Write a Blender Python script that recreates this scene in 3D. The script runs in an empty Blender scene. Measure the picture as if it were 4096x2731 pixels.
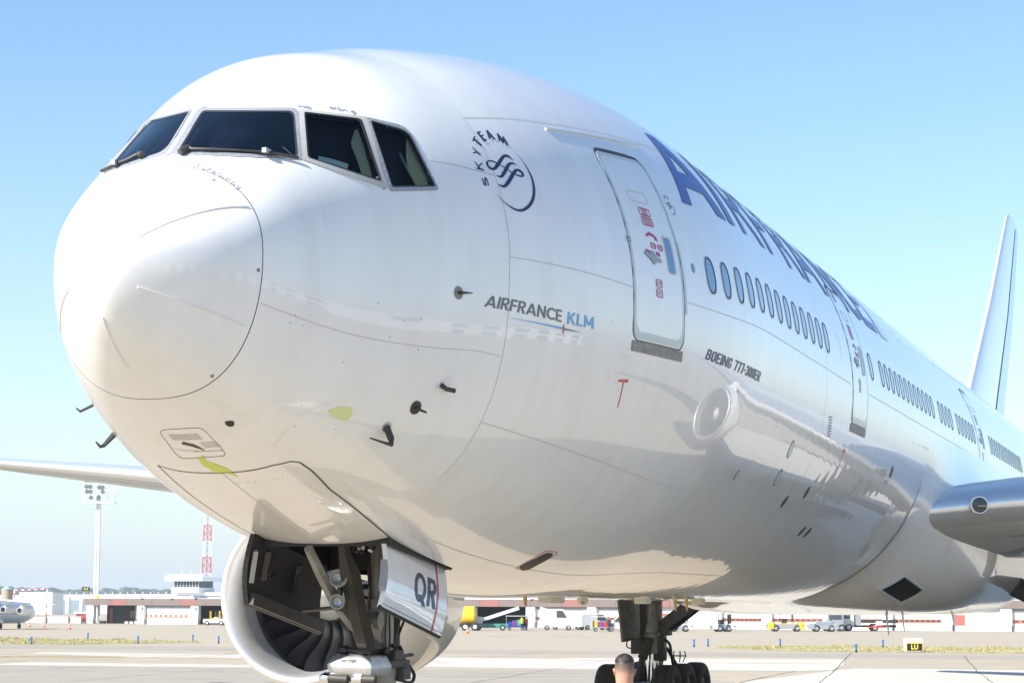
import bpy, bmesh, math, random
import numpy as np
from mathutils import Vector, Matrix, geometry
rng = random.Random(7)
SC = bpy.context.scene
COL = SC.collection
H0 = 5.86                      # height of the fuselage axis above the apron

# ------------------------------------------------------------------ camera, sky, sun, exposure
cam = bpy.data.cameras.new('camera')
cam.sensor_width = 36.0
cam.lens = 74.9
cam.clip_start = 0.1
cam.clip_end = 20000
camo = bpy.data.objects.new('camera', cam)
COL.objects.link(camo)
_f = Vector((0.93858473, 0.32177598, 0.12457496)).normalized()
_r = Vector((0.32378496, -0.94612079, 0.00432932)).normalized()
_u = _r.cross(_f).normalized()
_r = _f.cross(_u)
camo.matrix_world = Matrix(((_r.x, _u.x, -_f.x, -14.541), (_r.y, _u.y, -_f.y, -8.459), (_r.z, _u.z, -_f.z, 2.622), (0, 0, 0, 1)))
SC.camera = camo

HAZE_D = 0.00016
HAZE_H, HAZE_C, SKY_SAT, SKY_VAL = .09, (3.6, 4.3, 5.15), 1.16, 1.3
SUN_AZ, SUN_EL = math.radians(143), math.radians(36.5)
sdir = Vector((math.cos(SUN_AZ) * math.cos(SUN_EL), math.sin(SUN_AZ) * math.cos(SUN_EL), math.sin(SUN_EL)))
world = bpy.data.worlds.new('World')
SC.world = world
world.use_nodes = True
wn = world.node_tree.nodes
wl = world.node_tree.links
wn.clear()
sky = wn.new('ShaderNodeTexSky')
sky.sky_type = 'NISHITA'
sky.sun_disc = False
sky.sun_elevation = SUN_EL
sky.sun_rotation = math.atan2(sdir.x, sdir.y)
sky.altitude = 100
sky.air_density = 1.0
sky.dust_density = 0.35
sky.ozone_density = 1.0
bg = wn.new('ShaderNodeBackground')
bg.inputs['Strength'].default_value = 0.085
wo = wn.new('ShaderNodeOutputWorld')
# pale summer haze towards the horizon, the same all the way round
tcw = wn.new('ShaderNodeTexCoord')
spw = wn.new('ShaderNodeSeparateXYZ')
mrw = wn.new('ShaderNodeMath')
mrw.operation = 'ABSOLUTE'
mlw = wn.new('ShaderNodeMath')
mlw.operation = 'MULTIPLY'
mlw.inputs[1].default_value = -1 / HAZE_H
exw = wn.new('ShaderNodeMath')
exw.operation = 'EXPONENT'
mxw = wn.new('ShaderNodeMix')
mxw.data_type = 'RGBA'
mxw.inputs[7].default_value = (*HAZE_C, 1)
hsw = wn.new('ShaderNodeHueSaturation')
hsw.inputs['Saturation'].default_value = SKY_SAT
hsw.inputs['Value'].default_value = SKY_VAL
wl.new(tcw.outputs['Generated'], spw.inputs[0])
wl.new(spw.outputs['Z'], mrw.inputs[0])
wl.new(mrw.outputs[0], mlw.inputs[0])
wl.new(mlw.outputs[0], exw.inputs[0])
wl.new(exw.outputs[0], mxw.inputs[0])
wl.new(sky.outputs[0], hsw.inputs['Color'])
wl.new(hsw.outputs[0], mxw.inputs[6])
wl.new(mxw.outputs[2], bg.inputs[0])
wl.new(bg.outputs[0], wo.inputs[0])
sun = bpy.data.lights.new('sun', 'SUN')
sun.energy = 5.0
sun.angle = math.radians(0.53)
sun.color = (1.0, 0.95, 0.87)
suno = bpy.data.objects.new('sun', sun)
COL.objects.link(suno)
suno.rotation_euler = (-sdir).to_track_quat('-Z', 'Y').to_euler()
SC.view_settings.view_transform = 'Standard'
SC.view_settings.look = 'None'
SC.view_settings.gamma = 1.0
SC.view_settings.use_curve_mapping = False
SC.view_settings.exposure = 0.98
SC.render.engine = 'CYCLES'
SC.cycles.use_denoising = True
SC.cycles.max_bounces = 8
SC.cycles.diffuse_bounces = 4
SC.cycles.glossy_bounces = 4
SC.cycles.transparent_max_bounces = 12
SC.cycles.caustics_reflective = False
SC.cycles.caustics_refractive = False

# ------------------------------------------------------------------ helpers
def link(name, me, parent=None, mat=None, **kw):
    o = bpy.data.objects.new(name, me)
    COL.objects.link(o)
    if parent is not None:
        o.parent = parent
    if mat is not None and me is not None:
        me.materials.append(mat)
    for k, v in kw.items():
        o[k] = v
    return o

def thing(name, label, cat, loc=(0, 0, 0), rz=0.0, group=None):
    o = bpy.data.objects.new(name, None)
    o.empty_display_size = 0.3
    COL.objects.link(o)
    o.location = loc
    o.rotation_euler = (0, 0, rz)
    o['label'] = label
    o['category'] = cat
    if group:
        o['group'] = group
    return o

def copy_tree(o, loc, rz=None, label=None, parent=None, top=True):
    c = o.copy()
    COL.objects.link(c)
    if top:
        c.location = loc
        if rz is not None:
            c.rotation_euler = (0, 0, rz)
        if label:
            c['label'] = label
    else:
        c.parent = parent
    for ch in list(o.children):
        copy_tree(ch, None, None, None, c, False)
    return c

def mesh(name, verts, faces, smooth=False):
    me = bpy.data.meshes.new(name)
    me.from_pydata([tuple(v) for v in verts], [], [tuple(f) for f in faces])
    if smooth:
        me.polygons.foreach_set('use_smooth', [True] * len(me.polygons))
    me.update()
    return me

class MB:
    """collects shapes into one mesh object"""
    def __init__(s):
        s.v, s.f = [], []
    def add(s, v, f):
        n = len(s.v)
        s.v += [tuple(p) for p in v]
        s.f += [tuple(i + n for i in q) for q in f]
        return s
    def box(s, x0, x1, y0, y1, z0, z1, M=None, taper=None):
        v = [(x0, y0, z0), (x1, y0, z0), (x1, y1, z0), (x0, y1, z0), (x0, y0, z1), (x1, y0, z1), (x1, y1, z1), (x0, y1, z1)]
        if taper:
            cx, cy = (x0 + x1) / 2, (y0 + y1) / 2
            v = v[:4] + [(cx + (a - cx) * taper, cy + (b - cy) * taper, c) for a, b, c in v[4:]]
        if M is not None:
            v = [tuple(M @ Vector(p)) for p in v]
        return s.add(v, [(0, 3, 2, 1), (4, 5, 6, 7), (0, 1, 5, 4), (1, 2, 6, 5), (2, 3, 7, 6), (3, 0, 4, 7)])
    def bar(s, a, b, w, h=None, n=4, r2=None):
        """straight bar or tube from a to b"""
        a, b = Vector(a), Vector(b)
        d = (b - a).normalized()
        up = Vector((0, 0, 1)) if abs(d.z) < .95 else Vector((1, 0, 0))
        x = d.cross(up).normalized()
        y = d.cross(x).normalized()
        h = w if h is None else h
        k = 1.0 if r2 is None else r2 / w
        v = []
        off = math.pi / 4 if n == 4 else 0
        sc = math.sqrt(2) if n == 4 else 1
        for i in range(n):
            t = 2 * math.pi * i / n + off
            q = x * (math.cos(t) * w * sc) + y * (math.sin(t) * h * sc)
            v.append(a + q)
            v.append(b + q * k)
        f = [(2 * i, 2 * ((i + 1) % n), 2 * ((i + 1) % n) + 1, 2 * i + 1) for i in range(n)]
        f += [tuple(2 * i for i in range(n))[::-1], tuple(2 * i + 1 for i in range(n))]
        return s.add(v, f)
    def tube(s, pts, r, n=8):
        """bent tube through the points"""
        P = [Vector(p) for p in pts]
        m = len(P)
        rr = r if hasattr(r, '__len__') else [r] * m
        v = []
        pu = None
        for i, p in enumerate(P):
            d = (P[min(i + 1, m - 1)] - P[max(i - 1, 0)]).normalized()
            if pu is None:
                pu = Vector((0, 0, 1)) if abs(d.z) < .9 else Vector((1, 0, 0))
            x = d.cross(pu).normalized()
            y = x.cross(d).normalized()
            pu = y
            for j in range(n):
                t = 2 * math.pi * j / n
                v.append(p + x * (math.cos(t) * rr[i]) + y * (math.sin(t) * rr[i]))
        f = []
        for i in range(m - 1):
            for j in range(n):
                k = (j + 1) % n
                f.append((i * n + j, i * n + k, (i + 1) * n + k, (i + 1) * n + j))
        f.append(tuple(range(n))[::-1])
        f.append(tuple((m - 1) * n + j for j in range(n)))
        return s.add(v, f)
    def lathe(s, prof, c, axis, n=48, cap=False):
        """profile (along, radius) turned round the axis through c"""
        c = Vector(c)
        a = Vector(axis).normalized()
        up = Vector((0, 0, 1)) if abs(a.z) < .9 else Vector((1, 0, 0))
        x = a.cross(up).normalized()
        y = a.cross(x).normalized()
        v, f = [], []
        for (l, r) in prof:
            for j in range(n):
                t = 2 * math.pi * j / n
                v.append(c + a * l + x * (math.cos(t) * r) + y * (math.sin(t) * r))
        for i in range(len(prof) - 1):
            for j in range(n):
                k = (j + 1) % n
                f.append((i * n + j, (i + 1) * n + j, (i + 1) * n + k, i * n + k))
        if cap:
            f.append(tuple(range(n)))
            f.append(tuple((len(prof) - 1) * n + j for j in range(n))[::-1])
        return s.add(v, f)
    def loft(s, secs, close=True, caps=True):
        n = len(secs[0])
        v, f = [], []
        for q in secs:
            v += list(q)
        e = n if close else n - 1
        for i in range(len(secs) - 1):
            for j in range(e):
                k = (j + 1) % n
                f.append((i * n + j, i * n + k, (i + 1) * n + k, (i + 1) * n + j))
        if caps and close:
            f.append(tuple(range(n))[::-1])
            f.append(tuple((len(secs) - 1) * n + j for j in range(n)))
        return s.add(v, f)
    def me(s, name, smooth=False, fix=True, sharp=None, bevel=0):
        m = mesh(name, s.v, s.f)
        if fix or bevel:
            b = bmesh.new()
            b.from_mesh(m)
            if bevel:
                bmesh.ops.bevel(b, geom=list(b.edges), offset=bevel, segments=2, profile=.6, affect='EDGES', clamp_overlap=True)
            bmesh.ops.recalc_face_normals(b, faces=b.faces)
            b.to_mesh(m)
            b.free()
        if smooth:
            m.polygons.foreach_set('use_smooth', [True] * len(m.polygons))
            if sharp is not None:
                m.set_sharp_from_angle(angle=math.radians(sharp))
        return m
    def obj(s, name, mat, parent=None, smooth=False, sharp=40, bevel=0, **kw):
        return link(name, s.me(name, smooth, True, sharp, bevel), parent, mat, **kw)

def rpoly(x0, x1, y0, y1, r, n=5):
    out = []
    for cx, cy, a in ((x1 - r, y1 - r, 0), (x0 + r, y1 - r, 90), (x0 + r, y0 + r, 180), (x1 - r, y0 + r, 270)):
        for i in range(n):
            t = math.radians(a + 90 * i / (n - 1))
            out.append((cx + r * math.cos(t), cy + r * math.sin(t)))
    return out

# ------------------------------------------------------------------ materials
def mat(name, col, rough=.5, metal=0.0, coat=0.0, var=0.0, vscale=3.0, bump=0.0, bscale=20.0, ior=1.5, stretch=None, var2=None, emit=None, spec=.5):
    m = bpy.data.materials.new(name)
    m.use_nodes = True
    nt = m.node_tree
    b = nt.nodes['Principled BSDF']
    b.inputs['Base Color'].default_value = (*col, 1)
    b.inputs['Roughness'].default_value = rough
    b.inputs['Metallic'].default_value = metal
    b.inputs['IOR'].default_value = ior
    b.inputs['Coat Weight'].default_value = coat
    b.inputs['Coat Roughness'].default_value = .02
    b.inputs['Coat IOR'].default_value = 1.55
    b.inputs['Specular IOR Level'].default_value = spec
    tc = nt.nodes.new('ShaderNodeTexCoord')
    mp = nt.nodes.new('ShaderNodeMapping')
    nt.links.new(tc.outputs['Object'], mp.inputs[0])
    if stretch:
        mp.inputs['Scale'].default_value = stretch
    if var or var2:
        nz = nt.nodes.new('ShaderNodeTexNoise')
        nz.inputs['Scale'].default_value = vscale
        nz.inputs['Detail'].default_value = 6
        nz.inputs['Roughness'].default_value = .65
        nt.links.new(mp.outputs[0], nz.inputs['Vector'])
        rp = nt.nodes.new('ShaderNodeValToRGB')
        rp.color_ramp.elements[0].position = .3
        rp.color_ramp.elements[1].position = .72
        c2 = var2 if var2 else tuple(c * (1 - var) for c in col)
        rp.color_ramp.elements[0].color = (*c2, 1)
        rp.color_ramp.elements[1].color = (*[min(1, c * (1 + var * .5)) for c in col], 1)
        nt.links.new(nz.outputs['Fac'], rp.inputs[0])
        nt.links.new(rp.outputs[0], b.inputs['Base Color'])
    if bump:
        n2 = nt.nodes.new('ShaderNodeTexNoise')
        n2.inputs['Scale'].default_value = bscale
        n2.inputs['Detail'].default_value = 3
        nt.links.new(mp.outputs[0], n2.inputs['Vector'])
        bp = nt.nodes.new('ShaderNodeBump')
        bp.inputs['Strength'].default_value = 1
        bp.inputs['Distance'].default_value = bump
        nt.links.new(n2.outputs['Fac'], bp.inputs['Height'])
        nt.links.new(bp.outputs[0], b.inputs['Normal'])
        if coat:
            nt.links.new(bp.outputs[0], b.inputs['Coat Normal'])
    if emit:
        b.inputs['Emission Color'].default_value = (*emit[0], 1)
        b.inputs['Emission Strength'].default_value = emit[1]
    return m

def paint_white():
    """gloss white aircraft paint: faint streaks, frame-bay waviness in the reflections"""
    m = mat('aircraft_white', (.80, .80, .795), rough=.28, coat=.9)
    nt = m.node_tree
    b = nt.nodes['Principled BSDF']
    tc = nt.nodes['Texture Coordinate']
    mp = nt.nodes.new('ShaderNodeMapping')
    mp.inputs['Scale'].default_value = (1.1, .8, .35)
    nz = nt.nodes.new('ShaderNodeTexNoise')
    nz.inputs['Scale'].default_value = 3.0
    nz.inputs['Detail'].default_value = 7
    nz.inputs['Roughness'].default_value = .6
    rp = nt.nodes.new('ShaderNodeValToRGB')
    rp.color_ramp.elements[0].position = .28
    rp.color_ramp.elements[1].position = .6
    rp.color_ramp.elements[0].color = (.765, .762, .752, 1)
    rp.color_ramp.elements[1].color = (.81, .81, .805, 1)
    nt.links.new(tc.outputs['Object'], mp.inputs[0])
    nt.links.new(mp.outputs[0], nz.inputs['Vector'])
    nt.links.new(nz.outputs['Fac'], rp.inputs[0])
    m2 = nt.nodes.new('ShaderNodeMapping')
    m2.inputs['Scale'].default_value = (3.6, 1.4, .3)
    n3 = nt.nodes.new('ShaderNodeTexNoise')
    n3.inputs['Scale'].default_value = 1.0
    n3.inputs['Detail'].default_value = 5
    r3 = nt.nodes.new('ShaderNodeValToRGB')
    r3.color_ramp.elements[0].position = .30
    r3.color_ramp.elements[1].position = .50
    r3.color_ramp.elements[0].color = (.965, .96, .95, 1)
    r3.color_ramp.elements[1].color = (1, 1, 1, 1)
    mm = nt.nodes.new('ShaderNodeMix')
    mm.data_type = 'RGBA'
    mm.blend_type = 'MULTIPLY'
    mm.inputs[0].default_value = 1
    nt.links.new(tc.outputs['Object'], m2.inputs[0])
    nt.links.new(m2.outputs[0], n3.inputs['Vector'])
    nt.links.new(n3.outputs['Fac'], r3.inputs[0])
    nt.links.new(rp.outputs[0], mm.inputs[6])
    nt.links.new(r3.outputs[0], mm.inputs[7])
    nt.links.new(mm.outputs[2], b.inputs['Base Color'])
    # waviness: skin bays between frames, mostly along the fuselage
    sp = nt.nodes.new('ShaderNodeMapping')
    sp.inputs['Scale'].default_value = (1.2, .5, .5)
    w1 = nt.nodes.new('ShaderNodeTexNoise')
    w1.inputs['Scale'].default_value = 1.0
    w1.inputs['Detail'].default_value = 1.5
    nt.links.new(tc.outputs['Object'], sp.inputs[0])
    nt.links.new(sp.outputs[0], w1.inputs['Vector'])
    bp = nt.nodes.new('ShaderNodeBump')
    bp.inputs['Strength'].default_value = 1
    bp.inputs['Distance'].default_value = .0022
    nt.links.new(w1.outputs['Fac'], bp.inputs['Height'])
    # frame bays: a shallow ripple every 53 cm along the constant section
    sx = nt.nodes.new('ShaderNodeSeparateXYZ')
    nt.links.new(tc.outputs['Object'], sx.inputs[0])
    def mth(op, a_, b__):
        n_ = nt.nodes.new('ShaderNodeMath')
        n_.operation = op
        for i_, v_ in ((0, a_), (1, b__)):
            if v_ is None:
                continue
            if isinstance(v_, (int, float)):
                n_.inputs[i_].default_value = v_
            else:
                nt.links.new(v_, n_.inputs[i_])
        return n_.outputs[0]
    ph = mth('MULTIPLY', sx.outputs['X'], 2 * math.pi / .5334)
    sn = mth('ABSOLUTE', mth('SINE', mth('MULTIPLY', ph, .5), None), None)
    mr = nt.nodes.new('ShaderNodeMapRange')
    mr.interpolation_type = 'SMOOTHSTEP'
    mr.inputs['From Min'].default_value = 8
    mr.inputs['From Max'].default_value = 13
    nt.links.new(sx.outputs['X'], mr.inputs['Value'])
    hh = mth('MULTIPLY', sn, mr.outputs[0])
    hh = mth('MULTIPLY', mth('MULTIPLY', hh, .55), w1.outputs['Fac'])
    hh = mth('ADD', hh, w1.outputs['Fac'])
    nt.links.new(hh, bp.inputs['Height'])
    nt.links.new(bp.outputs[0], b.inputs['Coat Normal'])
    return m

M = {}
M['white'] = paint_white()
M['panel_grey'] = mat('door_edge_grey', (.50, .56, .58), .35, coat=.4)
M['belt'] = mat('window_belt_metal', (.33, .35, .38), .42, metal=.25, var=.12, vscale=4)
M['belt2'] = mat('window_post_paint', (.42, .42, .395), .4, var=.1, vscale=4)
M['seal'] = mat('black_seal', (.02, .02, .024), .5)
M['dark'] = mat('dark_void', (.012, .012, .013), .8)
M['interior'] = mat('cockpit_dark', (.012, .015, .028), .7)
M['tan'] = mat('window_lining', (.52, .50, .36), .6)
M['paper'] = mat('sheet_pale', (.70, .85, .90), .5)
M['line'] = mat('panel_joint', (.50, .49, .47), .6)
M['line_dark'] = mat('joint_dark', (.05, .05, .045), .6)
M['line_cream'] = mat('joint_cream', (.62, .56, .46), .6)
M['navy'] = mat('navy_print', (.006, .010, .075), .4, coat=.15)
M['navy_big'] = mat('blue_print', (.004, .05, .34), .4, coat=.22)
M['accent'] = mat('accent_print', (.40, .10, .20), .35, coat=1.0)
M['cyan'] = mat('cyan_print', (.03, .33, .68), .3, coat=.6)
M['red'] = mat('red_print', (.55, .015, .03), .35, coat=.5)
M['crimson'] = mat('crimson_print', (.42, .012, .11), .4)
M['charcoal'] = mat('charcoal_print', (.055, .052, .07), .3, coat=.6)
M['teal'] = mat('teal_print', (.02, .28, .26), .5)
M['lime'] = mat('primer_green', (.62, .72, .12), .5, var=.1, vscale=9)
M['pale_lime'] = mat('primer_pale', (.70, .74, .36), .5, var=.08, vscale=9)
M['sill'] = mat('sill_plate', (.26, .245, .225), .5, var=.4, vscale=8)
M['pane'] = mat('cabin_pane', (.045, .16, .36), .06, coat=.6, ior=1.5)
M['lip'] = mat('bare_metal_lip', (.86, .86, .87), .5, metal=1.0, var=.05, vscale=2)
M['polish'] = mat('polished_slat', (.84, .84, .84), .25, metal=.7, var=.04, vscale=2, bump=.004, bscale=1.4)
M['wing'] = mat('wing_grey', (.50, .51, .50), .42, coat=.25, var=.1, vscale=1.2)
M['wing_dark'] = mat('flap_grey', (.13, .13, .14), .5)
M['duct'] = mat('inlet_liner', (.36, .37, .38), .45, var=.08, vscale=4)
M['duct2'] = mat('fan_case', (.08, .08, .085), .5)
M['blade'] = mat('fan_blade', (.018, .018, .02), .45, var=.12, vscale=3)
M['spinner'] = mat('spinner_white', (.72, .70, .64), .35)
M['gear'] = mat('gear_steel', (.27, .255, .23), .45, metal=.25, var=.35, vscale=5)
M['gear_dark'] = mat('gear_dark', (.05, .046, .04), .55, var=.4, vscale=6)
M['gear_brown'] = mat('gear_brown', (.027, .022, .017), .5, var=.3, vscale=5)
M['alloy'] = mat('cast_alloy', (.55, .55, .56), .42, metal=.75, var=.2, vscale=9)
M['chrome'] = mat('polished_steel', (.75, .76, .78), .12, metal=1.0)
M['rubber'] = mat('tyre_rubber', (.020, .019, .018), .75, var=.3, vscale=7)
M['tyre_dust'] = mat('tyre_dusty', (.045, .042, .037), .8, var=.35, vscale=6)
M['hose'] = mat('black_hose', (.012, .012, .012), .45)
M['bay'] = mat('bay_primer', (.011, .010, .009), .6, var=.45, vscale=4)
M['lamp'] = mat('lamp_glass', (.30, .33, .34), .06, metal=.4, coat=1.0)
M['wlens'] = mat('landing_lens', (.03, .035, .035), .05, coat=.6)
M['brass'] = mat('brass_mast', (.45, .30, .10), .4, metal=.5)
M['cream'] = mat('antenna_cream', (.62, .58, .48), .45)
M['black'] = mat('black_paint', (.012, .012, .012), .5)
M['fin_blue'] = mat('fin_pale_blue', (.30, .60, .78), .3, coat=.5)
M['fin_grey'] = mat('fin_shade_grey', (.60, .64, .74), .3, coat=.5)

def glass_mat(name, tint, ior=1.5, shine=1.0):
    m = bpy.data.materials.new(name)
    m.use_nodes = True
    nt = m.node_tree
    nt.nodes.clear()
    out = nt.nodes.new('ShaderNodeOutputMaterial')
    tr = nt.nodes.new('ShaderNodeBsdfTransparent')
    tr.inputs[0].default_value = (*tint, 1)
    gl = nt.nodes.new('ShaderNodeBsdfGlossy')
    gl.inputs['Roughness'].default_value = .015
    gl.inputs[0].default_value = (shine, shine, shine, 1)
    fr = nt.nodes.new('ShaderNodeFresnel')
    fr.inputs[0].default_value = ior
    mx = nt.nodes.new('ShaderNodeMixShader')
    nt.links.new(fr.outputs[0], mx.inputs[0])
    nt.links.new(tr.outputs[0], mx.inputs[1])
    nt.links.new(gl.outputs[0], mx.inputs[2])
    nt.links.new(mx.outputs[0], out.inputs[0])
    return m
M['glass'] = glass_mat('cockpit_glass', (.60, .66, .62), 1.2)
M['glass_front'] = glass_mat('windshield_glass', (.30, .34, .44), 1.55)

# ------------------------------------------------------------------ fuselage surface
X0, LN = 0.0666, 11.0
_KT = np.array([0, .14, .28, .41, .54, .66, .78, .89, 1.0])
_KF = np.linspace(0, 1, 18)
_ZT = np.array([-0.6211,-0.2742,0.3393,1.1063,1.9270,2.3751,2.7939,3.0478,3.1000])
_ZB = np.array([-0.6211,-1.0434,-1.4834,-1.9203,-2.3096,-2.6843,-2.9622,-3.1039,-3.1000])
_W = np.array([0.0000,0.3936,0.9180,1.3375,1.8627,2.3751,2.7659,3.0426,3.1000])
_ZM = np.array([-0.6211,-0.5016,-0.4201,-0.3911,-0.2668,-0.1522,-0.1024,-0.0683,0.0000])
_DZ = np.array([0.0000,-0.0098,-0.0178,-0.0211,-0.0199,-0.0000,0.0013,-0.0236,-0.0113,0.0146,-0.0281,0.0092,0.0111,-0.0006,-0.0073,0.0003,0.0147,0.0000])
_DW = np.array([0.0000,-0.0061,-0.0113,-0.0137,-0.0129,0.0005,0.0049,-0.0021,-0.0071,0.0038,0.0026,0.0015,0.0001,-0.0003,0.0011,0.0035,0.0042,0.0000])

def spl(k, vals):
    """cubic spline: natural at 0, flat at 1"""
    n = len(k)
    h = np.diff(k)
    A = np.zeros((n, n))
    B = np.zeros(n)
    A[0, 0] = 1
    for i in range(1, n - 1):
        A[i, i - 1] = h[i - 1]
        A[i, i] = 2 * (h[i - 1] + h[i])
        A[i, i + 1] = h[i]
        B[i] = 6 * ((vals[i + 1] - vals[i]) / h[i] - (vals[i] - vals[i - 1]) / h[i - 1])
    A[-1, -1] = 2 * h[-1]
    A[-1, -2] = h[-1]
    B[-1] = -6 * (vals[-1] - vals[-2]) / h[-1]
    m = np.linalg.solve(A, B)
    def f(t):
        j = np.clip(np.searchsorted(k, t) - 1, 0, n - 2)
        hh = h[j]
        a = (k[j + 1] - t) / hh
        b = (t - k[j]) / hh
        return a * vals[j] + b * vals[j + 1] + ((a**3 - a) * m[j] + (b**3 - b) * m[j + 1]) * hh * hh / 6
    return f
_fzt, _fzb, _fw, _fzm, _fdz, _fdw = spl(_KT, _ZT), spl(_KT, _ZB), spl(_KT, _W), spl(_KT, _ZM), spl(_KF, _DZ), spl(_KF, _DW)

def S0(X, psi):
    """point of the skin at station X (m aft of the nose) and angle psi (0 = port side, +90 deg = crown)"""
    X = np.asarray(X, float)
    psi = np.asarray(psi, float)
    X, psi = np.broadcast_arrays(X, psi)
    t = np.sqrt(np.clip((X - X0) / LN, 0, 1))
    ZT, ZB, W, ZM = _fzt(t) + _fdz(t), _fzb(t), _fw(t) + _fdw(t), _fzm(t)
    g = np.exp(-((t - .45) / .25)**2)
    nu, nl = 2 + .17113 * g, 2 + .57431 * g
    k = np.clip((X - 50) / 23.2, 0, 1)          # tail cone
    ZT = ZT - .55 * k**2.2
    ZB = ZB + 4.9 * k**1.5
    W = W * (1 - .93 * k**1.75)
    ZM = ZM + 2.1 * k**1.6
    c, s = np.cos(psi), np.sin(psi)
    g = s * (1.5 - .5 * s * s)                   # blends the upper and lower halves without a crease
    e = (1 / nu + 1 / nl) + (1 / nu - 1 / nl) * g
    y = -W * np.sign(c) * np.abs(c)**e
    z = ZM + ((ZT - ZB) / 2 + (ZT + ZB - 2 * ZM) / 2 * g) * np.sign(s) * np.abs(s)**e
    return np.stack([X, y, z + H0], -1)

def S(X, psi, off=0.0, base=S0):
    p = base(X, psi)
    if np.ndim(off) == 0 and off == 0:
        return p
    e = 2e-3
    a = base(np.asarray(X) + e, psi) - base(np.maximum(np.asarray(X) - e, X0 + 1e-5), psi)
    b = base(X, np.asarray(psi) + e) - base(X, np.asarray(psi) - e)
    n = np.cross(a, b)
    n /= np.linalg.norm(n, axis=-1, keepdims=True) + 1e-12
    return p + n * np.asarray(off)[..., None] if np.ndim(off) else p + n * off

def smooth(a, b, x):
    t = np.clip((x - a) / (b - a), 0, 1)
    return t * t * (3 - 2 * t)

def F0(X, psi):
    """wing-to-body fairing: the round skin swells into a boxy flat-bottomed section"""
    p = S0(X, psi)
    X, psi = np.broadcast_arrays(np.asarray(X, float), np.asarray(psi, float))
    q = np.where(psi < -math.pi / 2, -math.pi - psi, psi)
    k = smooth(24.1, 30.6, X) * (1 - smooth(36.5, 47, X))
    n = 2 + 3.6 * k
    c, s_ = np.abs(np.cos(q)) + 1e-9, np.abs(np.sin(q)) + 1e-9
    r = 1 / ((c / (3.1 + .62 * k))**n + (s_ / (3.1 + .21 * k))**n)**(1 / n)
    d = (r - 3.1) * smooth(.10, -.45, q) + .02 * smooth(24.5, 26.5, X) - .004
    nv = np.stack([0 * X, -np.cos(psi), np.sin(psi)], -1)
    return p + nv * d[..., None]

def in_poly(P, x, y):
    n = len(P)
    c = np.zeros(np.shape(x), bool)
    j = n - 1
    for i in range(n):
        xi, yi = P[i]
        xj, yj = P[j]
        c ^= ((yi > y) != (yj > y)) & (x < (xj - xi) * (y - yi) / (yj - yi + 1e-12) + xi)
        j = i
    return c

plane = thing('airliner', 'large white twin-engine airliner parked nose towards the camera with its nose gear doors open', 'airplane')

def grid_skin(name, xs, ps, holes, mat_, parent, base=S0, wrap=True, off=0.0):
    xs, ps = np.asarray(xs), np.asarray(ps)
    nx, npn = len(xs), len(ps)
    V = S(np.repeat(xs, npn), np.tile(ps, nx), off, base)
    q = npn if wrap else npn - 1
    i, j = np.meshgrid(np.arange(nx - 1), np.arange(q), indexing='ij')
    k = (j + 1) % npn
    Fq = np.stack([i * npn + j, i * npn + k, (i + 1) * npn + k, (i + 1) * npn + j], -1).reshape(-1, 4)
    if holes:
        cx = ((xs[:-1] + xs[1:]) / 2)[i].ravel()
        pn = np.where(j + 1 < npn, ps[k], ps[0] + 2 * math.pi)
        cp = ((ps[j] + pn) / 2).ravel()
        kill = np.zeros(len(cx), bool)
        for h in holes:
            for sh in (0, 2 * math.pi, -2 * math.pi):
                kill |= h(cx, cp + sh)
        Fq = Fq[~kill]
    me = mesh(name, V, Fq, True)
    return link(name, me, parent, mat_)

# outlines of the cockpit glazing etc. on the skin: (station, angle)
g2=[[1.853,1.594],[1.885,1.596],[1.902,1.591],[1.905,1.58],[1.89,1.496],[1.899,1.409],[1.928,1.327],[1.974,1.25],[2.035,1.179],[2.107,1.114],[2.118,1.095],[2.109,1.075],[2.08,1.052],[2.019,1.012],[1.961,0.972],[1.906,0.931],[1.853,0.89],[1.804,0.848],[1.757,0.805],[1.742,0.794],[1.726,0.791],[1.71,0.794],[1.569,0.869],[1.448,0.957],[1.35,1.06],[1.278,1.179],[1.235,1.314],[1.225,1.462],[1.231,1.481],[1.249,1.496],[1.278,1.504],[1.361,1.519],[1.449,1.534],[1.544,1.55],[1.644,1.566],[1.748,1.58]]
f2=[[1.919,1.648],[1.964,1.649],[1.987,1.64],[1.987,1.621],[1.962,1.531],[1.963,1.438],[1.99,1.349],[2.037,1.266],[2.101,1.19],[2.18,1.119],[2.192,1.1],[2.182,1.078],[2.151,1.053],[2.078,1.006],[2.01,0.959],[1.946,0.911],[1.886,0.862],[1.83,0.812],[1.778,0.762],[1.761,0.75],[1.743,0.745],[1.723,0.749],[1.554,0.829],[1.409,0.927],[1.295,1.045],[1.215,1.185],[1.172,1.345],[1.171,1.521],[1.178,1.538],[1.194,1.55],[1.219,1.556],[1.316,1.567],[1.422,1.579],[1.537,1.595],[1.66,1.613],[1.789,1.631]]
g3=[[2.187,1.013],[2.202,1.021],[2.215,1.022],[2.226,1.017],[2.274,0.981],[2.325,0.946],[2.379,0.913],[2.437,0.881],[2.498,0.852],[2.561,0.824],[2.579,0.812],[2.585,0.798],[2.577,0.782],[2.538,0.725],[2.506,0.67],[2.481,0.615],[2.462,0.561],[2.449,0.508],[2.442,0.456],[2.437,0.447],[2.426,0.444],[2.408,0.448],[2.306,0.483],[2.207,0.522],[2.112,0.564],[2.022,0.609],[1.937,0.658],[1.858,0.711],[1.847,0.723],[1.847,0.737],[1.858,0.752],[1.904,0.797],[1.954,0.841],[2.007,0.885],[2.063,0.928],[2.123,0.971]]
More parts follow.
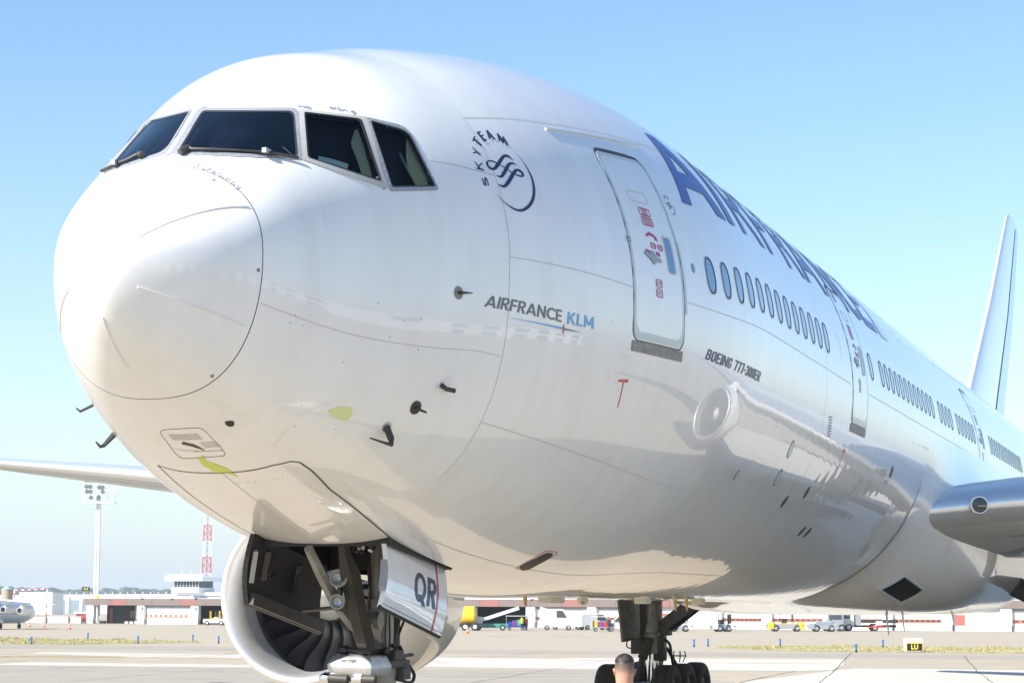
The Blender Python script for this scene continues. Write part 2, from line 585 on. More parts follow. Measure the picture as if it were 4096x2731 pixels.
f3=[[2.197,1.073],[2.207,1.078],[2.215,1.078],[2.221,1.075],[2.28,1.022],[2.347,0.973],[2.42,0.927],[2.499,0.884],[2.584,0.845],[2.674,0.809],[2.681,0.806],[2.682,0.801],[2.679,0.796],[2.622,0.726],[2.576,0.658],[2.541,0.592],[2.515,0.526],[2.498,0.462],[2.49,0.4],[2.485,0.391],[2.474,0.388],[2.455,0.391],[2.323,0.434],[2.196,0.481],[2.075,0.534],[1.962,0.592],[1.857,0.656],[1.761,0.727],[1.757,0.732],[1.758,0.738],[1.762,0.745],[1.822,0.802],[1.886,0.859],[1.956,0.914],[2.031,0.968],[2.111,1.021]]
g4=[[2.687,0.757],[2.693,0.763],[2.701,0.764],[2.711,0.761],[2.746,0.745],[2.782,0.728],[2.819,0.713],[2.858,0.698],[2.898,0.683],[2.939,0.67],[2.98,0.652],[3.003,0.629],[3.008,0.603],[3.006,0.561],[3.008,0.521],[3.014,0.481],[3.024,0.443],[3.037,0.405],[3.055,0.369],[3.054,0.364],[3.047,0.361],[3.034,0.361],[2.958,0.364],[2.883,0.367],[2.809,0.371],[2.736,0.376],[2.664,0.381],[2.593,0.387],[2.574,0.39],[2.562,0.396],[2.558,0.405],[2.561,0.46],[2.571,0.517],[2.588,0.575],[2.612,0.635],[2.645,0.695]]
f4=[[2.664,0.784],[2.676,0.794],[2.691,0.797],[2.708,0.792],[2.744,0.776],[2.781,0.76],[2.819,0.746],[2.859,0.731],[2.899,0.718],[2.941,0.705],[2.999,0.681],[3.03,0.651],[3.036,0.616],[3.032,0.569],[3.033,0.523],[3.039,0.479],[3.051,0.436],[3.067,0.395],[3.087,0.354],[3.087,0.345],[3.073,0.34],[3.047,0.339],[2.96,0.341],[2.876,0.344],[2.793,0.348],[2.711,0.353],[2.63,0.358],[2.549,0.364],[2.53,0.367],[2.518,0.373],[2.514,0.382],[2.515,0.445],[2.525,0.51],[2.544,0.576],[2.573,0.644],[2.612,0.713]]
g1=[[2.167,2.078],[2.183,2.071],[2.176,2.056],[2.147,2.033],[2.065,1.964],[2.014,1.905],[1.982,1.853],[1.963,1.806],[1.954,1.763],[1.952,1.724],[1.949,1.718],[1.941,1.713],[1.926,1.71],[1.824,1.697],[1.721,1.682],[1.621,1.668],[1.525,1.654],[1.435,1.641],[1.351,1.63],[1.317,1.627],[1.287,1.629],[1.263,1.634],[1.26,1.635],[1.257,1.636],[1.254,1.637],[1.251,1.639],[1.248,1.64],[1.245,1.641],[1.226,1.65],[1.211,1.663],[1.202,1.68],[1.186,1.735],[1.175,1.796],[1.174,1.862],[1.183,1.936],[1.209,2.018],[1.266,2.114],[1.273,2.122],[1.281,2.125],[1.288,2.125],[1.4,2.102],[1.536,2.091],[1.696,2.089],[1.865,2.09],[2.021,2.086]]
f1=[[2.522,2.206],[2.525,2.196],[2.47,2.169],[2.39,2.132],[2.204,2.027],[2.113,1.949],[2.06,1.883],[2.031,1.825],[2.017,1.773],[2.014,1.726],[2.009,1.716],[1.995,1.709],[1.97,1.704],[1.852,1.687],[1.734,1.669],[1.618,1.65],[1.509,1.633],[1.407,1.617],[1.313,1.603],[1.282,1.599],[1.254,1.597],[1.228,1.597],[1.224,1.598],[1.22,1.598],[1.216,1.598],[1.212,1.598],[1.208,1.598],[1.204,1.598],[1.192,1.6],[1.183,1.605],[1.177,1.611],[1.148,1.678],[1.128,1.754],[1.12,1.839],[1.128,1.935],[1.164,2.046],[1.262,2.184],[1.273,2.193],[1.283,2.198],[1.291,2.198],[1.434,2.178],[1.635,2.181],[1.893,2.204],[2.114,2.211],[2.311,2.208]]
lin3=[[2.523,0.781],[2.558,0.777],[2.46,0.599],[2.416,0.457],[2.313,0.5],[2.37,0.689],[2.402,0.724]]
lin4=[[3.011,0.634],[3.03,0.618],[3.052,0.559],[3.043,0.368],[2.883,0.375],[2.852,0.467],[2.896,0.535]]
pap=[[1.978,0.726],[2.221,0.593],[2.181,0.567],[1.941,0.695]]
rod=[[2.852,0.564],[2.857,0.484],[2.904,0.374]]
wip=[[1.147,1.455],[1.221,1.424],[1.203,1.391],[1.243,1.236],[1.49,0.905],[1.701,0.747]]
wip1=[[1.156,1.759],[1.2,1.806],[1.168,1.911],[1.189,2.02],[1.254,2.192]]
hatch=[[1.584,-1.681],[1.529,-1.675],[1.493,-1.658],[1.476,-1.633],[1.47,-1.604],[1.466,-1.58],[1.463,-1.564],[1.461,-1.541],[1.46,-1.513],[1.461,-1.484],[1.473,-1.461],[1.503,-1.448],[1.551,-1.446],[1.603,-1.449],[1.657,-1.452],[1.712,-1.456],[1.768,-1.46],[1.826,-1.464],[1.885,-1.468],[1.942,-1.476],[1.976,-1.491],[1.988,-1.511],[1.989,-1.538],[1.993,-1.561],[1.999,-1.575],[2.005,-1.597],[2.014,-1.624],[2.026,-1.656],[2.022,-1.678],[1.989,-1.691],[1.925,-1.693],[1.864,-1.69],[1.804,-1.687],[1.747,-1.685],[1.691,-1.683],[1.637,-1.682]]
oval=[[1.49,-1.282],[1.464,-1.272],[1.462,-1.256],[1.467,-1.246],[1.473,-1.236],[1.478,-1.226],[1.493,-1.218],[1.518,-1.226],[1.52,-1.227],[1.522,-1.228],[1.525,-1.23],[1.546,-1.245],[1.549,-1.261],[1.547,-1.264],[1.546,-1.268],[1.544,-1.271],[1.529,-1.284],[1.498,-1.284],[1.495,-1.283],[1.493,-1.283]]
blotch1=[[2.007,-1.601],[1.959,-1.571],[2.06,-1.579],[2.171,-1.564],[2.268,-1.544],[2.465,-1.548],[2.361,-1.565],[2.337,-1.596],[2.148,-1.61]]
blotch2=[[2.089,-0.756],[2.173,-0.694],[2.306,-0.668],[2.366,-0.714],[2.343,-0.764],[2.204,-0.776]]
vent=[[7.205,-1.187],[7.126,-1.177],[7.098,-1.167],[7.093,-1.14],[7.097,-1.113],[7.108,-1.088],[7.126,-1.063],[7.148,-1.056],[7.2,-1.053],[7.214,-1.053],[7.228,-1.052],[7.243,-1.052],[7.257,-1.052],[7.3,-1.054],[7.331,-1.061],[7.333,-1.061],[7.334,-1.062],[7.336,-1.062],[7.337,-1.063],[7.357,-1.071],[7.363,-1.079],[7.364,-1.099],[7.369,-1.12],[7.38,-1.141],[7.397,-1.163],[7.398,-1.173],[7.385,-1.181],[7.377,-1.184],[7.369,-1.187],[7.362,-1.189],[7.354,-1.192],[7.313,-1.195],[7.228,-1.189],[7.222,-1.188],[7.216,-1.188],[7.211,-1.187]]
ventr=[[7.165,-1.196],[7.127,-1.195],[7.107,-1.189],[7.072,-1.152],[7.051,-1.117],[7.044,-1.084],[7.049,-1.051],[7.063,-1.045],[7.101,-1.042],[7.15,-1.041],[7.201,-1.04],[7.251,-1.039],[7.302,-1.038],[7.339,-1.039],[7.369,-1.045],[7.371,-1.045],[7.372,-1.046],[7.374,-1.046],[7.375,-1.046],[7.395,-1.054],[7.399,-1.06],[7.39,-1.089],[7.39,-1.118],[7.401,-1.148],[7.423,-1.179],[7.416,-1.186],[7.381,-1.189],[7.326,-1.191],[7.272,-1.193],[7.218,-1.194]]
EMB=[[[4.344,0.4838,4.342,0.4834],[4.336,0.4886,4.329,0.4869],[4.329,0.4933,4.316,0.4904],[4.321,0.4978,4.303,0.4936],[4.314,0.5023,4.289,0.4961],[4.305,0.5066,4.275,0.4982],[4.294,0.5103,4.261,0.4991],[4.278,0.5125,4.248,0.4998],[4.258,0.5136,4.236,0.4998],[4.232,0.5127,4.227,0.4989],[4.204,0.509,4.219,0.4972],[4.18,0.5042,4.206,0.4937],[4.156,0.4987,4.187,0.4886],[4.128,0.4917,4.162,0.482],[4.099,0.4836,4.134,0.4743],[4.071,0.4758,4.108,0.4666],[4.045,0.4683,4.083,0.4593],[4.022,0.4612,4.058,0.4519],[4.002,0.4556,4.034,0.4452],[3.987,0.4511,4.011,0.4403],[3.976,0.4479,3.989,0.4364],[3.968,0.4459,3.966,0.4339],[3.959,0.4449,3.945,0.4332],[3.949,0.4446,3.928,0.4343],[3.938,0.4451,3.915,0.4365],[3.927,0.4469,3.902,0.4393],[3.918,0.4497,3.891,0.4431],[3.911,0.453,3.884,0.4478],[3.909,0.4575,3.88,0.4534],[3.909,0.4627,3.879,0.4596],[3.912,0.467,3.882,0.4655],[3.915,0.4695,3.891,0.4708],[3.918,0.4712,3.903,0.4755],[3.924,0.4726,3.92,0.4791],[3.935,0.4741,3.939,0.4811],[3.951,0.4751,3.959,0.482],[3.967,0.4755,3.978,0.482],[3.982,0.475,3.995,0.4812],[3.997,0.4737,4.011,0.4795],[4.011,0.4721,4.026,0.4776],[4.025,0.4703,4.039,0.4753],[4.037,0.4682,4.051,0.4728],[4.05,0.4659,4.063,0.4701],[4.061,0.4635,4.074,0.4674],[4.072,0.461,4.085,0.4647],[4.086,0.4579,4.098,0.4615],[4.104,0.4546,4.115,0.4581],[4.124,0.4508,4.135,0.4542],[4.146,0.446,4.157,0.4491],[4.17,0.439,4.182,0.4421],[4.197,0.4309,4.21,0.4341],[4.222,0.4244,4.234,0.4278],[4.239,0.4206,4.252,0.4244],[4.254,0.4183,4.266,0.4226],[4.269,0.4161,4.282,0.4207],[4.287,0.4131,4.302,0.4182],[4.307,0.41,4.323,0.4158],[4.326,0.4078,4.342,0.4142],[4.345,0.4063,4.36,0.4134],[4.364,0.4056,4.375,0.4134],[4.386,0.4068,4.38,0.4138],[4.406,0.4117,4.378,0.4138],[4.415,0.417,4.38,0.4155],[4.418,0.422,4.381,0.4181],[4.416,0.427,4.379,0.4213],[4.41,0.4319,4.373,0.4251],[4.402,0.4361,4.366,0.4283],[4.391,0.4395,4.357,0.4307],[4.377,0.4423,4.347,0.4325],[4.36,0.4439,4.337,0.4333],[4.342,0.4447,4.328,0.4327],[4.32,0.4438,4.321,0.4317],[4.295,0.4407,4.313,0.4299],[4.27,0.4358,4.3,0.4266],[4.247,0.4299,4.283,0.4214],[4.223,0.4235,4.263,0.4152],[4.198,0.4162,4.241,0.4083],[4.173,0.4084,4.217,0.4004],[4.148,0.4007,4.192,0.3924],[4.124,0.3929,4.166,0.3845],[4.099,0.3853,4.14,0.3764],[4.077,0.3788,4.115,0.369],[4.058,0.3729,4.09,0.363],[4.042,0.3683,4.064,0.3575],[4.032,0.3659,4.035,0.3534],[4.023,0.3645,4.009,0.3531],[4.01,0.3642,3.991,0.3554],[3.993,0.3647,3.977,0.3584],[3.978,0.3662,3.964,0.362],[3.962,0.3687,3.954,0.3663],[3.946,0.3713,3.944,0.3706]],[[4.362,0.4619,4.36,0.4614],[4.354,0.4649,4.347,0.4628],[4.346,0.4679,4.334,0.4642],[4.335,0.4705,4.32,0.465],[4.322,0.4728,4.304,0.4653],[4.307,0.4747,4.289,0.4651],[4.286,0.4752,4.276,0.4639],[4.262,0.4737,4.263,0.4621],[4.237,0.4706,4.25,0.4595],[4.21,0.4659,4.237,0.4562],[4.186,0.4593,4.222,0.4518],[4.163,0.4524,4.204,0.4456],[4.142,0.4456,4.184,0.4385],[4.12,0.4385,4.161,0.4312],[4.098,0.431,4.138,0.4235],[4.076,0.4243,4.115,0.4164],[4.058,0.4178,4.093,0.4102],[4.043,0.4125,4.069,0.4041],[4.035,0.4099,4.042,0.3991],[4.028,0.4085,4.016,0.3982],[4.014,0.4079,3.999,0.4001],[3.999,0.4079,3.987,0.4025],[3.987,0.4084,3.977,0.4048],[3.975,0.4095,3.969,0.4075],[3.963,0.4106,3.961,0.4101]],[[4.438,0.529,4.439,0.5292],[4.452,0.5191,4.454,0.5195],[4.466,0.5093,4.47,0.5099],[4.479,0.4992,4.484,0.5],[4.489,0.4887,4.495,0.4896],[4.498,0.4779,4.506,0.479],[4.505,0.4667,4.514,0.468],[4.51,0.4547,4.522,0.4564],[4.514,0.4424,4.529,0.4444],[4.516,0.4305,4.534,0.4328],[4.518,0.4196,4.54,0.4222],[4.518,0.4092,4.544,0.4119],[4.515,0.3981,4.544,0.4006],[4.507,0.3851,4.54,0.3873],[4.497,0.3713,4.533,0.3733],[4.485,0.3585,4.524,0.3601],[4.473,0.3475,4.513,0.3485],[4.458,0.3375,4.5,0.3376],[4.442,0.3278,4.485,0.3271],[4.424,0.3182,4.467,0.3165],[4.404,0.309,4.447,0.3061],[4.383,0.3005,4.422,0.296],[4.358,0.2926,4.394,0.2863],[4.33,0.2851,4.363,0.2773],[4.302,0.2786,4.33,0.2692],[4.274,0.2726,4.294,0.2623],[4.244,0.2675,4.256,0.2565],[4.216,0.264,4.218,0.2525],[4.189,0.2618,4.182,0.251],[4.16,0.261,4.148,0.2515],[4.131,0.2616,4.116,0.2537],[4.101,0.264,4.085,0.2576],[4.07,0.2681,4.055,0.2629],[4.039,0.2731,4.027,0.2691],[4.01,0.279,4.0,0.2758],[3.982,0.2857,3.974,0.2834],[3.954,0.2934,3.948,0.2918],[3.926,0.3025,3.922,0.3014],[3.899,0.3125,3.896,0.3118],[3.872,0.3226,3.871,0.3224]],[[3.701,0.4377,3.715,0.4446],[3.8,0.4283,3.815,0.435]],[[3.771,0.4399,3.748,0.4355],[3.726,0.4748,3.716,0.4729]],[[3.761,0.4497,3.753,0.4543],[3.828,0.4641,3.821,0.4693]],[[3.787,0.548,3.795,0.5497],[3.806,0.5227,3.828,0.5277],[3.845,0.5044,3.866,0.5096]],[[3.75,0.5143,3.756,0.5198],[3.81,0.5166,3.818,0.5234]],[[3.914,0.6072,3.932,0.6045],[3.841,0.5809,3.861,0.5781]],[[3.877,0.5882,3.902,0.594],[3.932,0.5521,3.959,0.5582]],[[3.991,0.6265,4.021,0.6319],[4.018,0.5777,4.051,0.5838]],[[3.995,0.6211,4.005,0.6306],[4.061,0.6275,4.069,0.6357]],[[4.011,0.5995,4.011,0.6066],[4.07,0.6089,4.07,0.615]],[[4.028,0.5768,4.025,0.5847],[4.082,0.5856,4.08,0.5935]],[[4.168,0.6381,4.191,0.6404],[4.126,0.5902,4.154,0.5929]],[[4.164,0.6364,4.195,0.6421],[4.207,0.5869,4.232,0.5916]],[[4.145,0.6005,4.157,0.6082],[4.2,0.6029,4.211,0.6105]],[[4.316,0.6221,4.337,0.6238],[4.267,0.5783,4.295,0.5805]],[[4.306,0.6189,4.341,0.6239],[4.315,0.5694,4.346,0.5739]],[[4.343,0.572,4.317,0.5712],[4.398,0.606,4.376,0.6053]],[[4.372,0.6038,4.402,0.6074],[4.361,0.5577,4.392,0.5616]]]
SLET=[[3.809,0.3597],[3.807,0.4002],[3.725,0.3946],[3.73,0.3545]]
KLINE=[[[3.889,-0.1169],[4.799,-0.1318],[4.802,-0.139]],[[4.824,-0.133],[4.828,-0.14],[5.141,-0.1399]],[[4.811,-0.1173],[4.832,-0.1374],[4.814,-0.1557],[4.797,-0.1381]]]
AFC=[[3.585,-0.086],[4.766,-0.1144],[4.762,-0.0742],[3.629,-0.0468],[4.868,-0.117],[5.359,-0.1221],[5.358,-0.0817],[4.868,-0.0761]]
BOE=[[8.058,-0.1374],[10.303,-0.1707],[10.358,-0.131],[8.143,-0.0982]]

mirror = lambda P: [[a, math.pi - b] for a, b in P]

def grow(P, k):
    c = np.mean(np.array(P), 0)
    return [list(c + (np.array(p) - c) * k) for p in P]

def loopmix(A, B, t):
    return [[a[0] + (b[0] - a[0]) * t, a[1] + (b[1] - a[1]) * t] for a, b in zip(A, B)]

g3m, f3m, g4m, f4m = mirror(g3), mirror(f3), mirror(g4), mirror(f4)
GL = [g1, g2, g3, g4, g3m, g4m]
BAYX0, BAYX1, BAYP = 4.56, 6.22, 1.325
holes = [(lambda x, p, P=grow(G, 1.05): in_poly(P, x, p)) for G in GL]
holes.append(lambda x, p: (x > BAYX0) & (x < BAYX1) & (p < -BAYP) & (p > -math.pi + BAYP))
NPS = 320
ps = np.linspace(-math.pi / 2, 1.5 * math.pi, NPS, endpoint=False)
for v in (-BAYP, 1.5 * math.pi * 2 - math.pi * 2 + 0.0 - 0.0,):
    pass
ps[np.argmin(abs(ps + BAYP))] = -BAYP
_b2 = math.pi + BAYP
ps[np.argmin(abs(ps - _b2))] = _b2
xs = np.concatenate([np.arange(1.030, 3.35, .035), np.arange(3.35, 11.2, .09), np.arange(11.3, 24, .45), np.arange(24.4, 50, .9), np.arange(50.2, 73.3, .55)])
for v in (BAYX0, BAYX1):
    xs[np.argmin(abs(xs - v))] = v
xs = np.unique(xs)
fus = grid_skin('fuselage', xs, ps, holes, M['white'], plane)
tx = np.concatenate([[0.0008], np.linspace(.02, math.sqrt((1.0225 - X0) / LN), 60)])
radome = grid_skin('radome', X0 + tx**2 * LN, ps, None, M['white'], plane)
# nose cap of the radome and the dark rabbet behind its joint
b = MB()
b.lathe([(0, .001), (.002, .012), (.006, .03)], (X0 + .0001, 0, H0 - .6211), (1, 0, 0), 16)
b.obj('radome_tip', M['white'], radome, True)
grid_skin('radome_joint', [.99, 1.0, 1.05, 1.06], ps, None, M['line_dark'], plane, off=-.014)

# ---- generic decals that follow the skin
def smap(R=1.0, base=S0):
    return lambda u, v: (u, v)

def decal2(name, V2, F2, mp, off, mat_, parent, du=.12, dv=.05, base=S0, thick=0, **kw):
    """flat 2-D shape (V2, F2) laid on the skin through mp(u, v) -> station, angle"""
    bm = bmesh.new()
    vs = [bm.verts.new((p[0], p[1], 0)) for p in V2]
    for f in F2:
        try:
            bm.faces.new([vs[i] for i in f])
        except ValueError:
            pass
    a = np.array(V2)
    for ax, st in ((0, du), (1, dv)):
        lo, hi = a[:, ax].min(), a[:, ax].max()
        n = int((hi - lo) / st)
        for i in range(1, n + 1):
            x = lo + (hi - lo) * i / (n + 1)
            co, no = [0, 0, 0], [0, 0, 0]
            co[ax], no[ax] = x, 1
            bmesh.ops.bisect_plane(bm, geom=bm.verts[:] + bm.edges[:] + bm.faces[:], plane_co=co, plane_no=no)
    uv = np.array([v.co[:] for v in bm.verts])
    X, P = mp(uv[:, 0], uv[:, 1])
    W = S(X, P, off, base)
    for v, w in zip(bm.verts, W):
        v.co = w
    if thick:
        ret = bmesh.ops.extrude_face_region(bm, geom=bm.faces[:])
        low = [g for g in ret['geom'] if isinstance(g, bmesh.types.BMVert)]
        W2 = S(X, P, off - thick, base)
        kd = {tuple(np.round(w, 5)): i for i, w in enumerate(W)}
        bm.verts.ensure_lookup_table()
        for v in low:
            i = kd.get(tuple(np.round(np.array(v.co), 5)))
            if i is not None:
                v.co = W2[i]
    me = bpy.data.meshes.new(name)
    bm.to_mesh(me)
    bm.free()
    me.polygons.foreach_set('use_smooth', [True] * len(me.polygons))
    if thick:
        me.set_sharp_from_angle(angle=math.radians(40))
    return link(name, me, parent, mat_, **kw)

IDM = lambda u, v: (u, v)

def fill(name, loops, mat_, parent, off=.004, mp=IDM, base=S0, du=.12, dv=.05, **kw):
    tri = geometry.tessellate_polygon([[Vector((p[0], p[1], 0)) for p in L] for L in loops])
    V = [p for L in loops for p in L]
    return decal2(name, V, tri, mp, off, mat_, parent, du, dv, base, **kw)

def ring(name, A, B, mat_, parent, off=.004, off2=None, base=S0, depth=.03, **kw):
    """band between two loops with the same number of points, with a turned-down outer edge"""
    n = len(A)
    rows = []
    rows.append(S(*np.array(B).T, off - depth, base))
    for t in np.linspace(1, 0, 4):
        L = np.array(loopmix(A, B, t))
        o = off if off2 is None else off2 + (off - off2) * t
        rows.append(S(L[:, 0], L[:, 1], o, base))
    rows.append(S(*np.array(A).T, (off if off2 is None else off2) - depth, base))
    V = np.concatenate(rows)
    F = [(i * n + j, i * n + (j + 1) % n, (i + 1) * n + (j + 1) % n, (i + 1) * n + j) for i in range(len(rows) - 1) for j in range(n)]
    me = mesh(name, V, F, True)
    bm = bmesh.new()
    bm.from_mesh(me)
    bmesh.ops.recalc_face_normals(bm, faces=bm.faces)
    bm.to_mesh(me)
    bm.free()
    me.set_sharp_from_angle(angle=math.radians(40))
    return link(name, me, parent, mat_, **kw)

def disc(name, L, mat_, parent, off=0.0, base=S0, rings=7, **kw):
    n = len(L)
    c = np.mean(np.array(L), 0)
    V, F = [S(c[0], c[1], off, base)], []
    for r in range(1, rings + 1):
        P = c + (np.array(L) - c) * r / rings
        V += list(S(P[:, 0], P[:, 1], off, base))
    for j in range(n):
        F.append((0, 1 + j, 1 + (j + 1) % n))
    for r in range(rings - 1):
        for j in range(n):
            k = (j + 1) % n
            F.append((1 + r * n + j, 1 + (r + 1) * n + j, 1 + (r + 1) * n + k, 1 + r * n + k))
    a_, b_, c_ = np.array(V[0]), np.array(V[1]), np.array(V[2])
    if np.dot(np.cross(b_ - a_, c_ - a_), S(c[0], c[1], 1.0, base) - S(c[0], c[1], 0, base)) < 0:
        F = [f[::-1] for f in F]
    return link(name, mesh(name, V, F, True), parent, mat_, **kw)

def strip(name, pts, w, mat_, parent, off=.003, base=S0, step=.12, h=0.0, **kw):
    """narrow band along a path on the skin; h > 0 makes it a raised rib"""
    P = [np.array(pts[0], float)]
    for a, b_ in zip(pts[:-1], pts[1:]):
        a, b_ = np.array(a, float), np.array(b_, float)
        n = max(1, int(max(abs(b_[0] - a[0]), abs(b_[1] - a[1]) * 2.2) / step))
        for i in range(1, n + 1):
            P.append(a + (b_ - a) * i / n)
    P = np.array(P)
    C = S(P[:, 0], P[:, 1], off, base)
    Nn = S(P[:, 0], P[:, 1], 1.0, base) - S(P[:, 0], P[:, 1], 0.0, base)
    D = np.gradient(C, axis=0)
    D /= np.linalg.norm(D, axis=1)[:, None]
    T = np.cross(D, Nn)
    T /= np.linalg.norm(T, axis=1)[:, None]
    ww = np.full(len(P), w / 2) if np.ndim(w) == 0 else np.interp(np.linspace(0, 1, len(P)), np.linspace(0, 1, len(w)), np.array(w) / 2)
    A, B = C + T * ww[:, None], C - T * ww[:, None]
    n = len(P)
    if h:
        A0, B0 = A - Nn * .01, B - Nn * .01
        A1, B1 = C + T * ww[:, None] * .6 + Nn * h, C - T * ww[:, None] * .6 + Nn * h
        V = np.concatenate([A0, A1, B1, B0])
        F = [(r * n + i, r * n + i + 1, (r + 1) * n + i + 1, (r + 1) * n + i) for r in range(3) for i in range(n - 1)]
        F += [(0, n, 2 * n, 3 * n), (n - 1, 4 * n - 1, 3 * n - 1, 2 * n - 1)]
    else:
        V = np.concatenate([A, B])
        F = [(i, i + 1, n + i + 1, n + i) for i in range(n - 1)]
    bm = bmesh.new()
    me = mesh(name, V, F, not h)
    bm.from_mesh(me)
    bmesh.ops.recalc_face_normals(bm, faces=bm.faces)
    bm.to_mesh(me)
    bm.free()
    return link(name, me, parent, mat_, **kw)

def bilinear(bl, br, tr, tl, w, h):
    bl, br, tr, tl = [np.array(p) for p in (bl, br, tr, tl)]
    def f(u, v):
        a, b_ = (u / w)[:, None], (v / h)[:, None]
        q = bl * (1 - a) * (1 - b_) + br * a * (1 - b_) + tr * a * b_ + tl * (1 - a) * b_
        return q[:, 0], q[:, 1]
    return f

_tc = {}
def text2d(body, bold=0.0, shear=0.0, space=1.0):
    """letters as flat triangles, lower left at 0,0, cap height scaled to 1"""
    key = (body, bold, shear, space)
    if key in _tc:
        return _tc[key]
    cu = bpy.data.curves.new('lettering', 'FONT')
    cu.body = body
    cu.offset = bold
    cu.shear = shear
    cu.space_character = space
    cu.resolution_u = 4
    o = bpy.data.objects.new('lettering', cu)
    COL.objects.link(o)
    dg = bpy.context.evaluated_depsgraph_get()
    me = o.evaluated_get(dg).to_mesh()
    V = np.array([v.co[:2] for v in me.vertices])
    F = [tuple(p.vertices) for p in me.polygons]
    o.evaluated_get(dg).to_mesh_clear()
    bpy.data.objects.remove(o)
    bpy.data.curves.remove(cu)
    V -= V.min(0)
    h = V[:, 1].max()
    V /= h
    _tc[key] = (V, F)
    return V, F

def text_skin(name, body, bl, br, tr, tl, mat_, parent, bold=0.0, shear=0.0, space=1.0, off=.004, base=S0, **kw):
    V, F = text2d(body, bold, shear, space)
    w, h = V[:, 0].max(), V[:, 1].max()
    return decal2(name, V, F, bilinear(bl, br, tr, tl, w, h), off, mat_, parent, w / 12, .5, base, **kw)


# letters drawn as strokes on a unit cell: glyph -> (advance width, strokes); curves given as arcs
def _arc(cx, cy, rx, ry, a0, a1, n=12):
    return [(cx + rx * math.cos(math.radians(a0 + (a1 - a0) * i / n)), cy + ry * math.sin(math.radians(a0 + (a1 - a0) * i / n))) for i in range(n + 1)]
def glyphs(t):
    h = t / 2
    lo, hi, md = h, 1 - h, .5
    R = lambda w: [[(h, 0), (h, 1)], [(t, hi), (w * .5, hi)] + _arc(w * .5, .5 + (hi - .46) / 2 + .005, w * .5 - h, (hi - .46) / 2, 90, -90)[1:] + [(t, .465)], [(w * .52, .45), (w - h * .9, 0)]]
    return {
        'A': (.80, [[(h * .8, 0), (.40, 1 - h * .3)], [(.80 - h * .8, 0), (.40, 1 - h * .3)], [(.22, .27), (.58, .27)]]),
        'I': (t, [[(h, 0), (h, 1)]]),
        'R': (.60, R(.60)),
        'F': (.52, [[(h, 0), (h, 1)], [(t, hi), (.52, hi)], [(t, .5), (.49, .5)]]),
        'N': (.70, [[(h, 0), (h, 1)], [(h, 1 - h * .6), (.70 - h, h * .6)], [(.70 - h, 0), (.70 - h, 1)]]),
        'C': (.74, [_arc(.46, .5, .46 - h, .5 - h, 42, 318, 20)]),
        'E': (.52, [[(h, 0), (h, 1)], [(t, hi), (.52, hi)], [(t, .5), (.49, .5)], [(t, lo), (.52, lo)]]),
        'K': (.62, [[(h, 0), (h, 1)], [(t * .9, .42), (.58 - h * .4, 1)], [(.24, .58), (.62 - h * .6, 0)]]),
        'L': (.48, [[(h, 0), (h, 1)], [(t, lo), (.48, lo)]]),
        'M': (.82, [[(h, 0), (h, 1)], [(h, 1 - h * .4), (.41, .22)], [(.82 - h, 1 - h * .4), (.41, .22)], [(.82 - h, 0), (.82 - h, 1)]]),
        'B': (.58, [[(h, 0), (h, 1)], [(t, hi), (.34, hi), (.56 - h, hi - .07), (.56 - h, .60), (.36, .5), (t, .5)], [(.36, .5), (.58 - h, .40), (.58 - h, lo + .07), (.36, lo), (t, lo)]]),
        'O': (.56, [[(h, .2), (h, .8), (.2, hi), (.36, hi), (.56 - h, .8), (.56 - h, .2), (.36, lo), (.2, lo), (h, .2)]]),
        '0': (.52, [[(h, .2), (h, .8), (.19, hi), (.33, hi), (.52 - h, .8), (.52 - h, .2), (.33, lo), (.19, lo), (h, .2)]]),
        'G': (.56, [[(.56 - h, .66), (.56 - h, .8), (.36, hi), (.2, hi), (h, .8), (h, .2), (.2, lo), (.36, lo), (.56 - h, .2), (.56 - h, .46)], [(.56 - h, .44), (.34, .44)]]),
        '7': (.50, [[(0, hi), (.50, hi)], [(.50 - h, hi - h * .8), (.18 + h, 0)]]),
        '3': (.50, [[(h, .7), (h, .82), (.16, hi), (.34, hi), (.5 - h, .84), (.5 - h, .62), (.36, .51), (.2, .51)], [(.36, .51), (.5 - h, .40), (.5 - h, .17), (.34, lo), (.16, lo), (h, .18), (h, .3)]]),
        '-': (.24, [[(0, .44), (.24, .44)]]),
        'Q': (.80, [_arc(.40, .5, .40 - h, .5 - h, 0, 360, 30), [(.42, .26), (.74, -.08)]]),
        ' ': (.24, []),
    }
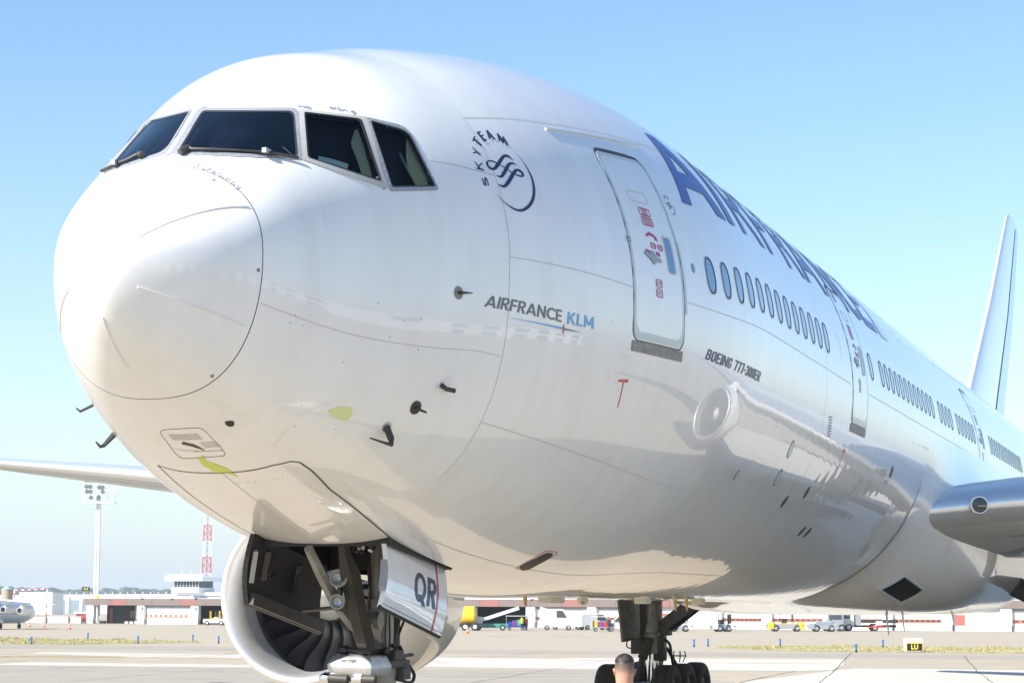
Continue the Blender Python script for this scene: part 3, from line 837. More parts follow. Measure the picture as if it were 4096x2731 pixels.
def stroke_text(body, t, gap=.1, shear=0.0):
    """list of (verts, faces) per stroke, height 1, and the overall width"""
    g = glyphs(t)
    x = 0.0
    out = []
    for ch in body:
        w, ss = g[ch]
        for s_ in ss:
            P = np.array(s_, float)
            closed = len(P) > 3 and np.allclose(P[0], P[-1])
            n = len(P)
            nor = []
            for i in range(n):
                a = P[i] - P[i - 1] if i else (P[-1] - P[-2] if closed else P[1] - P[0])
                c = P[i + 1] - P[i] if i < n - 1 else (P[1] - P[0] if closed else P[-1] - P[-2])
                a, c = a / np.linalg.norm(a), c / np.linalg.norm(c)
                na, nc_ = np.array([-a[1], a[0]]), np.array([-c[1], c[0]])
                m = na + nc_
                m /= np.linalg.norm(m)
                nor.append(m / max(.45, m @ na))
            nor = np.array(nor)
            A, B = P + nor * t / 2, P - nor * t / 2
            if n == 2 and abs(P[0][0] - P[1][0]) > .02 and abs(P[0][1] - P[1][1]) > .02:    # diagonal: cut level at both ends
                d = P[1] - P[0]
                hx = t / 2 * np.linalg.norm(d) / abs(d[1])
                A, B = P + [hx, 0], P - [hx, 0]
            V = np.concatenate([A, B])
            V[:, 1] = np.clip(V[:, 1], -.12 if ch == 'Q' else 0, 1)
            V = np.stack([V[:, 0] + x + V[:, 1] * shear, V[:, 1]], -1)
            vv, ff = [], []
            for i in range(n - 1):
                c = max(1, int(np.linalg.norm(V[i + 1] - V[i]) / .2))
                for j in range(c):
                    a_, b_ = j / c, (j + 1) / c
                    k = len(vv)
                    vv += [V[i] * (1 - a_) + V[i + 1] * a_, V[i] * (1 - b_) + V[i + 1] * b_, V[n + i] * (1 - b_) + V[n + i + 1] * b_, V[n + i] * (1 - a_) + V[n + i + 1] * a_]
                    ff.append((k, k + 1, k + 2, k + 3))
            out.append((np.array(vv), ff))
        x += w + gap
    return out, x - gap
def strokes_skin(name, body, t, gap, bl, br, tr, tl, mat_, parent, off=.004, shear=0.0, x0=0.0, wtot=None):
    st, w = stroke_text(body, t, gap, shear)
    mp = bilinear(bl, br, tr, tl, wtot or w, 1.0)
    V, F = [], []
    for k, (v, f) in enumerate(st):
        n = len(V)
        vv, ff = v, f
        X, Pp = mp(vv[:, 0] + x0, vv[:, 1])
        V += list(S(X, Pp, off + .0003 * (k % 5)))
        F += [tuple(i + n for i in q) for q in ff]
    return link(name, mesh(name, V, F, False), parent, mat_)

# ---- cockpit glazing
def rivets(name, L, parent, step=.075, r=.0075, off=.007):
    P = np.array(L + [L[0]])
    C = S(P[:, 0], P[:, 1], 0)
    d = np.r_[0, np.cumsum(np.linalg.norm(np.diff(C, axis=0), axis=1))]
    n = int(d[-1] / step)
    s = np.linspace(0, d[-1], n, endpoint=False)
    X, Q = np.interp(s, d, P[:, 0]), np.interp(s, d, P[:, 1])
    A, B = S(X, Q, off), S(X, Q, off + .006)
    m = MB()
    for a, b_ in zip(A, B):
        m.bar(a, b_, r, n=6, r2=r * .55)
    return m.obj(name, M['alloy'], parent, kind='stuff')

for nm, G, Fr, gm, fm, riv in (('windshield', g2, f2, 'glass_front', 'belt', 1), ('windshield', g1, f1, 'glass_front', 'belt', 1), ('side_window', g3, f3, 'glass', 'belt2', 0), ('side_window', g4, f4, 'glass', 'belt', 1), ('side_window', g3m, f3m, 'glass', 'belt2', 0), ('side_window', g4m, f4m, 'glass', 'belt', 1)):
    s1 = loopmix(G, Fr, .20)
    fr = ring(nm, s1, loopmix(G, Fr, 1.06), M[fm], plane, .0085, .0085, depth=.05)
    ring('seal', loopmix(G, Fr, -.05), loopmix(G, Fr, .24), M['seal'], fr, .010, .004, depth=.03)
    disc('pane', loopmix(G, Fr, .05), M[gm], fr, .002)
    if riv:
        rivets('rivet', loopmix(G, Fr, .68), fr)
# joint posts between the windows
for P, w, mm in (([[2.02, 1.66], [1.55, 1.60], [1.16, 1.575]], .06, 'belt2'), ([[2.15, 1.085], [1.98, .9], [1.76, .737]], .03, 'belt2')):
    strip('window_post', P, w, M[mm], plane, .006)
# dark cockpit behind the glass, lining of the aft window posts, a sheet on the sill, a visor rod
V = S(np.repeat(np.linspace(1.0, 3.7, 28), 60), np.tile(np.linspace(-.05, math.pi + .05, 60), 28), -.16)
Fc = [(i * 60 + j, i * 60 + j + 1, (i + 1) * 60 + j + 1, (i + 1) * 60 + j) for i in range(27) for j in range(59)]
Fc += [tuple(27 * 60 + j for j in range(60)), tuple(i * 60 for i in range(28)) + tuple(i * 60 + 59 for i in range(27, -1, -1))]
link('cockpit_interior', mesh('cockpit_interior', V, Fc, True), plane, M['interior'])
fill('window_lining', [lin3], M['tan'], plane, -.05)
fill('window_lining', [lin4], M['tan'], plane, -.05)
fill('paper_sheet', [pap], M['paper'], plane, -.04)
b = MB()
b.tube(S(*np.array(rod).T, -.06), .012, 6)
b.obj('visor_rod', M['belt'], plane)
# wipers
for P in (wip, wip1):
    A = S(*np.array(P).T, .035)
    w_ = MB()
    w_.tube([A[0], A[1]], [.03, .028], 8)
    w_.tube(A[1:], [.02] + [.013] * (len(A) - 2), 6)
    wo_ = w_.obj('windshield_wiper', M['gear_dark'], plane, True)
    q = MB()
    m_ = A[len(A) // 2 + 1] if len(A) > 5 else A[3]
    q.box(-.05, .05, -.02, .02, -.012, .03, Matrix.Translation(Vector(m_)))
    q.obj('wiper_clip', M['belt'], wo_)
    q = MB()
    D = S(*np.array(P[1:]).T, .028)
    q.tube(list(D), .010, 5)
    q.obj('wiper_blade', M['rubber'], wo_)

# ---- radome: lightning strips, studs
for a, c in (((.286, .919), (.996, .5032)), ((.226, -.5191), (.989, -.4997)), ((.205, -1.6298), (.652, -1.5942)), ((.352, -2.7496), (1.0, -2.668)), ((.21, 2.6), (.98, 2.45))):
    strip('lightning_strip', [a, c], [.016, .013, .009], M['white'], radome, .0, step=.03, h=.012)
for x, p in ((.974, .9871), (.992, -.073), (.985, -1.0105)):
    q = MB()
    A, B = S(x, p, -.002), S(x, p, .004)
    q.bar(A, B, .016, n=10)
    q.obj('stud', M['sill'], radome)

# ---- skin joints
for P, w, mm in (([(3.945, 1.2), (3.945, .7145), (3.945, .0705)], .007, 'line'), ([(3.93, .07), (3.915, -.9)], .006, 'line'), ([(3.949, .7145), (5.262, .7060), (9.2, .7145), (24, .7145)], .009, 'line'),
                 ([(3.11, .482), (3.93, .409)], .010, 'line'), ([(3.945, .0705), (6.17, .042)], .008, 'line_cream'), ([(7.43, .043), (16.4, .016)], .008, 'line_cream'), ([(17.95, .016), (32, .012)], .008, 'line'),
                 ([(1.05, -.2953), (3.528, -.251), (3.9, -.262)], .007, 'line_cream'), ([(3.91, -.5507), (8.656, -.6387), (24.4, -.65)], .007, 'line'), ([(14.5, 1.3), (14.5, -1.35)], .007, 'line'),
                 ([(24.3, 1.3), (24.3, -.05)], .006, 'line'), ([(32.2, .6), (32.2, -.5)], .009, 'line'), ([(5.0, -1.22), (12, -1.1), (24.3, -1.08)], .007, 'line'), ([(1.7, .9), (1.7, .2)], .002, 'line')):
    strip('skin_joint', P, w, M[mm], plane, .0025)
strip('drip_rail', [(5.37, .6687), (6.6, .675), (7.81, .6873)], .034, M['panel_grey'], plane, .0, h=.016)
# small sensor bosses and rivet runs along the joints
q = MB()
for P in (([(2.5, -.9), (2.9, -.95)]), ([(1.2, -1.2), (1.5, -1.15)]), ([(2.55, -1.36), (2.62, -1.6)]), ([(6.45, .13), (7.05, .10)]), ([(6.5, .1), (7.1, .08)]), ([(1.9, -1.05), (2.0, -1.2)])):
    (a, pa), (c, pc) = P
    for i in range(9):
        t = i / 8
        for d in (0, .03):
            A, B = S(a + (c - a) * t, pa + (pc - pa) * t + d, 0), S(a + (c - a) * t, pa + (pc - pa) * t + d, .003)
            q.bar(A, B, .0035, n=5)
q.obj('rivet_row', M['line'], plane, kind='stuff')
# chipped paint above the windows and on the radome joint
for (xa, pa, xb, pb, n) in ((1.98, 1.68, 2.06, 1.60, 7), (2.26, 1.10, 2.3, 1.02, 6), (2.44, .97, 2.62, .85, 12), (1.05, 1.28, 1.03, .72, 24), (2.45, .37, 2.42, .45, 4)):
    for i in range(n):
        t = (i + rng.random()) / n
        x, p = xa + (xb - xa) * t + rng.uniform(-.015, .02), pa + (pb - pa) * t
        sx, sp = rng.uniform(.008, .03), rng.uniform(.006, .022)
        L = [(x + sx * math.cos(a) * rng.uniform(.5, 1.2), p + sp * math.sin(a) * rng.uniform(.5, 1.2)) for a in np.linspace(0, 2 * math.pi, 9)[:-1]]
        fill('paint_chip', [L], M['belt'], plane, .0018, du=1, dv=1)

# ---- lettering and emblem
for i, R_ in enumerate(EMB):
    n = len(R_)
    L = [(r[0], r[1]) for r in R_] + [(r[2], r[3]) for r in R_]
    F = [(i_, i_ + 1, n + i_ + 1, n + i_) for i_ in range(n - 1)]
    me = mesh('emblem', S(*np.array(L).T, .004 + .0004 * (i % 4)), F, True)
    link('emblem_ribbon' if i < 2 else 'emblem_arc' if i == 2 else 'emblem_letter', me, plane, M['navy'])
text_skin('emblem_letter', 'S', SLET[0], SLET[1], SLET[2], SLET[3], M['navy'], plane, .02)
strokes_skin('lettering', 'AIRFRANCE', .155, .105, AFC[0], AFC[1], AFC[2], AFC[3], M['charcoal'], plane)
strokes_skin('lettering', 'KLM', .16, .13, AFC[4], AFC[5], AFC[6], AFC[7], M['cyan'], plane)
for P, m_ in zip(KLINE, ('cyan', 'charcoal', 'red')):
    fill('lettering_rule', [P], M[m_], plane, .0045 if m_ != 'red' else .0052)
strokes_skin('lettering', 'BOEING 777-300ER', .17, .115, BOE[0], BOE[1], BOE[2], BOE[3], M['navy'], plane)
for i, R_ in enumerate(EMB):                                 # the small repeat of the emblem aft of the door
    n = len(R_)
    L = np.array([(r[0], r[1]) for r in R_] + [(r[2], r[3]) for r in R_])
    L = np.stack([7.63 + (L[:, 0] - 4.18) * .27, .412 + (L[:, 1] - .43) * .21], -1)
    link('emblem_mark', mesh('emblem_mark', S(L[:, 0], L[:, 1], .004 + .0004 * (i % 4)), [(i_, i_ + 1, n + i_ + 1, n + i_) for i_ in range(n - 1)], True), plane, M['navy'])
BV = lambda u, v: (u, .449 + v * .379)
def big(loops, du=.15):
    fill('title_letter', loops, M['navy_big'], plane, .0068, BV, du=du, dv=.08)
big([[(8.124, 0), (8.426, 0), (8.572, .235), (9.267, .24), (9.409, .01), (9.81, 0), (9.145, 1), (8.778, 1)], [(8.681, .44), (9.111, .447), (8.916, .74)]])
big([[(9.94, 0), (10.249, 0), (10.35, 1), (10.05, 1)]])
def letR(x, w):
    big([[(x, 0), (x + .22, 0), (x + .26, .36), (x + .5 * w, .36), (x + w - .24, 0), (x + w, 0), (x + .7 * w, .42), (x + .92 * w, .56), (x + .95 * w, .82), (x + .75 * w, 1), (x + .1, 1)], [(x + .29, .52), (x + .62 * w, .54), (x + .72 * w, .66), (x + .7 * w, .82), (x + .32, .84)]])
letR(10.695, 1.295)
big([[(12.272, 0), (12.49, 0), (12.53, .4), (13.1, .4), (13.12, .56), (12.55, .56), (12.58, .84), (13.3, .84), (13.32, 1), (12.37, 1)]])
letR(13.485, 1.2)
big([[(14.768, 0), (15.0, 0), (15.16, .24), (15.95, .24), (16.12, 0), (16.4, 0), (15.75, 1), (15.4, 1)], [(15.27, .42), (15.82, .42), (15.56, .76)]])
big([[(16.812, 0), (17.02, 0), (17.06, .7), (17.95, 0), (18.2, 0), (18.3, 1), (18.09, 1), (18.04, .33), (17.15, 1), (16.9, 1)]])
big([[(19.5, .06), (19.45, .22), (19.0, .17), (18.72, .3), (18.68, .62), (18.95, .84), (19.5, .8), (19.55, .95), (18.9, 1), (18.5, .8), (18.42, .4), (18.62, .1), (19.0, 0)]])
big([[(19.664, 0), (20.826, 0), (20.8, .16), (19.9, .16), (19.92, .42), (20.6, .42), (20.6, .57), (19.94, .57), (19.96, .84), (20.75, .84), (20.76, 1), (19.75, 1)]])
fill('title_accent', [[(21.187, 0), (21.98, 0), (21.75, .5), (21.35, 1.0), (20.9, 1.35), (21.1, .7)]], M['accent'], plane, .0068, BV, du=.15, dv=.08)

# ---- passenger doors
def rr(x0, x1, p0, p1, rx=.13, rp=.05, n=6, m=7):
    out = []
    C = ((x1 - rx, p1 - rp, 0), (x0 + rx, p1 - rp, 90), (x0 + rx, p0 + rp, 180), (x1 - rx, p0 + rp, 270))
    for i, (cx, cp, a) in enumerate(C):
        for k in range(n):
            t = math.radians(a + 90 * k / (n - 1))
            out.append([cx + rx * math.cos(t), cp + rp * math.sin(t)])
        nx = C[(i + 1) % 4]
        t = math.radians(nx[2])
        q = [nx[0] + rx * math.cos(t), nx[1] + rp * math.sin(t)]
        p = out[-1]
        for k in range(1, m):
            out.append([p[0] + (q[0] - p[0]) * k / m, p[1] + (q[1] - p[1]) * k / m])
    return out

def door(x0, x1, p0, p1, detail):
    L = rr(x0, x1, p0, p1)
    d = disc('cabin_door', rr(x0 + .012, x1 - .012, p0 + .004, p1 - .004), M['white'], plane, .005, rings=10)
    ring('door_gap', rr(x0, x1, p0, p1), rr(x0 - .012, x1 + .012, p0 - .004, p1 + .004), M['line_dark'], d, .003, depth=.02)
    ring('door_edge', rr(x0 + .055, x1 - .055, p0 + .03, p1 - .022), rr(x0 + .014, x1 - .014, p0 + .005, p1 - .005), M['panel_grey'], d, .0065, depth=.004)
    strip('door_shadow_gap', [(x0 + .03, p1 - .012), (x0 + .1, p1 + .006), ((x0 + x1) / 2, p1 + .006), (x1 - .1, p1 + .004), (x1 - .02, p1 - .02)], [.02, .05, .05, .05, .015], M['line_dark'], d, .006)  # flat dark strip painting the shaded gap along the door top
    disc('sill_plate', rr(x0 + .005, x1 + .005, p0 - .042 if detail else p0 - .045, p0 - .004, .02, .006), M['sill'], d, .0055)
    xm = (x0 + x1) / 2
    wx0, wx1 = x1 - .34, x1 - .19
    W_ = rr(wx0, wx1, p0 + .262, p0 + .392, .05, .016)
    wf = ring('door_window', W_, rr(wx0 - .022, wx1 + .022, p0 + .255, p0 + .40, .06, .02), M['panel_grey'], d, .016, .006, depth=.015)
    disc('pane', W_, M['pane'], wf, .008)
    # handle plate: a four-armed cover with two red flags
    hx, hp = x0 + .525, p0 + .298
    L = [(-.2, .006), (-.19, .018), (-.07, .01), (-.04, .022), (.0, .027), (.04, .022), (.07, .006), (.19, .0), (.2, -.012), (.06, -.013), (.03, -.024), (0, -.027), (-.03, -.022), (-.06, -.012)]
    fill('door_handle', [[(hx + a, hp + c) for a, c in L]], M['belt'], d, .014)
    for a in (-.15, .10):
        fill('flag_mark', [[(hx + a, hp + .012), (hx + a + .085, hp + .009), (hx + a + .085, hp + .024), (hx + a, hp + .027)]], M['crimson'], d, .0095)
    fill('arrow_mark', [[(hx - .08, hp + .083), (hx + .02, hp + .098), (hx + .12, hp + .093), (hx + .17, hp + .083), (hx + .16, hp + .094), (hx + .21, hp + .068), (hx + .12, hp + .072), (hx + .14, hp + .078), (hx + .04, hp + .085), (hx - .07, hp + .076)]], M['crimson'], d, .0085)
    def frame(a0, a1, b0, b1, t=.010, tp=.0035):
        ring('placard', rr(a0 + t, a1 - t, b0 + tp, b1 - tp, .02, .007, 4, 2), rr(a0, a1, b0, b1, .026, .009, 4, 2), M['crimson'], d, .0085, depth=.002)
    for k, (b0, b1) in enumerate(((p0 + .459, p0 + .492), (p0 + .42, p0 + .455))):
        frame(x0 + .455, x0 + .73, b0, b1)
        for r_ in range(4):
            bb = b1 - .0075 - r_ * .0066
            sh = rng.uniform(.0, .04)
            strip('placard_line', [(x0 + .485 + sh, bb), (x0 + .70 - sh, bb - .0005)], .009, M['crimson'], d, .0085)
    frame(x0 + .523, x0 + .648, p0 + .333, p0 + .356)
    frame(x0 + .69, x0 + .815, p0 + .332, p0 + .355)
    tx_ = lambda s, a0, a1, b0, b1: text_skin('placard_text', s, (a0, b0), (a1, b0), (a1, b1), (a0, b1), M['crimson'], d, .01, off=.009)
    tx_('OUVRIR', x0 + .535, x0 + .638, p0 + .339, p0 + .350)
    tx_('OPEN', x0 + .70, x0 + .805, p0 + .338, p0 + .349)
    frame(x0 + .525, x0 + .68, p0 + .192, p0 + .222)
    frame(x0 + .525, x0 + .68, p0 + .158, p0 + .188)
    tx_('SORTIE', x0 + .537, x0 + .668, p0 + .199, p0 + .215)
    tx_('EXIT', x0 + .55, x0 + .655, p0 + .165, p0 + .181)
    ring('step_cover', rr(x0 + .33, x0 + .77, p0 + .515, p0 + .556, .04, .012, 4, 3), rr(x0 + .322, x0 + .778, p0 + .512, p0 + .559, .045, .014, 4, 3), M['line'], d, .0075, depth=.003)
    return d
d1 = door(6.19, 7.425, -.128, .598, True)
ring('sensor_mark', rr(6.155, 6.225, .209, .225, .004, .002, 3, 2), rr(6.147, 6.233, .207, .227, .004, .002, 3, 2), M['teal'], d1, .010, depth=.003)
strip('hinge_cover', [(7.465, .26), (7.475, .12), (7.475, .0)], .05, M['panel_grey'], d1, .004)
door(16.55, 17.86, -.158, .522, False)
door(32.4, 33.62, -.15, .53, False)
strip('door_arc', [(15.70, .24), (15.77, .2), (15.80, .16), (15.80, .11)], .012, M['line'], plane, .003)
disc('peephole', [(7.779 + .045 * math.cos(a), .1766 + .018 * math.sin(a)) for a in np.linspace(0, 2 * math.pi, 17)[:-1]], M['pane'], plane, .005)

# ---- cabin windows: one mesh of frame and pane shared along the constant section
def win_loop(x, sx, sp, n=36):
    out = []
    for k in range(n):
        a = 2 * math.pi * k / n
        c, s = math.cos(a), math.sin(a)
        out.append([x + sx * math.copysign(abs(c)**.8, c), .1708 + sp * math.copysign(abs(s)**.8, s)])
    return out
wx = [8.3 + .5334 * i for i in list(range(13)) + [19] + list(range(21, 33)) + list(range(34, 38)) + list(range(39, 45)) + list(range(50, 64))]
proto = None
for x in wx:
    if x < 11 or proto is None:
        fr = ring('cabin_window', win_loop(x, .118, .062), win_loop(x, .140, .0685), M['seal'], plane, .009, .006, depth=.02)
        pn = disc('pane', win_loop(x, .122, .063), M['pane'], fr, .0035, rings=4)
        rm = ring('window_rim', win_loop(x, .135, .067), win_loop(x, .155, .073), M['panel_grey'], fr, .0045, depth=.01)
        if x > 11:
            proto = (fr, pn, rm, x)
    else:
        c = proto[0].copy()
        COL.objects.link(c)
        c.location = (x - proto[3], 0, 0)
        for k in proto[1:3]:
            e = k.copy()
            COL.objects.link(e)
            e.parent = c
# upper rail along the crown letters: short dark vents
for i in range(8):
    strip('crown_vent', [(10.6 + i * 1.35, .90), (11.15 + i * 1.35, .90)], .02, M['line_dark'], plane, .010)
# ------------------------------------------------------------------ lower nose details
def vane(name, x, p, pts, r, mat_, plate=.05):
    """small probe: round base plate and a bent arm standing off the skin; pts = (along, out, up)"""
    c = S(x, p, 0)
    n = S(x, p, 1.0) - c
    ax = S(x + .01, p, 0) - c
    ax /= np.linalg.norm(ax)
    up = np.cross(ax, n)
    if up[2] < 0:
        up = -up
    q = MB()
    if plate:
        q.bar(c - n * .005, c + n * .006, plate, n=14)
    o = q.obj(name, mat_, plane) if plate else None
    q = MB()
    q.tube([c + ax * a + n * b_ + up * d for a, b_, d in pts], r, 7)
    q.obj('probe_arm' if o else name, M['gear_dark'], o or plane, True)
    return o
vane('angle_vane', 3.238, -.0458, [(0, 0, 0), (0, .04, 0), (.14, .05, 0)], [.018, .015, .004], M['sill'], .06)
vane('temperature_probe', 3.207, -.419, [(0, 0, 0), (0, .06, -.02), (.10, .08, -.02)], [.022, .022, .022], M['alloy'], .03)
vane('ice_detector', 2.999, -.556, [(0, 0, 0), (.0, .05, 0), (.05, .1, 0)], [.018, .014, .010], M['gear_dark'], .065)
vane('pitot_probe', 2.80, -.7085, [(0, 0, 0), (.03, .09, -.06), (.03, .13, -.10), (-.08, .14, -.10), (-.27, .14, -.10)], [.032, .032, .02, .012, .007], M['alloy'], .05)
vane('pitot_probe', 2.75, math.pi + .72, [(0, 0, 0), (.02, .14, -.03), (-.02, .17, -.035), (-.2, .17, -.03)], [.03, .02, .014, .008], M['alloy'], .05)
vane('pitot_probe', 2.2, math.pi + .62, [(0, 0, 0), (.0, .14, 0), (-.12, .15, 0)], [.014, .012, .007], M['alloy'], .04)
ring('access_hatch', grow(hatch, .985), grow(hatch, 1.0), M['line_dark'], plane, .003, depth=.01)
disc('drain_port', oval, M['black'], plane, .004)
c_ = np.mean(np.array(hatch), 0)
ha = lambda dx, dp: (c_[0] + dx, c_[1] + dp)
strip('latch_handle', [ha(-.03, -.03), ha(.02, .0), ha(.11, .02)], [.05, .045, .012], M['gear_dark'], plane, .006)
for dx, dp, w, m_ in ((-.17, .0, .30, 4), (-.02, .075, .2, 4)):
    for k in range(m_):
        strip('hatch_text', [ha(dx + .028 * k, dp - w * .22), ha(dx + .028 * k, dp + w * .22)], .011, M['line'], plane, .0035)
strip('hatch_text', [ha(.14, -.02), ha(.14, .1)], .012, M['line'], plane, .0035)
strip('hatch_text', [ha(.09, -.1), ha(.12, -.05), ha(.125, .0)], .008, M['line'], plane, .0035)
fill('primer_patch', [blotch1], M['lime'], plane, .0025)
fill('primer_patch', [blotch2], M['pale_lime'], plane, .0025)
ring('vent_outline', grow(ventr, .93), ventr, M['red'], plane, .003, depth=.004)
disc('outflow_vent', vent, M['black'], plane, .004)
fill('tow_mark', [[(6.05, -.279), (6.26, -.272), (6.262, -.283), (6.175, -.286), (6.205, -.380), (6.19, -.3805), (6.155, -.285), (6.052, -.289)]], M['red'], plane, .004)
strip('tow_mark', [(16.497, -.3038), (16.49, -.394)], .03, M['red'], plane, .004)
strip('tow_mark', [(16.42, -.300), (16.60, -.299)], .05, M['red'], plane, .004)
for x, p, mm, a, b_ in ((13.0, -.3777, 'panel_grey', .09, .036), (13.0, -.5085, 'panel_grey', .09, .036), (14.17, -.606, 'gear_dark', .075, .028), (15.17, -.539, 'gear_dark', .075, .028), (16.62, -.736, 'gear_dark', .08, .028), (17.07, -.7365, 'gear_dark', .08, .028), (10.82, -.545, 'panel_grey', .05, .02), (21.0, -.31, 'gear_dark', .09, .03)):
    L = [(x + a * math.cos(t), p + b_ * math.sin(t)) for t in np.linspace(0, 2 * math.pi, 25)[:-1]]
    o = disc('service_port', L, M[mm], plane, .004)
    ring('port_rim', L, grow(L, 1.12), M['line_dark'], o, .0045, depth=.01)
    if mm == 'gear_dark':
        for k in range(3):
            strip('port_text', [(x - .25 + k * .06, p - .055), (x - .25 + k * .06, p - .075)], .03, M['line'], o, .003)
for k in range(8):
    strip('vent_slot', [(14.85 + k * .02, -.18 - k * .012), (15.10 + k * .02, -.18 - k * .012)], .014, M['line_dark'], plane, .004)
for x, p in ((18.45, -.454), (19.39, -.446)):
    ring('service_hatch', rr(x - .2, x + .2, p - .05, p + .05, .1, .03, 4, 3), rr(x - .22, x + .22, p - .055, p + .055, .11, .033, 4, 3), M['line'], plane, .004, depth=.01)
    disc('latch_plate', rr(x - .08, x + .08, p - .016, p + .016, .03, .008, 4, 2), M['panel_grey'], plane, .0045)
for xs_, ps_, n in ((6.0, -.19, 3), (8.2, -1.3, 3), (5.4, -1.05, 3), (2.0, -.9, 4), (1.7, -.35, 4), (2.6, -.2, 5)):
    for k in range(n):
        x, p = xs_ + rng.uniform(-.35, .35), ps_ + rng.uniform(-.12, .12)
        L = [(x + .007 * math.cos(t), p + .003 * math.sin(t)) for t in np.linspace(0, 2 * math.pi, 7)[:-1]]
        disc('paint_nick', L, M['line_dark'], plane, .0015, rings=1)
# belly aerials
for x, p, mm, h, l in ((10.0, -1.50, 'brass', .10, .06), (17.2, -1.50, 'brass', .16, .07), (17.9, -1.50, 'brass', .16, .07)):
    c = S(x, p)
    q = MB()
    q.loft([[(x - l / 2, -.02 + c[1], c[2] + .05), (x, -.035 + c[1], c[2] + .05), (x + l / 2, -.02 + c[1], c[2] + .05), (x + l / 2, .02 + c[1], c[2] + .05), (x, .035 + c[1], c[2] + .05), (x - l / 2, .02 + c[1], c[2] + .05)],
            [(x + .02, -.008 + c[1], c[2] - h), (x + .04, -.012 + c[1], c[2] - h), (x + .06, -.008 + c[1], c[2] - h), (x + .06, .008 + c[1], c[2] - h), (x + .04, .012 + c[1], c[2] - h), (x + .02, .008 + c[1], c[2] - h)]])
    q.obj('drain_mast', M[mm], plane)
for x0_, x1_, p in ((11.2, 11.8, -1.545), (18.5, 18.8, -1.50), (15.2, 15.5, -1.5)):
    c = S((x0_ + x1_) / 2, p)
    q = MB()
    q.box(x0_, x1_, c[1] - .09, c[1] + .09, c[2] - .06, c[2] + .08)
    q.obj('antenna_housing', M['cream'], plane, True, bevel=.025)
c = S(13.0, -1.56)
q = MB()
q.lathe([(-.05, .085), (0, .08), (.05, .065), (.075, .04), (.085, .002)], c, (0, 0, -1), 20)
lt = q.obj('beacon_housing', M['cream'], plane, True)
q = MB()
q.bar(c + np.array([-.075, -.02, -.045]), c + np.array([-.05, -.012, -.05]), .022, n=12)
q.obj('lamp', M['brass'], lt)

# ------------------------------------------------------------------ wing-body fairing
fx = np.concatenate([[24.4], np.arange(24.5, 48.3, .35)])
fp = np.linspace(-math.pi + .0, .0, 121)
grid_skin('belly_fairing', fx, fp, None, M['white'], plane, base=F0, wrap=False)
for P in ([(26.4, -.3), (27.2, -.8), (27.6, -1.5)], [(29.6, -.55), (30.4, -1.0), (30.6, -1.5)], [(24.5, -1.02), (28, -1.05), (34, -1.1)]):
    strip('skin_joint', P, .008, M['line'], plane, .004, base=F0)
# ram-air inlet: a black patch painted for the opening's shade, in a raised frame
L = [(25.95, -.966), (26.03, -.832), (27.08, -.836), (27.2, -.961)]
RP = []
for i in range(4):
    a, c = np.array(L[i]), np.array(L[(i + 1) % 4])
    RP += [list(a + (c - a) * t) for t in np.linspace(0, 1, 7)[:-1]]
o = disc('ram_air_inlet', RP, M['black'], plane, .012, base=F0)
ring('inlet_frame', RP, grow(RP, 1.16), M['panel_grey'], o, .05, .02, base=F0, depth=.06)
for x, p, hh in ((28.3, -1.02, .42), (30.1, -1.177, .42), (33.0, -.95, .2)):
    c = S(x, p, 0, F0)
    q = MB()
    q.loft([[(x - .22, c[1] - .012, c[2] + .05), (x, c[1] - .03, c[2] + .05), (x + .2, c[1], c[2] + .05), (x, c[1] + .03, c[2] + .05)], [(x + .22, c[1] - .008, c[2] - hh), (x + .3, c[1] - .014, c[2] - hh), (x + .38, c[1], c[2] - hh), (x + .3, c[1] + .014, c[2] - hh)]])
    q.obj('blade_antenna', M['panel_grey'], plane)

# ------------------------------------------------------------------ wings
AF = [(1, 0), (.9, .022), (.75, .042), (.6, .056), (.45, .062), (.3, .061), (.2, .055), (.12, .046), (.07, .037), (.035, .027), (.012, .0165), (.003, .0085), (0, 0)]
LOOPA = [(x, z * 1.0) for x, z in AF] + [(x, -z * .95) for x, z in AF[-2:0:-1]]
WST = [(2.4, 25.2, -1.46, 14.0, .80), (4.2, 25.95, -1.24, 13.2, .88), (6.6, 27.1, -1.0, 11.9, .98), (9.6, 29.15, -.72, 9.9, 1.02), (14, 32.1, -.28, 8.0, .95), (20, 36.1, .36, 6.2, .88), (27, 40.8, 1.08, 4.1, .82), (32.2, 44.6, 1.62, 2.0, .75), (32.4, 45.2, 1.64, 1.2, .6)]
def wing_sec(st, sgn, kx0=0.0, kx1=1.0, grow_=0.0, low=1.0):
    y, xl, zl, c, t = st
    out = []
    for x, z in LOOPA:
        if kx0 <= x <= (kx1 if z >= 0 else kx1 * low):
            g = grow_
            out.append((xl + x * c - (g if x < .01 else 0), sgn * y, zl + H0 + z * c * t * 1.05 + (g if z > 0 else -g if z < 0 else 0) - x * c * .015 * 1.0))
    return out
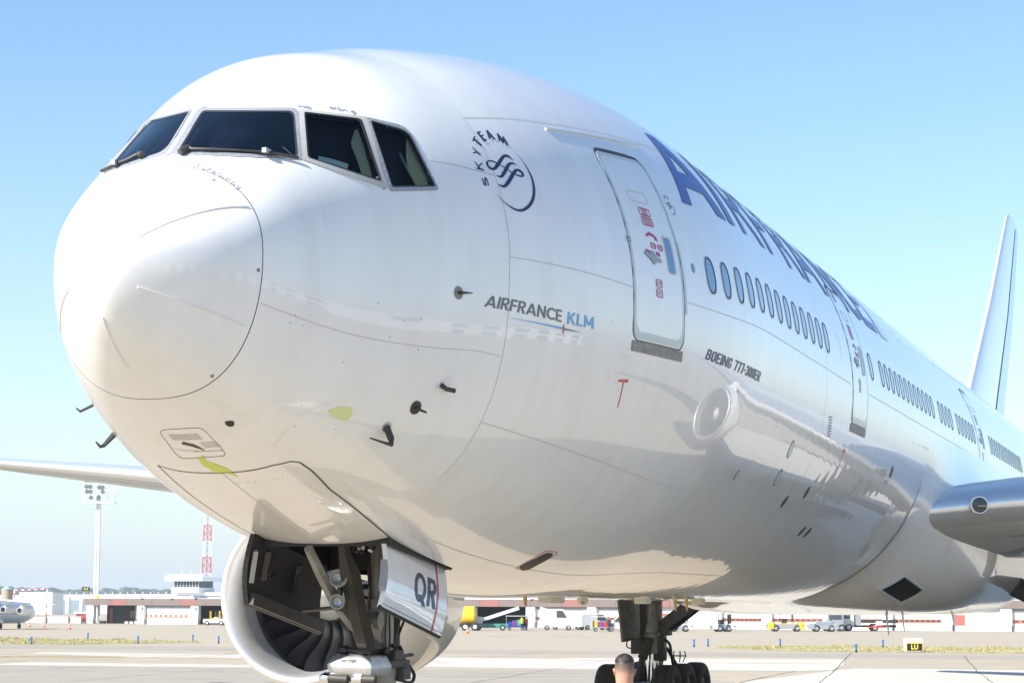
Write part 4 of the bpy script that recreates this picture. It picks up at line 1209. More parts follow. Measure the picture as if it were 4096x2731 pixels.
for sgn in (-1, 1):
    q = MB()
    q.loft([wing_sec(s, sgn) for s in WST])
    wg = q.obj('wing', M['wing'], plane, True, 30)
    q = MB()
    q.loft([wing_sec(s, sgn, 0, .075, .012, .5) for s in WST[:-1]], close=False, caps=False)
    q.obj('leading_edge', M['polish'], wg, True, 60)
    q = MB()
    for a, c in zip(WST[1:5], WST[2:6]):
        pass
    def under(s, k0, k1, d):
        y, xl, zl, ch, t = s
        zz = np.interp([1 - k0, 1 - k1], [1 - p[0] for p in AF], [p[1] for p in AF]) * .95 * ch * t * 1.05
        return [(xl + k0 * ch, sgn * y, zl + H0 - zz[0] - k0 * ch * .015 - d), (xl + k1 * ch, sgn * y, zl + H0 - zz[1] - k1 * ch * .015 - d)]
    q.loft([under(s, .60, .97, .02) for s in WST[1:6]], close=False, caps=False)
    q.obj('flap', M['wing_dark'], wg)
    for k0, k1 in ((.12, .125), (.3, .304), (.45, .454)):
        q = MB()
        q.loft([under(s, k0, k1, .004) for s in WST[1:7]], close=False, caps=False)
        q.obj('panel_joint', M['line_dark'], wg)
    for y_ in (4.9, 6.2, 7.6, 11, 13.5):
        ys = [s[0] for s in WST]
        st = [np.interp(y_, ys, [s[i] for s in WST]) for i in range(5)]
        A = [under(st, k, k, .005)[0] for k in np.linspace(.1, .58, 9)]
        q = MB()
        q.tube(A, .008, 4)
        q.obj('panel_joint', M['line_dark'], wg)
    # landing light in the wing root
    c = Vector((25.72, sgn * 3.83, H0 - 1.285))
    d = Vector((-.93, sgn * .36, .0)).normalized()
    q = MB()
    q.lathe([(-.1, .175), (.03, .17), (.045, .16), (.045, .145)], c, d, 28)
    ll = q.obj('landing_light', M['polish'], wg, True)
    q = MB()
    q.lathe([(.04, .148), (.045, .1), (.05, .002)], c, d, 24)
    q.obj('lens', M['wlens'], ll, True)
    q = MB()
    q.bar(c + d * .055 + Vector((0, -.13, -.02)), c + d * .055 + Vector((0, .13, -.02)), .008)
    q.obj('lamp_bar', M['alloy'], ll)
# ------------------------------------------------------------------ engines
def engine(sgn):
    c = Vector((25.0, sgn * 9.6, 2.88))
    ax = (1, 0, 0)
    q = MB()
    q.lathe([(.42, 1.885), (.9, 1.94), (1.7, 1.975), (2.6, 1.965), (3.6, 1.90), (4.5, 1.78), (5.1, 1.67), (5.12, 1.6), (4.6, 1.5), (3.2, 1.5)], c, ax, 96)
    nac = q.obj('engine_nacelle', M['white'], plane, True, 50)
    q = MB()
    q.lathe([(.62, 1.535), (.4, 1.545), (.2, 1.585), (.08, 1.635), (.02, 1.68), (0, 1.725), (.02, 1.765), (.08, 1.80), (.2, 1.84), (.41, 1.884)], c, ax, 96)
    q.obj('inlet_lip', M['lip'], nac, True, 80)
    q = MB()
    q.lathe([(1.25, 1.60), (.9, 1.56), (.622, 1.534)], c, ax, 96)
    q.obj('inlet_duct', M['duct'], nac, True)
    q = MB()
    q.lathe([(2.4, 1.66), (1.7, 1.66), (1.45, 1.63), (1.251, 1.60)], c, ax, 72)
    q.obj('fan_case', M['duct2'], nac, True)
    q = MB()
    q.lathe([(-.30, .002), (-.285, .05), (-.2, .15), (0, .30), (.3, .44), (.6, .53), (.8, .56), (1.0, .56)], c + Vector((1.0, 0, 0)), ax, 48)
    q.obj('spinner', M['spinner'], nac, True, 60)
    q = MB()
    q.lathe([(-.302, .001), (-.30, .03), (-.27, .075), (-.235, .115), (-.232, .118)], c + Vector((.998, 0, 0)), ax, 24)
    q.obj('spinner_tip', M['paper'], nac, True, 60)
    q = MB()
    q.lathe([(2.05, .3), (2.05, 1.66)], c, ax, 60)
    q.obj('fan_backing', M['black'], nac)
    q = MB()
    q.lathe([(3.0, 1.1), (5.2, 1.0), (6.3, .72), (6.32, .6)], c, ax, 48)
    q.lathe([(5.6, .55), (6.6, .4), (7.4, .05)], c, ax, 32)
    q.obj('core_nozzle', M['alloy'], nac, True)
    # wide-chord fan blade: twisted, swept
    v, f = [], []
    nr, ncd = 9, 5
    for i in range(nr):
        r = .50 + (1.60 - .50) * i / (nr - 1)
        k = i / (nr - 1)
        tw = math.radians(22 + 40 * k)
        chd = .36 + .24 * math.sin(k * 2.4)
        sw = .10 * math.sin(k * 5.2) - .16 * k * k
        for j in range(ncd):
            s = (j / (ncd - 1) - .5) * chd
            bow = .05 * (1 - (2 * j / (ncd - 1) - 1)**2)
            x = 1.62 + s * math.cos(tw) - bow * math.sin(tw)
            t = (s * math.sin(tw) + bow * math.cos(tw)) + sw
            v.append((x, t, r))
    for i in range(nr - 1):
        for j in range(ncd - 1):
            a = i * ncd + j
            f.append((a, a + 1, a + ncd + 1, a + ncd))
    bm_ = mesh('fan_blade', v, f, True)
    bm_.materials.append(M['blade'])
    edge = [((v[i * ncd][0] - .004, v[i * ncd][1], v[i * ncd][2])) for i in range(nr)]
    for k in range(22):
        o = link('fan_blade', bm_, nac)
        o.location = c
        o.rotation_euler = (2 * math.pi * k / 22 + .05, 0, 0)
    for (dx, w_) in ((1.9, .008), (3.3, .008)):
        q = MB()
        q.lathe([(dx, 1.978 if dx < 2 else 1.935), (dx + w_, 1.978 if dx < 2 else 1.935)], c, ax, 96)
        q.obj('cowl_joint', M['line'], nac)
    q = MB()
    q.loft([[(c.x + x, c.y + y, z) for x, y, z in ((1.6, 0, 4.75), (3.0, -.22, 4.7), (7.5, -.2, 4.6), (9.0, 0, 4.7), (7.5, .2, 4.6), (3.0, .22, 4.7))],
            [(c.x + x, c.y + y, z) for x, y, z in ((3.2, 0, 5.25), (4.2, -.22, 5.35), (8.0, -.2, 5.1), (9.6, 0, 5.1), (8.0, .2, 5.1), (4.2, .22, 5.35))]])
    q.obj('pylon', M['white'], nac, True, 30)
    # service stencils on the inboard side
    def nc(x, a):
        r = np.interp(x, [.42, .9, 1.7, 2.6, 3.6, 4.5], [1.885, 1.94, 1.975, 1.965, 1.90, 1.78]) + .004
        return (c.x + x, c.y - sgn * r * math.cos(a), c.z + r * math.sin(a))
    for P in ([(1.2, -.55), (.95, -.95)], [(1.55, -.72), (1.9, -.72), (1.9, -.8), (1.55, -.8), (1.55, -.72)], [(1.2, -.86), (1.6, -.86)]):
        q = MB()
        pts = []
        for a_, b__ in zip(P[:-1], P[1:]):
            pts += [nc(a_[0] + (b__[0] - a_[0]) * t, a_[1] + (b__[1] - a_[1]) * t) for t in np.linspace(0, 1, 6)]
        q.tube(pts, .007, 4)
        q.obj('stencil', M['red'], nac)
    q = MB()
    q.add([nc(1.25, -.90), nc(1.6, -.90), nc(1.6, -.98), nc(1.25, -.98)], [(0, 1, 2, 3)])
    q.obj('stencil', mat('stencil_yellow', (.65, .42, .05), .4) if 'stencil_yellow' not in bpy.data.materials else bpy.data.materials['stencil_yellow'], nac)
engine(1)
engine(-1)

# ------------------------------------------------------------------ tail
q = MB()
FS = [(54.4, 66.5, 2.8), (56.3, 67.5, 3.8), (63.7, 71.9, 8.0), (70.3, 75.0, 12.2), (70.8, 74.9, 12.42)]
def fin_sec(a, b_, z, k0=0, k1=1, g=0):
    out = []
    for x, t in LOOPA:
        if k0 <= x <= k1:
            out.append((a + x * (b_ - a) - (g if x < .01 else 0), t * (b_ - a) * .42 + (g if t > 0 else -g if t < 0 else 0), z + H0))
    return out
q.loft([fin_sec(*s) for s in FS])
fin = q.obj('tail_fin', M['white'], plane, True, 30)
q = MB()
q.loft([fin_sec(*s, 0, .08, .008) for s in FS], close=False, caps=False)
q.obj('fin_leading_edge', M['white'], fin, True, 60)
q = MB()
for sg in (1, -1):
    def band(s, k0, k1):
        a, b_, z = s
        return [(a + k * (b_ - a), -sg * (np.interp(1 - k, [1 - p[0] for p in AF], [p[1] for p in AF]) * (b_ - a) * .42 + .01), z + H0) for k in (k0, (k0 + k1) / 2, k1)]
    q.loft([band(s, .55, .90) for s in FS[:-1]], close=False, caps=False)
q.obj('fin_stripe', M['fin_blue'], fin)
for sgn in (-1, 1):
    q = MB()
    HS = [(.6, 63.5, .95, 7.2), (5, 67.2, 1.35, 5.0), (10.6, 71.6, 1.9, 2.6), (10.75, 71.9, 1.92, 2.0)]
    q.loft([[(x0_ + x * c, sgn * y, z + H0 + t * c * .9) for x, t in LOOPA] for y, x0_, z, c in HS])
    q.obj('tailplane', M['wing'], plane, True, 30)

# ------------------------------------------------------------------ nose gear bay, doors, nose gear
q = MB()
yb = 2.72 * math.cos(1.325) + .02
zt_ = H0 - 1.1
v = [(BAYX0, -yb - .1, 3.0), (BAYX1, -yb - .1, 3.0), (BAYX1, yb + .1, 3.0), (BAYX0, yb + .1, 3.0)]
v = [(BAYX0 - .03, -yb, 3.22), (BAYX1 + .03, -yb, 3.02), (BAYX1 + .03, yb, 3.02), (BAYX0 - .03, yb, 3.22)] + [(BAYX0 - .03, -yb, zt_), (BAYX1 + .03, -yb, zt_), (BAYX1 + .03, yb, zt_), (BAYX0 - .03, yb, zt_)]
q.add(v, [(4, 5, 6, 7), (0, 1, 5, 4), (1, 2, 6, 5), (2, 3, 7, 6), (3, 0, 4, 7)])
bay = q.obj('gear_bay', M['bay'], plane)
for i in range(5):
    q = MB()
    q.tube([(BAYX0 + .1 + i * .35, -yb + .05, 3.4), (BAYX0 + .15 + i * .35, -yb + .2, 3.9 + .1 * i), (BAYX0 + .3 + i * .3, yb - .1, 4.1)], .03, 6)
    q.obj('bay_pipe', M['gear_brown'], bay, True)
# joints of the closed forward doors
FD = [(2.371, -1.93), (2.374, -1.844), (2.351, -1.5773), (2.30, -1.33), (2.33, -1.22), (2.40, -1.19), (2.60, -1.20), (3.048, -1.257), (4.56, -1.325)]
strip('door_joint', FD, .016, M['line_dark'], plane, .0035, step=.06)
strip('door_joint', [(2.371, -1.93), (3.315, -1.9056), (4.6, -1.83)], .012, M['line_dark'], plane, .0035)
strip('door_joint', [(2.36, -1.576), (4.55, -1.59)], .006, M['line'], plane, .003)
strip('door_joint', [(4.56, -1.325), (5.567, -1.33), (6.2, -1.345)], .012, M['line_dark'], plane, .0035)

def gear_door(name, TL, TR, BR, BL, out, mat_, th=.05):
    """slightly bowed hanging panel; TL..BL corners, out = outward side"""
    TL, TR, BR, BL = [Vector(p) for p in (TL, TR, BR, BL)]
    n, m = 10, 8
    A, B = [], []
    for i in range(n + 1):
        for j in range(m + 1):
            s, t = i / n, j / m
            p = TL * (1 - s) * (1 - t) + TR * s * (1 - t) + BR * s * t + BL * (1 - s) * t
            bow = .06 * math.sin(math.pi * t * .9)
            A.append(p + Vector((0, out * bow, 0)))
            B.append(p + Vector((0, out * (bow - th), 0)))
    N = (n + 1) * (m + 1)
    F = []
    for i in range(n):
        for j in range(m):
            a = i * (m + 1) + j
            F += [(a, a + 1, a + m + 2, a + m + 1), (N + a, N + a + m + 1, N + a + m + 2, N + a + 1)]
    for i in range(n):
        for a, c in ((i * (m + 1), (i + 1) * (m + 1)), (i * (m + 1) + m, (i + 1) * (m + 1) + m)):
            F.append((a, c, N + c, N + a))
    for j in range(m):
        for a in (j, n * (m + 1) + j):
            F.append((a, a + 1, N + a + 1, N + a))
    q = MB()
    q.add(A + B, F)
    o = q.obj(name, mat_, plane, True, 40)
    def at(s, t, d=.004):
        p = TL * (1 - s) * (1 - t) + TR * s * (1 - t) + BR * s * t + BL * (1 - s) * t
        return p + Vector((0, out * (.06 * math.sin(math.pi * t * .9) + d), 0))
    return o, at
pd, at = gear_door('nose_gear_door', (4.578, -.62, 3.30), (6.207, -.62, 3.045), (5.591, -.80, 2.349), (4.028, -.80, 2.641), -1, M['white'])
def panel_patch(name, V2, F2, w, h, s0, s1, t0, t1, mat_, d=.005):
    W = [at(s0 + (s1 - s0) * p[0] / w, t1 + (t0 - t1) * p[1] / h, d) for p in V2]
    return link(name, mesh(name, W, F2), pd, mat_)
st_, w_ = stroke_text('QR', .165, .13)
for k_, (v_, f_) in enumerate(st_):
    panel_patch('lettering', v_, f_, w_, 1.0, .43, .795, .28, .70, M['navy'], .005 + .0006 * k_)
V = [(a, b_) for b_ in np.linspace(0, 1, 13) for a in (0, 1)]
F = [(2 * i, 2 * i + 1, 2 * i + 3, 2 * i + 2) for i in range(12)]
panel_patch('red_stripe', V, F, 1, 1, .815, .838, 0.0, 1.0, M['red'])
q = MB()
for i in range(46):
    p = at(.01 + i * .0217, .955, .001)
    q.bar(p, p + Vector((0, -.004, 0)), .0055, n=5)
q.obj('rivet_row', M['line_dark'], pd, kind='stuff')
q = MB()
q.tube([at(s, 1.0, -.02) for s in np.linspace(0, 1, 8)], .022, 6)
q.obj('door_seal', M['rubber'], pd)
q = MB()
q.bar(at(.0, .35, -.03) + Vector((-.03, 0, 0)), at(.0, .75, -.03) + Vector((-.03, 0, 0)), .03, .03)
q.obj('door_bracket', M['belt'], pd)
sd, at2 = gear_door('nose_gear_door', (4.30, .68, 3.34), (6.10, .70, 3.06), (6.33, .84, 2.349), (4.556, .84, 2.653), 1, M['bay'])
q = MB()
for s in (.2, .62):
    q.bar(at2(s, .15, -.055), at2(s, .55, -.055), .03, .02)
q.bar(at2(.02, .9, -.07), at2(.98, .9, -.07), .03, .06)
q.obj('door_rib', M['gear_dark'], sd)
q = MB()
q.bar(at2(.035, .22, -.07), at2(.03, .66, -.07), .022, .03)
q.obj('door_bracket', M['belt'], sd)
q = MB()
q.tube([at2(.25, .15, -.09), at2(.2, .45, -.1), at2(.24, .52, -.1), at2(.3, .42, -.1)], .012, 6)
q.obj('door_cable', M['hose'], sd)
q = MB()
q.tube([at2(.62, .3, -.1), at2(.58, .62, -.12)], .03, 6)
q.obj('door_strut', M['gear_dark'], sd)
# nose gear
ng = MB()
ng.bar((6.0, 0, 3.9), (6.0, 0, 1.75), .135, n=24)
ng = ng.obj('nose_gear', M['gear'], plane, True, label='dark steel nose gear leg with silver cover box and loose black hoses')
def gp(nm, m_, fn, sm=True, bevel=0):
    q = MB()
    fn(q)
    return q.obj(nm, M[m_], ng, sm, bevel=bevel)
gp('shock_strut', 'chrome', lambda q: q.bar((6.0, 0, 1.75), (6.0, 0, .55), .085, n=20))
gp('strut_collar', 'gear', lambda q: (q.bar((6.0, 0, 2.02), (6.0, 0, 1.72), .165, n=24),))
gp('strut_collar', 'gear', lambda q: q.bar((6.0, 0, 2.72), (6.0, 0, 2.6), .165, n=24))
gp('strut_collar', 'gear', lambda q: q.bar((6.0, 0, 2.2), (6.0, 0, 2.14), .155, n=24))
gp('side_tube', 'gear_dark', lambda q: (q.bar((6.25, -.05, 3.3), (6.25, -.05, 2.08), .06, n=14), q.bar((6.38, 0, 3.1), (6.3, 0, 2.12), .05, .06)))
gp('drag_brace', 'gear_brown', lambda q: (q.tube([(4.72, -.1, 3.4), (4.80, -.1, 3.15), (4.93, -.1, 2.98), (5.04, -.1, 2.78), (5.2, -.1, 2.5), (5.3, -.1, 2.36), (5.5, -.05, 2.24), (5.85, -.03, 2.22)], [.05, .07, .115, .11, .10, .11, .10, .09], 6)), True)
gp('drag_brace', 'gear', lambda q: (q.tube([(4.50, .15, 3.2), (4.75, .14, 2.98), (5.05, .1, 2.70), (5.40, .05, 2.48), (5.85, 0, 2.34)], [.05, .06, .07, .08, .09], 6)))
gp('torque_link', 'gear', lambda q: (q.tube([(5.72, -.02, 2.58), (5.66, -.04, 2.46), (5.7, -.04, 2.34), (5.85, -.02, 2.22)], [.09, .10, .08, .07], 8), q.bar((5.66, -.14, 2.5), (5.66, .1, 2.5), .09, n=14)))
gp('cross_tube', 'gear_dark', lambda q: (q.bar((4.85, .0, 2.63), (5.17, .5, 2.6), .02, n=8), q.bar((5.6, -.35, 2.75), (6.0, 0, 2.9), .035, n=8), q.bar((5.6, -.5, 3.2), (5.95, -.02, 2.66), .03, .05)))
for nm, cx, cz, r in (('taxi_light', 4.84, 2.918, .082), ('taxi_light', 4.82, 2.687, .070)):
    lt = gp(nm, 'gear', lambda q: q.lathe([(.12, r * .7), (.02, r * 1.0), (0, r * 1.12), (-.012, r * 1.1), (-.012, r * .9)], (cx, -.02, cz), (1, .25, .08), 24))
    q = MB()
    q.lathe([(-.006, r * .9), (.03, r * .55), (.04, .002)], (cx, -.02, cz), (1, .25, .08), 24)
    q.obj('lens', M['lamp'], lt, True)
gp('light_bracket', 'gear_brown', lambda q: (q.bar((4.95, 0, 3.1), (4.92, 0, 2.6), .02, .03), q.bar((4.92, 0, 2.9), (5.0, -.08, 2.85), .02)))
cb = gp('cover_box', 'alloy', lambda q: q.loft([[(5.28, -.20, 1.955), (5.80, -.20, 1.955), (5.80, .27, 1.985), (5.28, .27, 1.985)], [(5.26, -.21, 2.05), (5.82, -.21, 2.05), (5.82, .28, 2.07), (5.26, .28, 2.07)], [(5.34, -.17, 2.155), (5.76, -.17, 2.155), (5.76, .23, 2.17), (5.34, .23, 2.17)]]), True, .025)
V, F = text2d('NO STEP', .02)
w_ = V[:, 0].max()
link('lettering', mesh('lettering', [(5.275 + p[1] * .02, .13 - .16 * p[0] / w_, 2.085 + p[1] * .032) for p in V], F), cb, M['black'])
gp('swivel_drum', 'black', lambda q: (q.bar((5.4, .17, 2.21), (5.4, -.09, 2.2), .034, n=16), q.bar((5.4, .18, 2.21), (5.4, .11, 2.21), .048, n=16), q.bar((5.4, -.04, 2.2), (5.4, -.12, 2.2), .048, n=16)))
gp('steering_actuator', 'chrome', lambda q: q.lathe([(-.02, .003), (-.015, .02), (0, .036), (.03, .052), (.06, .055), (.10, .052)], (5.3, .36, 1.93), (0, -1, 0), 20))
gp('steering_actuator', 'chrome', lambda q: q.lathe([(-.02, .003), (-.015, .02), (0, .036), (.03, .052), (.07, .055), (.12, .055)], (5.3, .02, 1.925), (0, -1, 0), 20))
gp('actuator_body', 'gear_dark', lambda q: q.bar((5.3, .27, 1.93), (5.3, .06, 1.92), .046, n=18))
gp('actuator_body', 'gear_dark', lambda q: q.bar((5.3, -.09, 1.925), (5.3, -.24, 1.92), .05, n=18))
gp('actuator_rod', 'alloy', lambda q: q.bar((5.3, .33, 1.985), (5.35, .2, 1.99), .008, n=8))
gp('valve_block', 'gear_dark', lambda q: (q.box(5.82, 6.32, -.2, .12, 2.02, 2.1), q.box(5.86, 6.1, -.22, .0, 2.1, 2.2), q.bar((6.1, -.2, 2.14), (6.34, -.22, 2.15), .02, n=8), q.bar((5.7, -.2, 2.2), (5.85, -.1, 2.2), .03, n=8), q.box(6.05, 6.25, -.24, -.1, 1.9, 2.02)), False, .008)
hs = [(5.95, -.15, 2.245), (6.05, -.17, 2.25), (6.125, -.18, 2.205), (6.17, -.18, 2.14), (6.216, -.18, 2.098), (6.37, -.18, 2.02), (6.49, -.18, 1.944), (6.46, -.18, 1.88), (6.342, -.18, 1.862), (6.15, -.17, 1.89), (6.0, -.15, 1.908)]
def cr(P, k=5):
    P = [np.array(p, float) for p in P]
    P = [2 * P[0] - P[1]] + P + [2 * P[-1] - P[-2]]
    o = []
    for i in range(1, len(P) - 2):
        a, b_, c, d = P[i - 1:i + 3]
        for t in np.arange(k) / k:
            o.append(.5 * (2 * b_ + (c - a) * t + (2 * a - 5 * b_ + 4 * c - d) * t * t + (3 * b_ - a - 3 * c + d) * t**3))
    o.append(P[-2])
    return o
gp('hose', 'hose', lambda q: q.tube(cr(hs), .019, 8))
gp('hose', 'hose', lambda q: q.tube(cr([(6.0, -.15, 2.16), (6.1, -.16, 2.15), (6.12, -.16, 2.10), (6.08, -.16, 2.02), (6.12, -.15, 1.97), (6.05, -.14, 1.95)]), .013, 8))
gp('hose', 'hose', lambda q: q.tube(cr([(6.3, -.1, 2.6), (6.33, -.12, 2.5), (6.26, -.12, 2.42), (6.24, -.1, 2.35)]), .014, 8))
gp('hose', 'hose', lambda q: q.tube(cr([(5.9, -.14, 3.0), (5.86, -.15, 2.6), (5.88, -.15, 2.3), (5.84, -.14, 2.1)]), .010, 6))
for k_ in range(14):
    a_ = rng.uniform(0, 6.28)
    x0_, y0_ = 6.0 + .15 * math.cos(a_), .15 * math.sin(a_)
    gp('hydraulic_line', ('hose', 'gear_dark', 'alloy')[k_ % 3], lambda q: q.tube(cr([(x0_, y0_, 3.5), (x0_ + rng.uniform(-.05, .05), y0_ + rng.uniform(-.05, .05), 3.0), (x0_ + rng.uniform(-.08, .08), y0_ - rng.uniform(0, .08), 2.6), (x0_ + rng.uniform(-.06, .06), y0_, 2.3), (x0_ + rng.uniform(-.1, .1), y0_ - .03, 2.05)], 3), rng.uniform(.006, .013), 5))
for k_ in range(12):
    x0_, y0_ = rng.uniform(4.7, 6.1), rng.uniform(-.5, .5)
    q = MB()
    q.tube(cr([(x0_, y0_, 3.2), (x0_ + rng.uniform(-.2, .2), y0_ + rng.uniform(-.1, .1), 3.5), (x0_ + rng.uniform(-.3, .3), y0_ + rng.uniform(-.2, .2), 4.1)], 3), rng.uniform(.012, .035), 6)
    q.obj('bay_pipe', M[('gear', 'alloy', 'gear_dark', 'gear_brown')[k_ % 4]], bay, True)
for k_, (x0_, y0_, z0_) in enumerate(((5.5, -.45, 3.35), (5.9, .4, 3.3), (5.2, .45, 3.4), (5.8, -.3, 3.5), (4.9, -.4, 3.5))):
    q = MB()
    q.box(x0_, x0_ + .22, y0_ - .1, y0_ + .1, z0_, z0_ + .18)
    q.obj('bay_box', M[('alloy', 'gear', 'gear_brown')[k_ % 3]], bay, True, bevel=.02)
def wheel(parent, c, r, w, rim=.48):
    q = MB()
    P = [(-w * .30, r * rim), (-w * .44, r * .62), (-w * .5, r * .8), (-w * .44, r * .93), (-w * .33, r * .985)]
    for gx in (-.2, -.07, .07, .2):
        P += [((gx - .02) * w, r), ((gx - .016) * w, r * .975), ((gx + .016) * w, r * .975), ((gx + .02) * w, r)]
    P += [(w * .33, r * .985), (w * .44, r * .93), (w * .5, r * .8), (w * .44, r * .62), (w * .30, r * rim)]
    q.lathe(P, c, (0, 1, 0), 48)
    q.obj('tyre', M['tyre_dust'], parent, True, 60)
    q = MB()
    q.lathe([(-w * .3, r * rim), (-w * .26, r * .4), (-w * .12, r * .3), (-w * .2, r * .12), (-w * .24, .01)], c, (0, 1, 0), 32)
    q.lathe([(w * .3, r * rim), (w * .26, r * .4), (w * .12, r * .3), (w * .2, r * .12), (w * .24, .01)], c, (0, 1, 0), 32)
    q.obj('wheel_rim', M['gear'], parent, True)
for y in (-.36, .36):
    wheel(ng, (6.0, y, .535), .535, .42)
gp('axle', 'gear', lambda q: q.bar((6.0, -.5, .535), (6.0, .5, .535), .07, n=14))

def main_gear(sg):
    y = sg * 5.49
    q = MB()
    q.lathe([(0, .24), (.5, .245), (.52, .29), (.72, .30), (.78, .26), (1.5, .27), (1.55, .32), (2.2, .33), (2.9, .30)], (36.9, y, 1.55), (0, 0, 1), 28)
    g = q.obj('main_gear', M['gear'], plane, True, 50)
    def p(nm, m_, fn, sm=True, bevel=0):
        q = MB()
        fn(q)
        return q.obj(nm, M[m_], g, sm, bevel=bevel)
    p('shock_strut', 'chrome', lambda q: q.bar((36.9, y, 1.56), (36.9, y, .75), .17, n=24))
    p('strut_apron', 'gear_dark', lambda q: q.box(36.75, 37.1, y - .34, y + .10, 1.38, 2.0), True, .03)
    p('truck_beam', 'gear', lambda q: (q.bar((35.3, y, .68), (38.9, y, .68), .16, .2), q.bar((35.64, y - .9, .66), (35.64, y + .9, .66), .08, n=14), q.bar((37.1, y - .9, .66), (37.1, y + .9, .66), .08, n=14), q.bar((38.56, y - .9, .66), (38.56, y + .9, .66), .08, n=14)))
    p('side_brace', 'gear_dark', lambda q: q.bar((36.9, y - sg * .2, 2.12), (35.4, y - sg * 2.5, 3.55), .10, .16))
    p('side_brace', 'gear_dark', lambda q: q.bar((37.0, y - sg * .45, 2.2), (34.5, y - sg * 2.8, 3.5), .07, .10))
    p('brace_joint', 'gear', lambda q: (q.bar((36.75, y - sg * .2, 2.12), (37.1, y - sg * .2, 2.12), .13, n=16), q.bar((36.85, y - sg * .5, 2.22), (37.15, y - sg * .5, 2.22), .11, n=14), q.bar((36.5, y - .05, 2.88), (36.9, y - .05, 2.88), .11, n=16)))
    p('truck_actuator', 'gear_dark', lambda q: (q.bar((36.55, y, 1.85), (36.4, y + sg * .1, 1.45), .12, n=16), q.bar((36.4, y + sg * .1, 1.45), (36.25, y + sg * .2, .8), .085, n=14)))
    p('torque_link', 'gear', lambda q: (q.tube([(37.25, y, 1.9), (37.75, y, 1.5), (37.3, y, 1.0)], [.13, .1, .13], 6)))
    p('valve_block', 'gear_dark', lambda q: (q.box(36.45, 36.75, y + .12, y + .42, 1.55, 1.9), q.box(36.6, 36.95, y - .52, y - .3, 2.0, 2.25), q.box(36.62, 36.8, y - .1, y + .3, 1.78, 1.95)), True, .03)
    for k in range(3):
        p('hydraulic_line', 'hose', lambda q: q.tube(cr([(36.62, y + sg * (.18 - .07 * k), 3.4), (36.58, y + sg * (.2 - .06 * k), 2.7), (36.6, y + sg * (.2 - .05 * k), 2.2), (36.55, y + sg * (.22 - .02 * k), 1.8)]), .02, 6))
    p('hydraulic_line', 'hose', lambda q: q.tube(cr([(36.9, y - .25, 1.95), (36.9, y - .45, 1.8), (36.9, y - .5, 1.5), (37.0, y - .52, 1.25)]), .035, 6))
    p('hydraulic_line', 'hose', lambda q: q.tube(cr([(36.5, y + .3, 1.9), (36.5, y + .5, 1.88), (36.5, y + .52, 1.72), (36.5, y + .4, 1.68)]), .018, 6))
    def cage(q):
        for k in range(7):
            a = math.pi * 2 * k / 7
            q.tube([(37.2 + .12 * math.cos(a), y - .6 + .12 * math.sin(a), 1.35), (37.2 + .2 * math.cos(a), y - .6 + .2 * math.sin(a), 1.5), (37.2 + .17 * math.cos(a), y - .6 + .17 * math.sin(a), 1.62)], .012, 5)
        q.tube([(37.2 + .2 * math.cos(a), y - .6 + .2 * math.sin(a), 1.5) for a in np.linspace(0, 2 * math.pi, 13)], .012, 5)
        q.bar((37.2, y - .6, 1.2), (37.2, y - .3, 1.7), .04, n=8)
    p('wire_guard', 'gear_dark', cage)
    for xx in (35.64, 37.1, 38.56):
        for yy in (-.70, .70):
            wheel(g, (xx, y + yy, .66), .66, .53)
    q = MB()
    q.loft([[(36.2, y + sg * .72, 3.6), (37.6, y + sg * .35, 3.6), (37.6, y + sg * .40, 3.6), (36.2, y + sg * .77, 3.6)], [(36.5, y + sg * .62, 1.83), (37.5, y + sg * .25, 1.95), (37.5, y + sg * .30, 1.95), (36.5, y + sg * .67, 1.83)]])
    q.obj('gear_door', M['gear'], g)
main_gear(1)
main_gear(-1)
# ------------------------------------------------------------------ ground
def ground_mat(name, a, b_, scale, rough=.85, dark=None, crack=0.0):
    m = mat(name, a, rough, var2=b_, vscale=scale, bump=.006, bscale=30, spec=.25)
    nt = m.node_tree
    bs = nt.nodes['Principled BSDF']
    src = bs.inputs['Base Color'].links[0].from_socket
    n2 = nt.nodes.new('ShaderNodeTexNoise')
    n2.inputs['Scale'].default_value = .045
    n2.inputs['Detail'].default_value = 9
    n2.inputs['Roughness'].default_value = .72
    tc = nt.nodes['Texture Coordinate']
    mp = nt.nodes.new('ShaderNodeMapping')
    mp.inputs['Scale'].default_value = (1.0, .35, 1)
    mp.inputs['Rotation'].default_value = (0, 0, .15)
    nt.links.new(tc.outputs['Object'], mp.inputs[0])
    nt.links.new(mp.outputs[0], n2.inputs['Vector'])
    rp = nt.nodes.new('ShaderNodeValToRGB')
    rp.color_ramp.elements[0].position = .36
    rp.color_ramp.elements[1].position = .60
    rp.color_ramp.elements[0].color = (.70, .675, .64, 1)
    rp.color_ramp.elements[1].color = (1.04, 1.03, 1.01, 1)
    mx = nt.nodes.new('ShaderNodeMix')
    mx.data_type = 'RGBA'
    mx.blend_type = 'MULTIPLY'
    mx.inputs[0].default_value = 1
    nt.links.new(src, mx.inputs[6])
    nt.links.new(rp.outputs[0], mx.inputs[7])
    nt.links.new(mx.outputs[2], bs.inputs['Base Color'])
    return m
M['concrete'] = ground_mat('apron_concrete', (.465, .412, .33), (.40, .35, .275), .5)
M['pale'] = ground_mat('pale_concrete', (.60, .57, .515), (.53, .50, .45), .6)
M['asph'] = ground_mat('taxiway_asphalt', (.40, .365, .31), (.34, .31, .265), .4)
M['yellow_line'] = mat('yellow_marking', (.60, .44, .04), .7, var=.35, vscale=1.5)
M['white_line'] = mat('white_marking', (.72, .71, .68), .7, var=.2, vscale=1.0)
M['joint'] = mat('slab_joint', (.10, .09, .07), .9, var=.3, vscale=2)
M['weed'] = mat('joint_weed', (.14, .15, .05), .8)
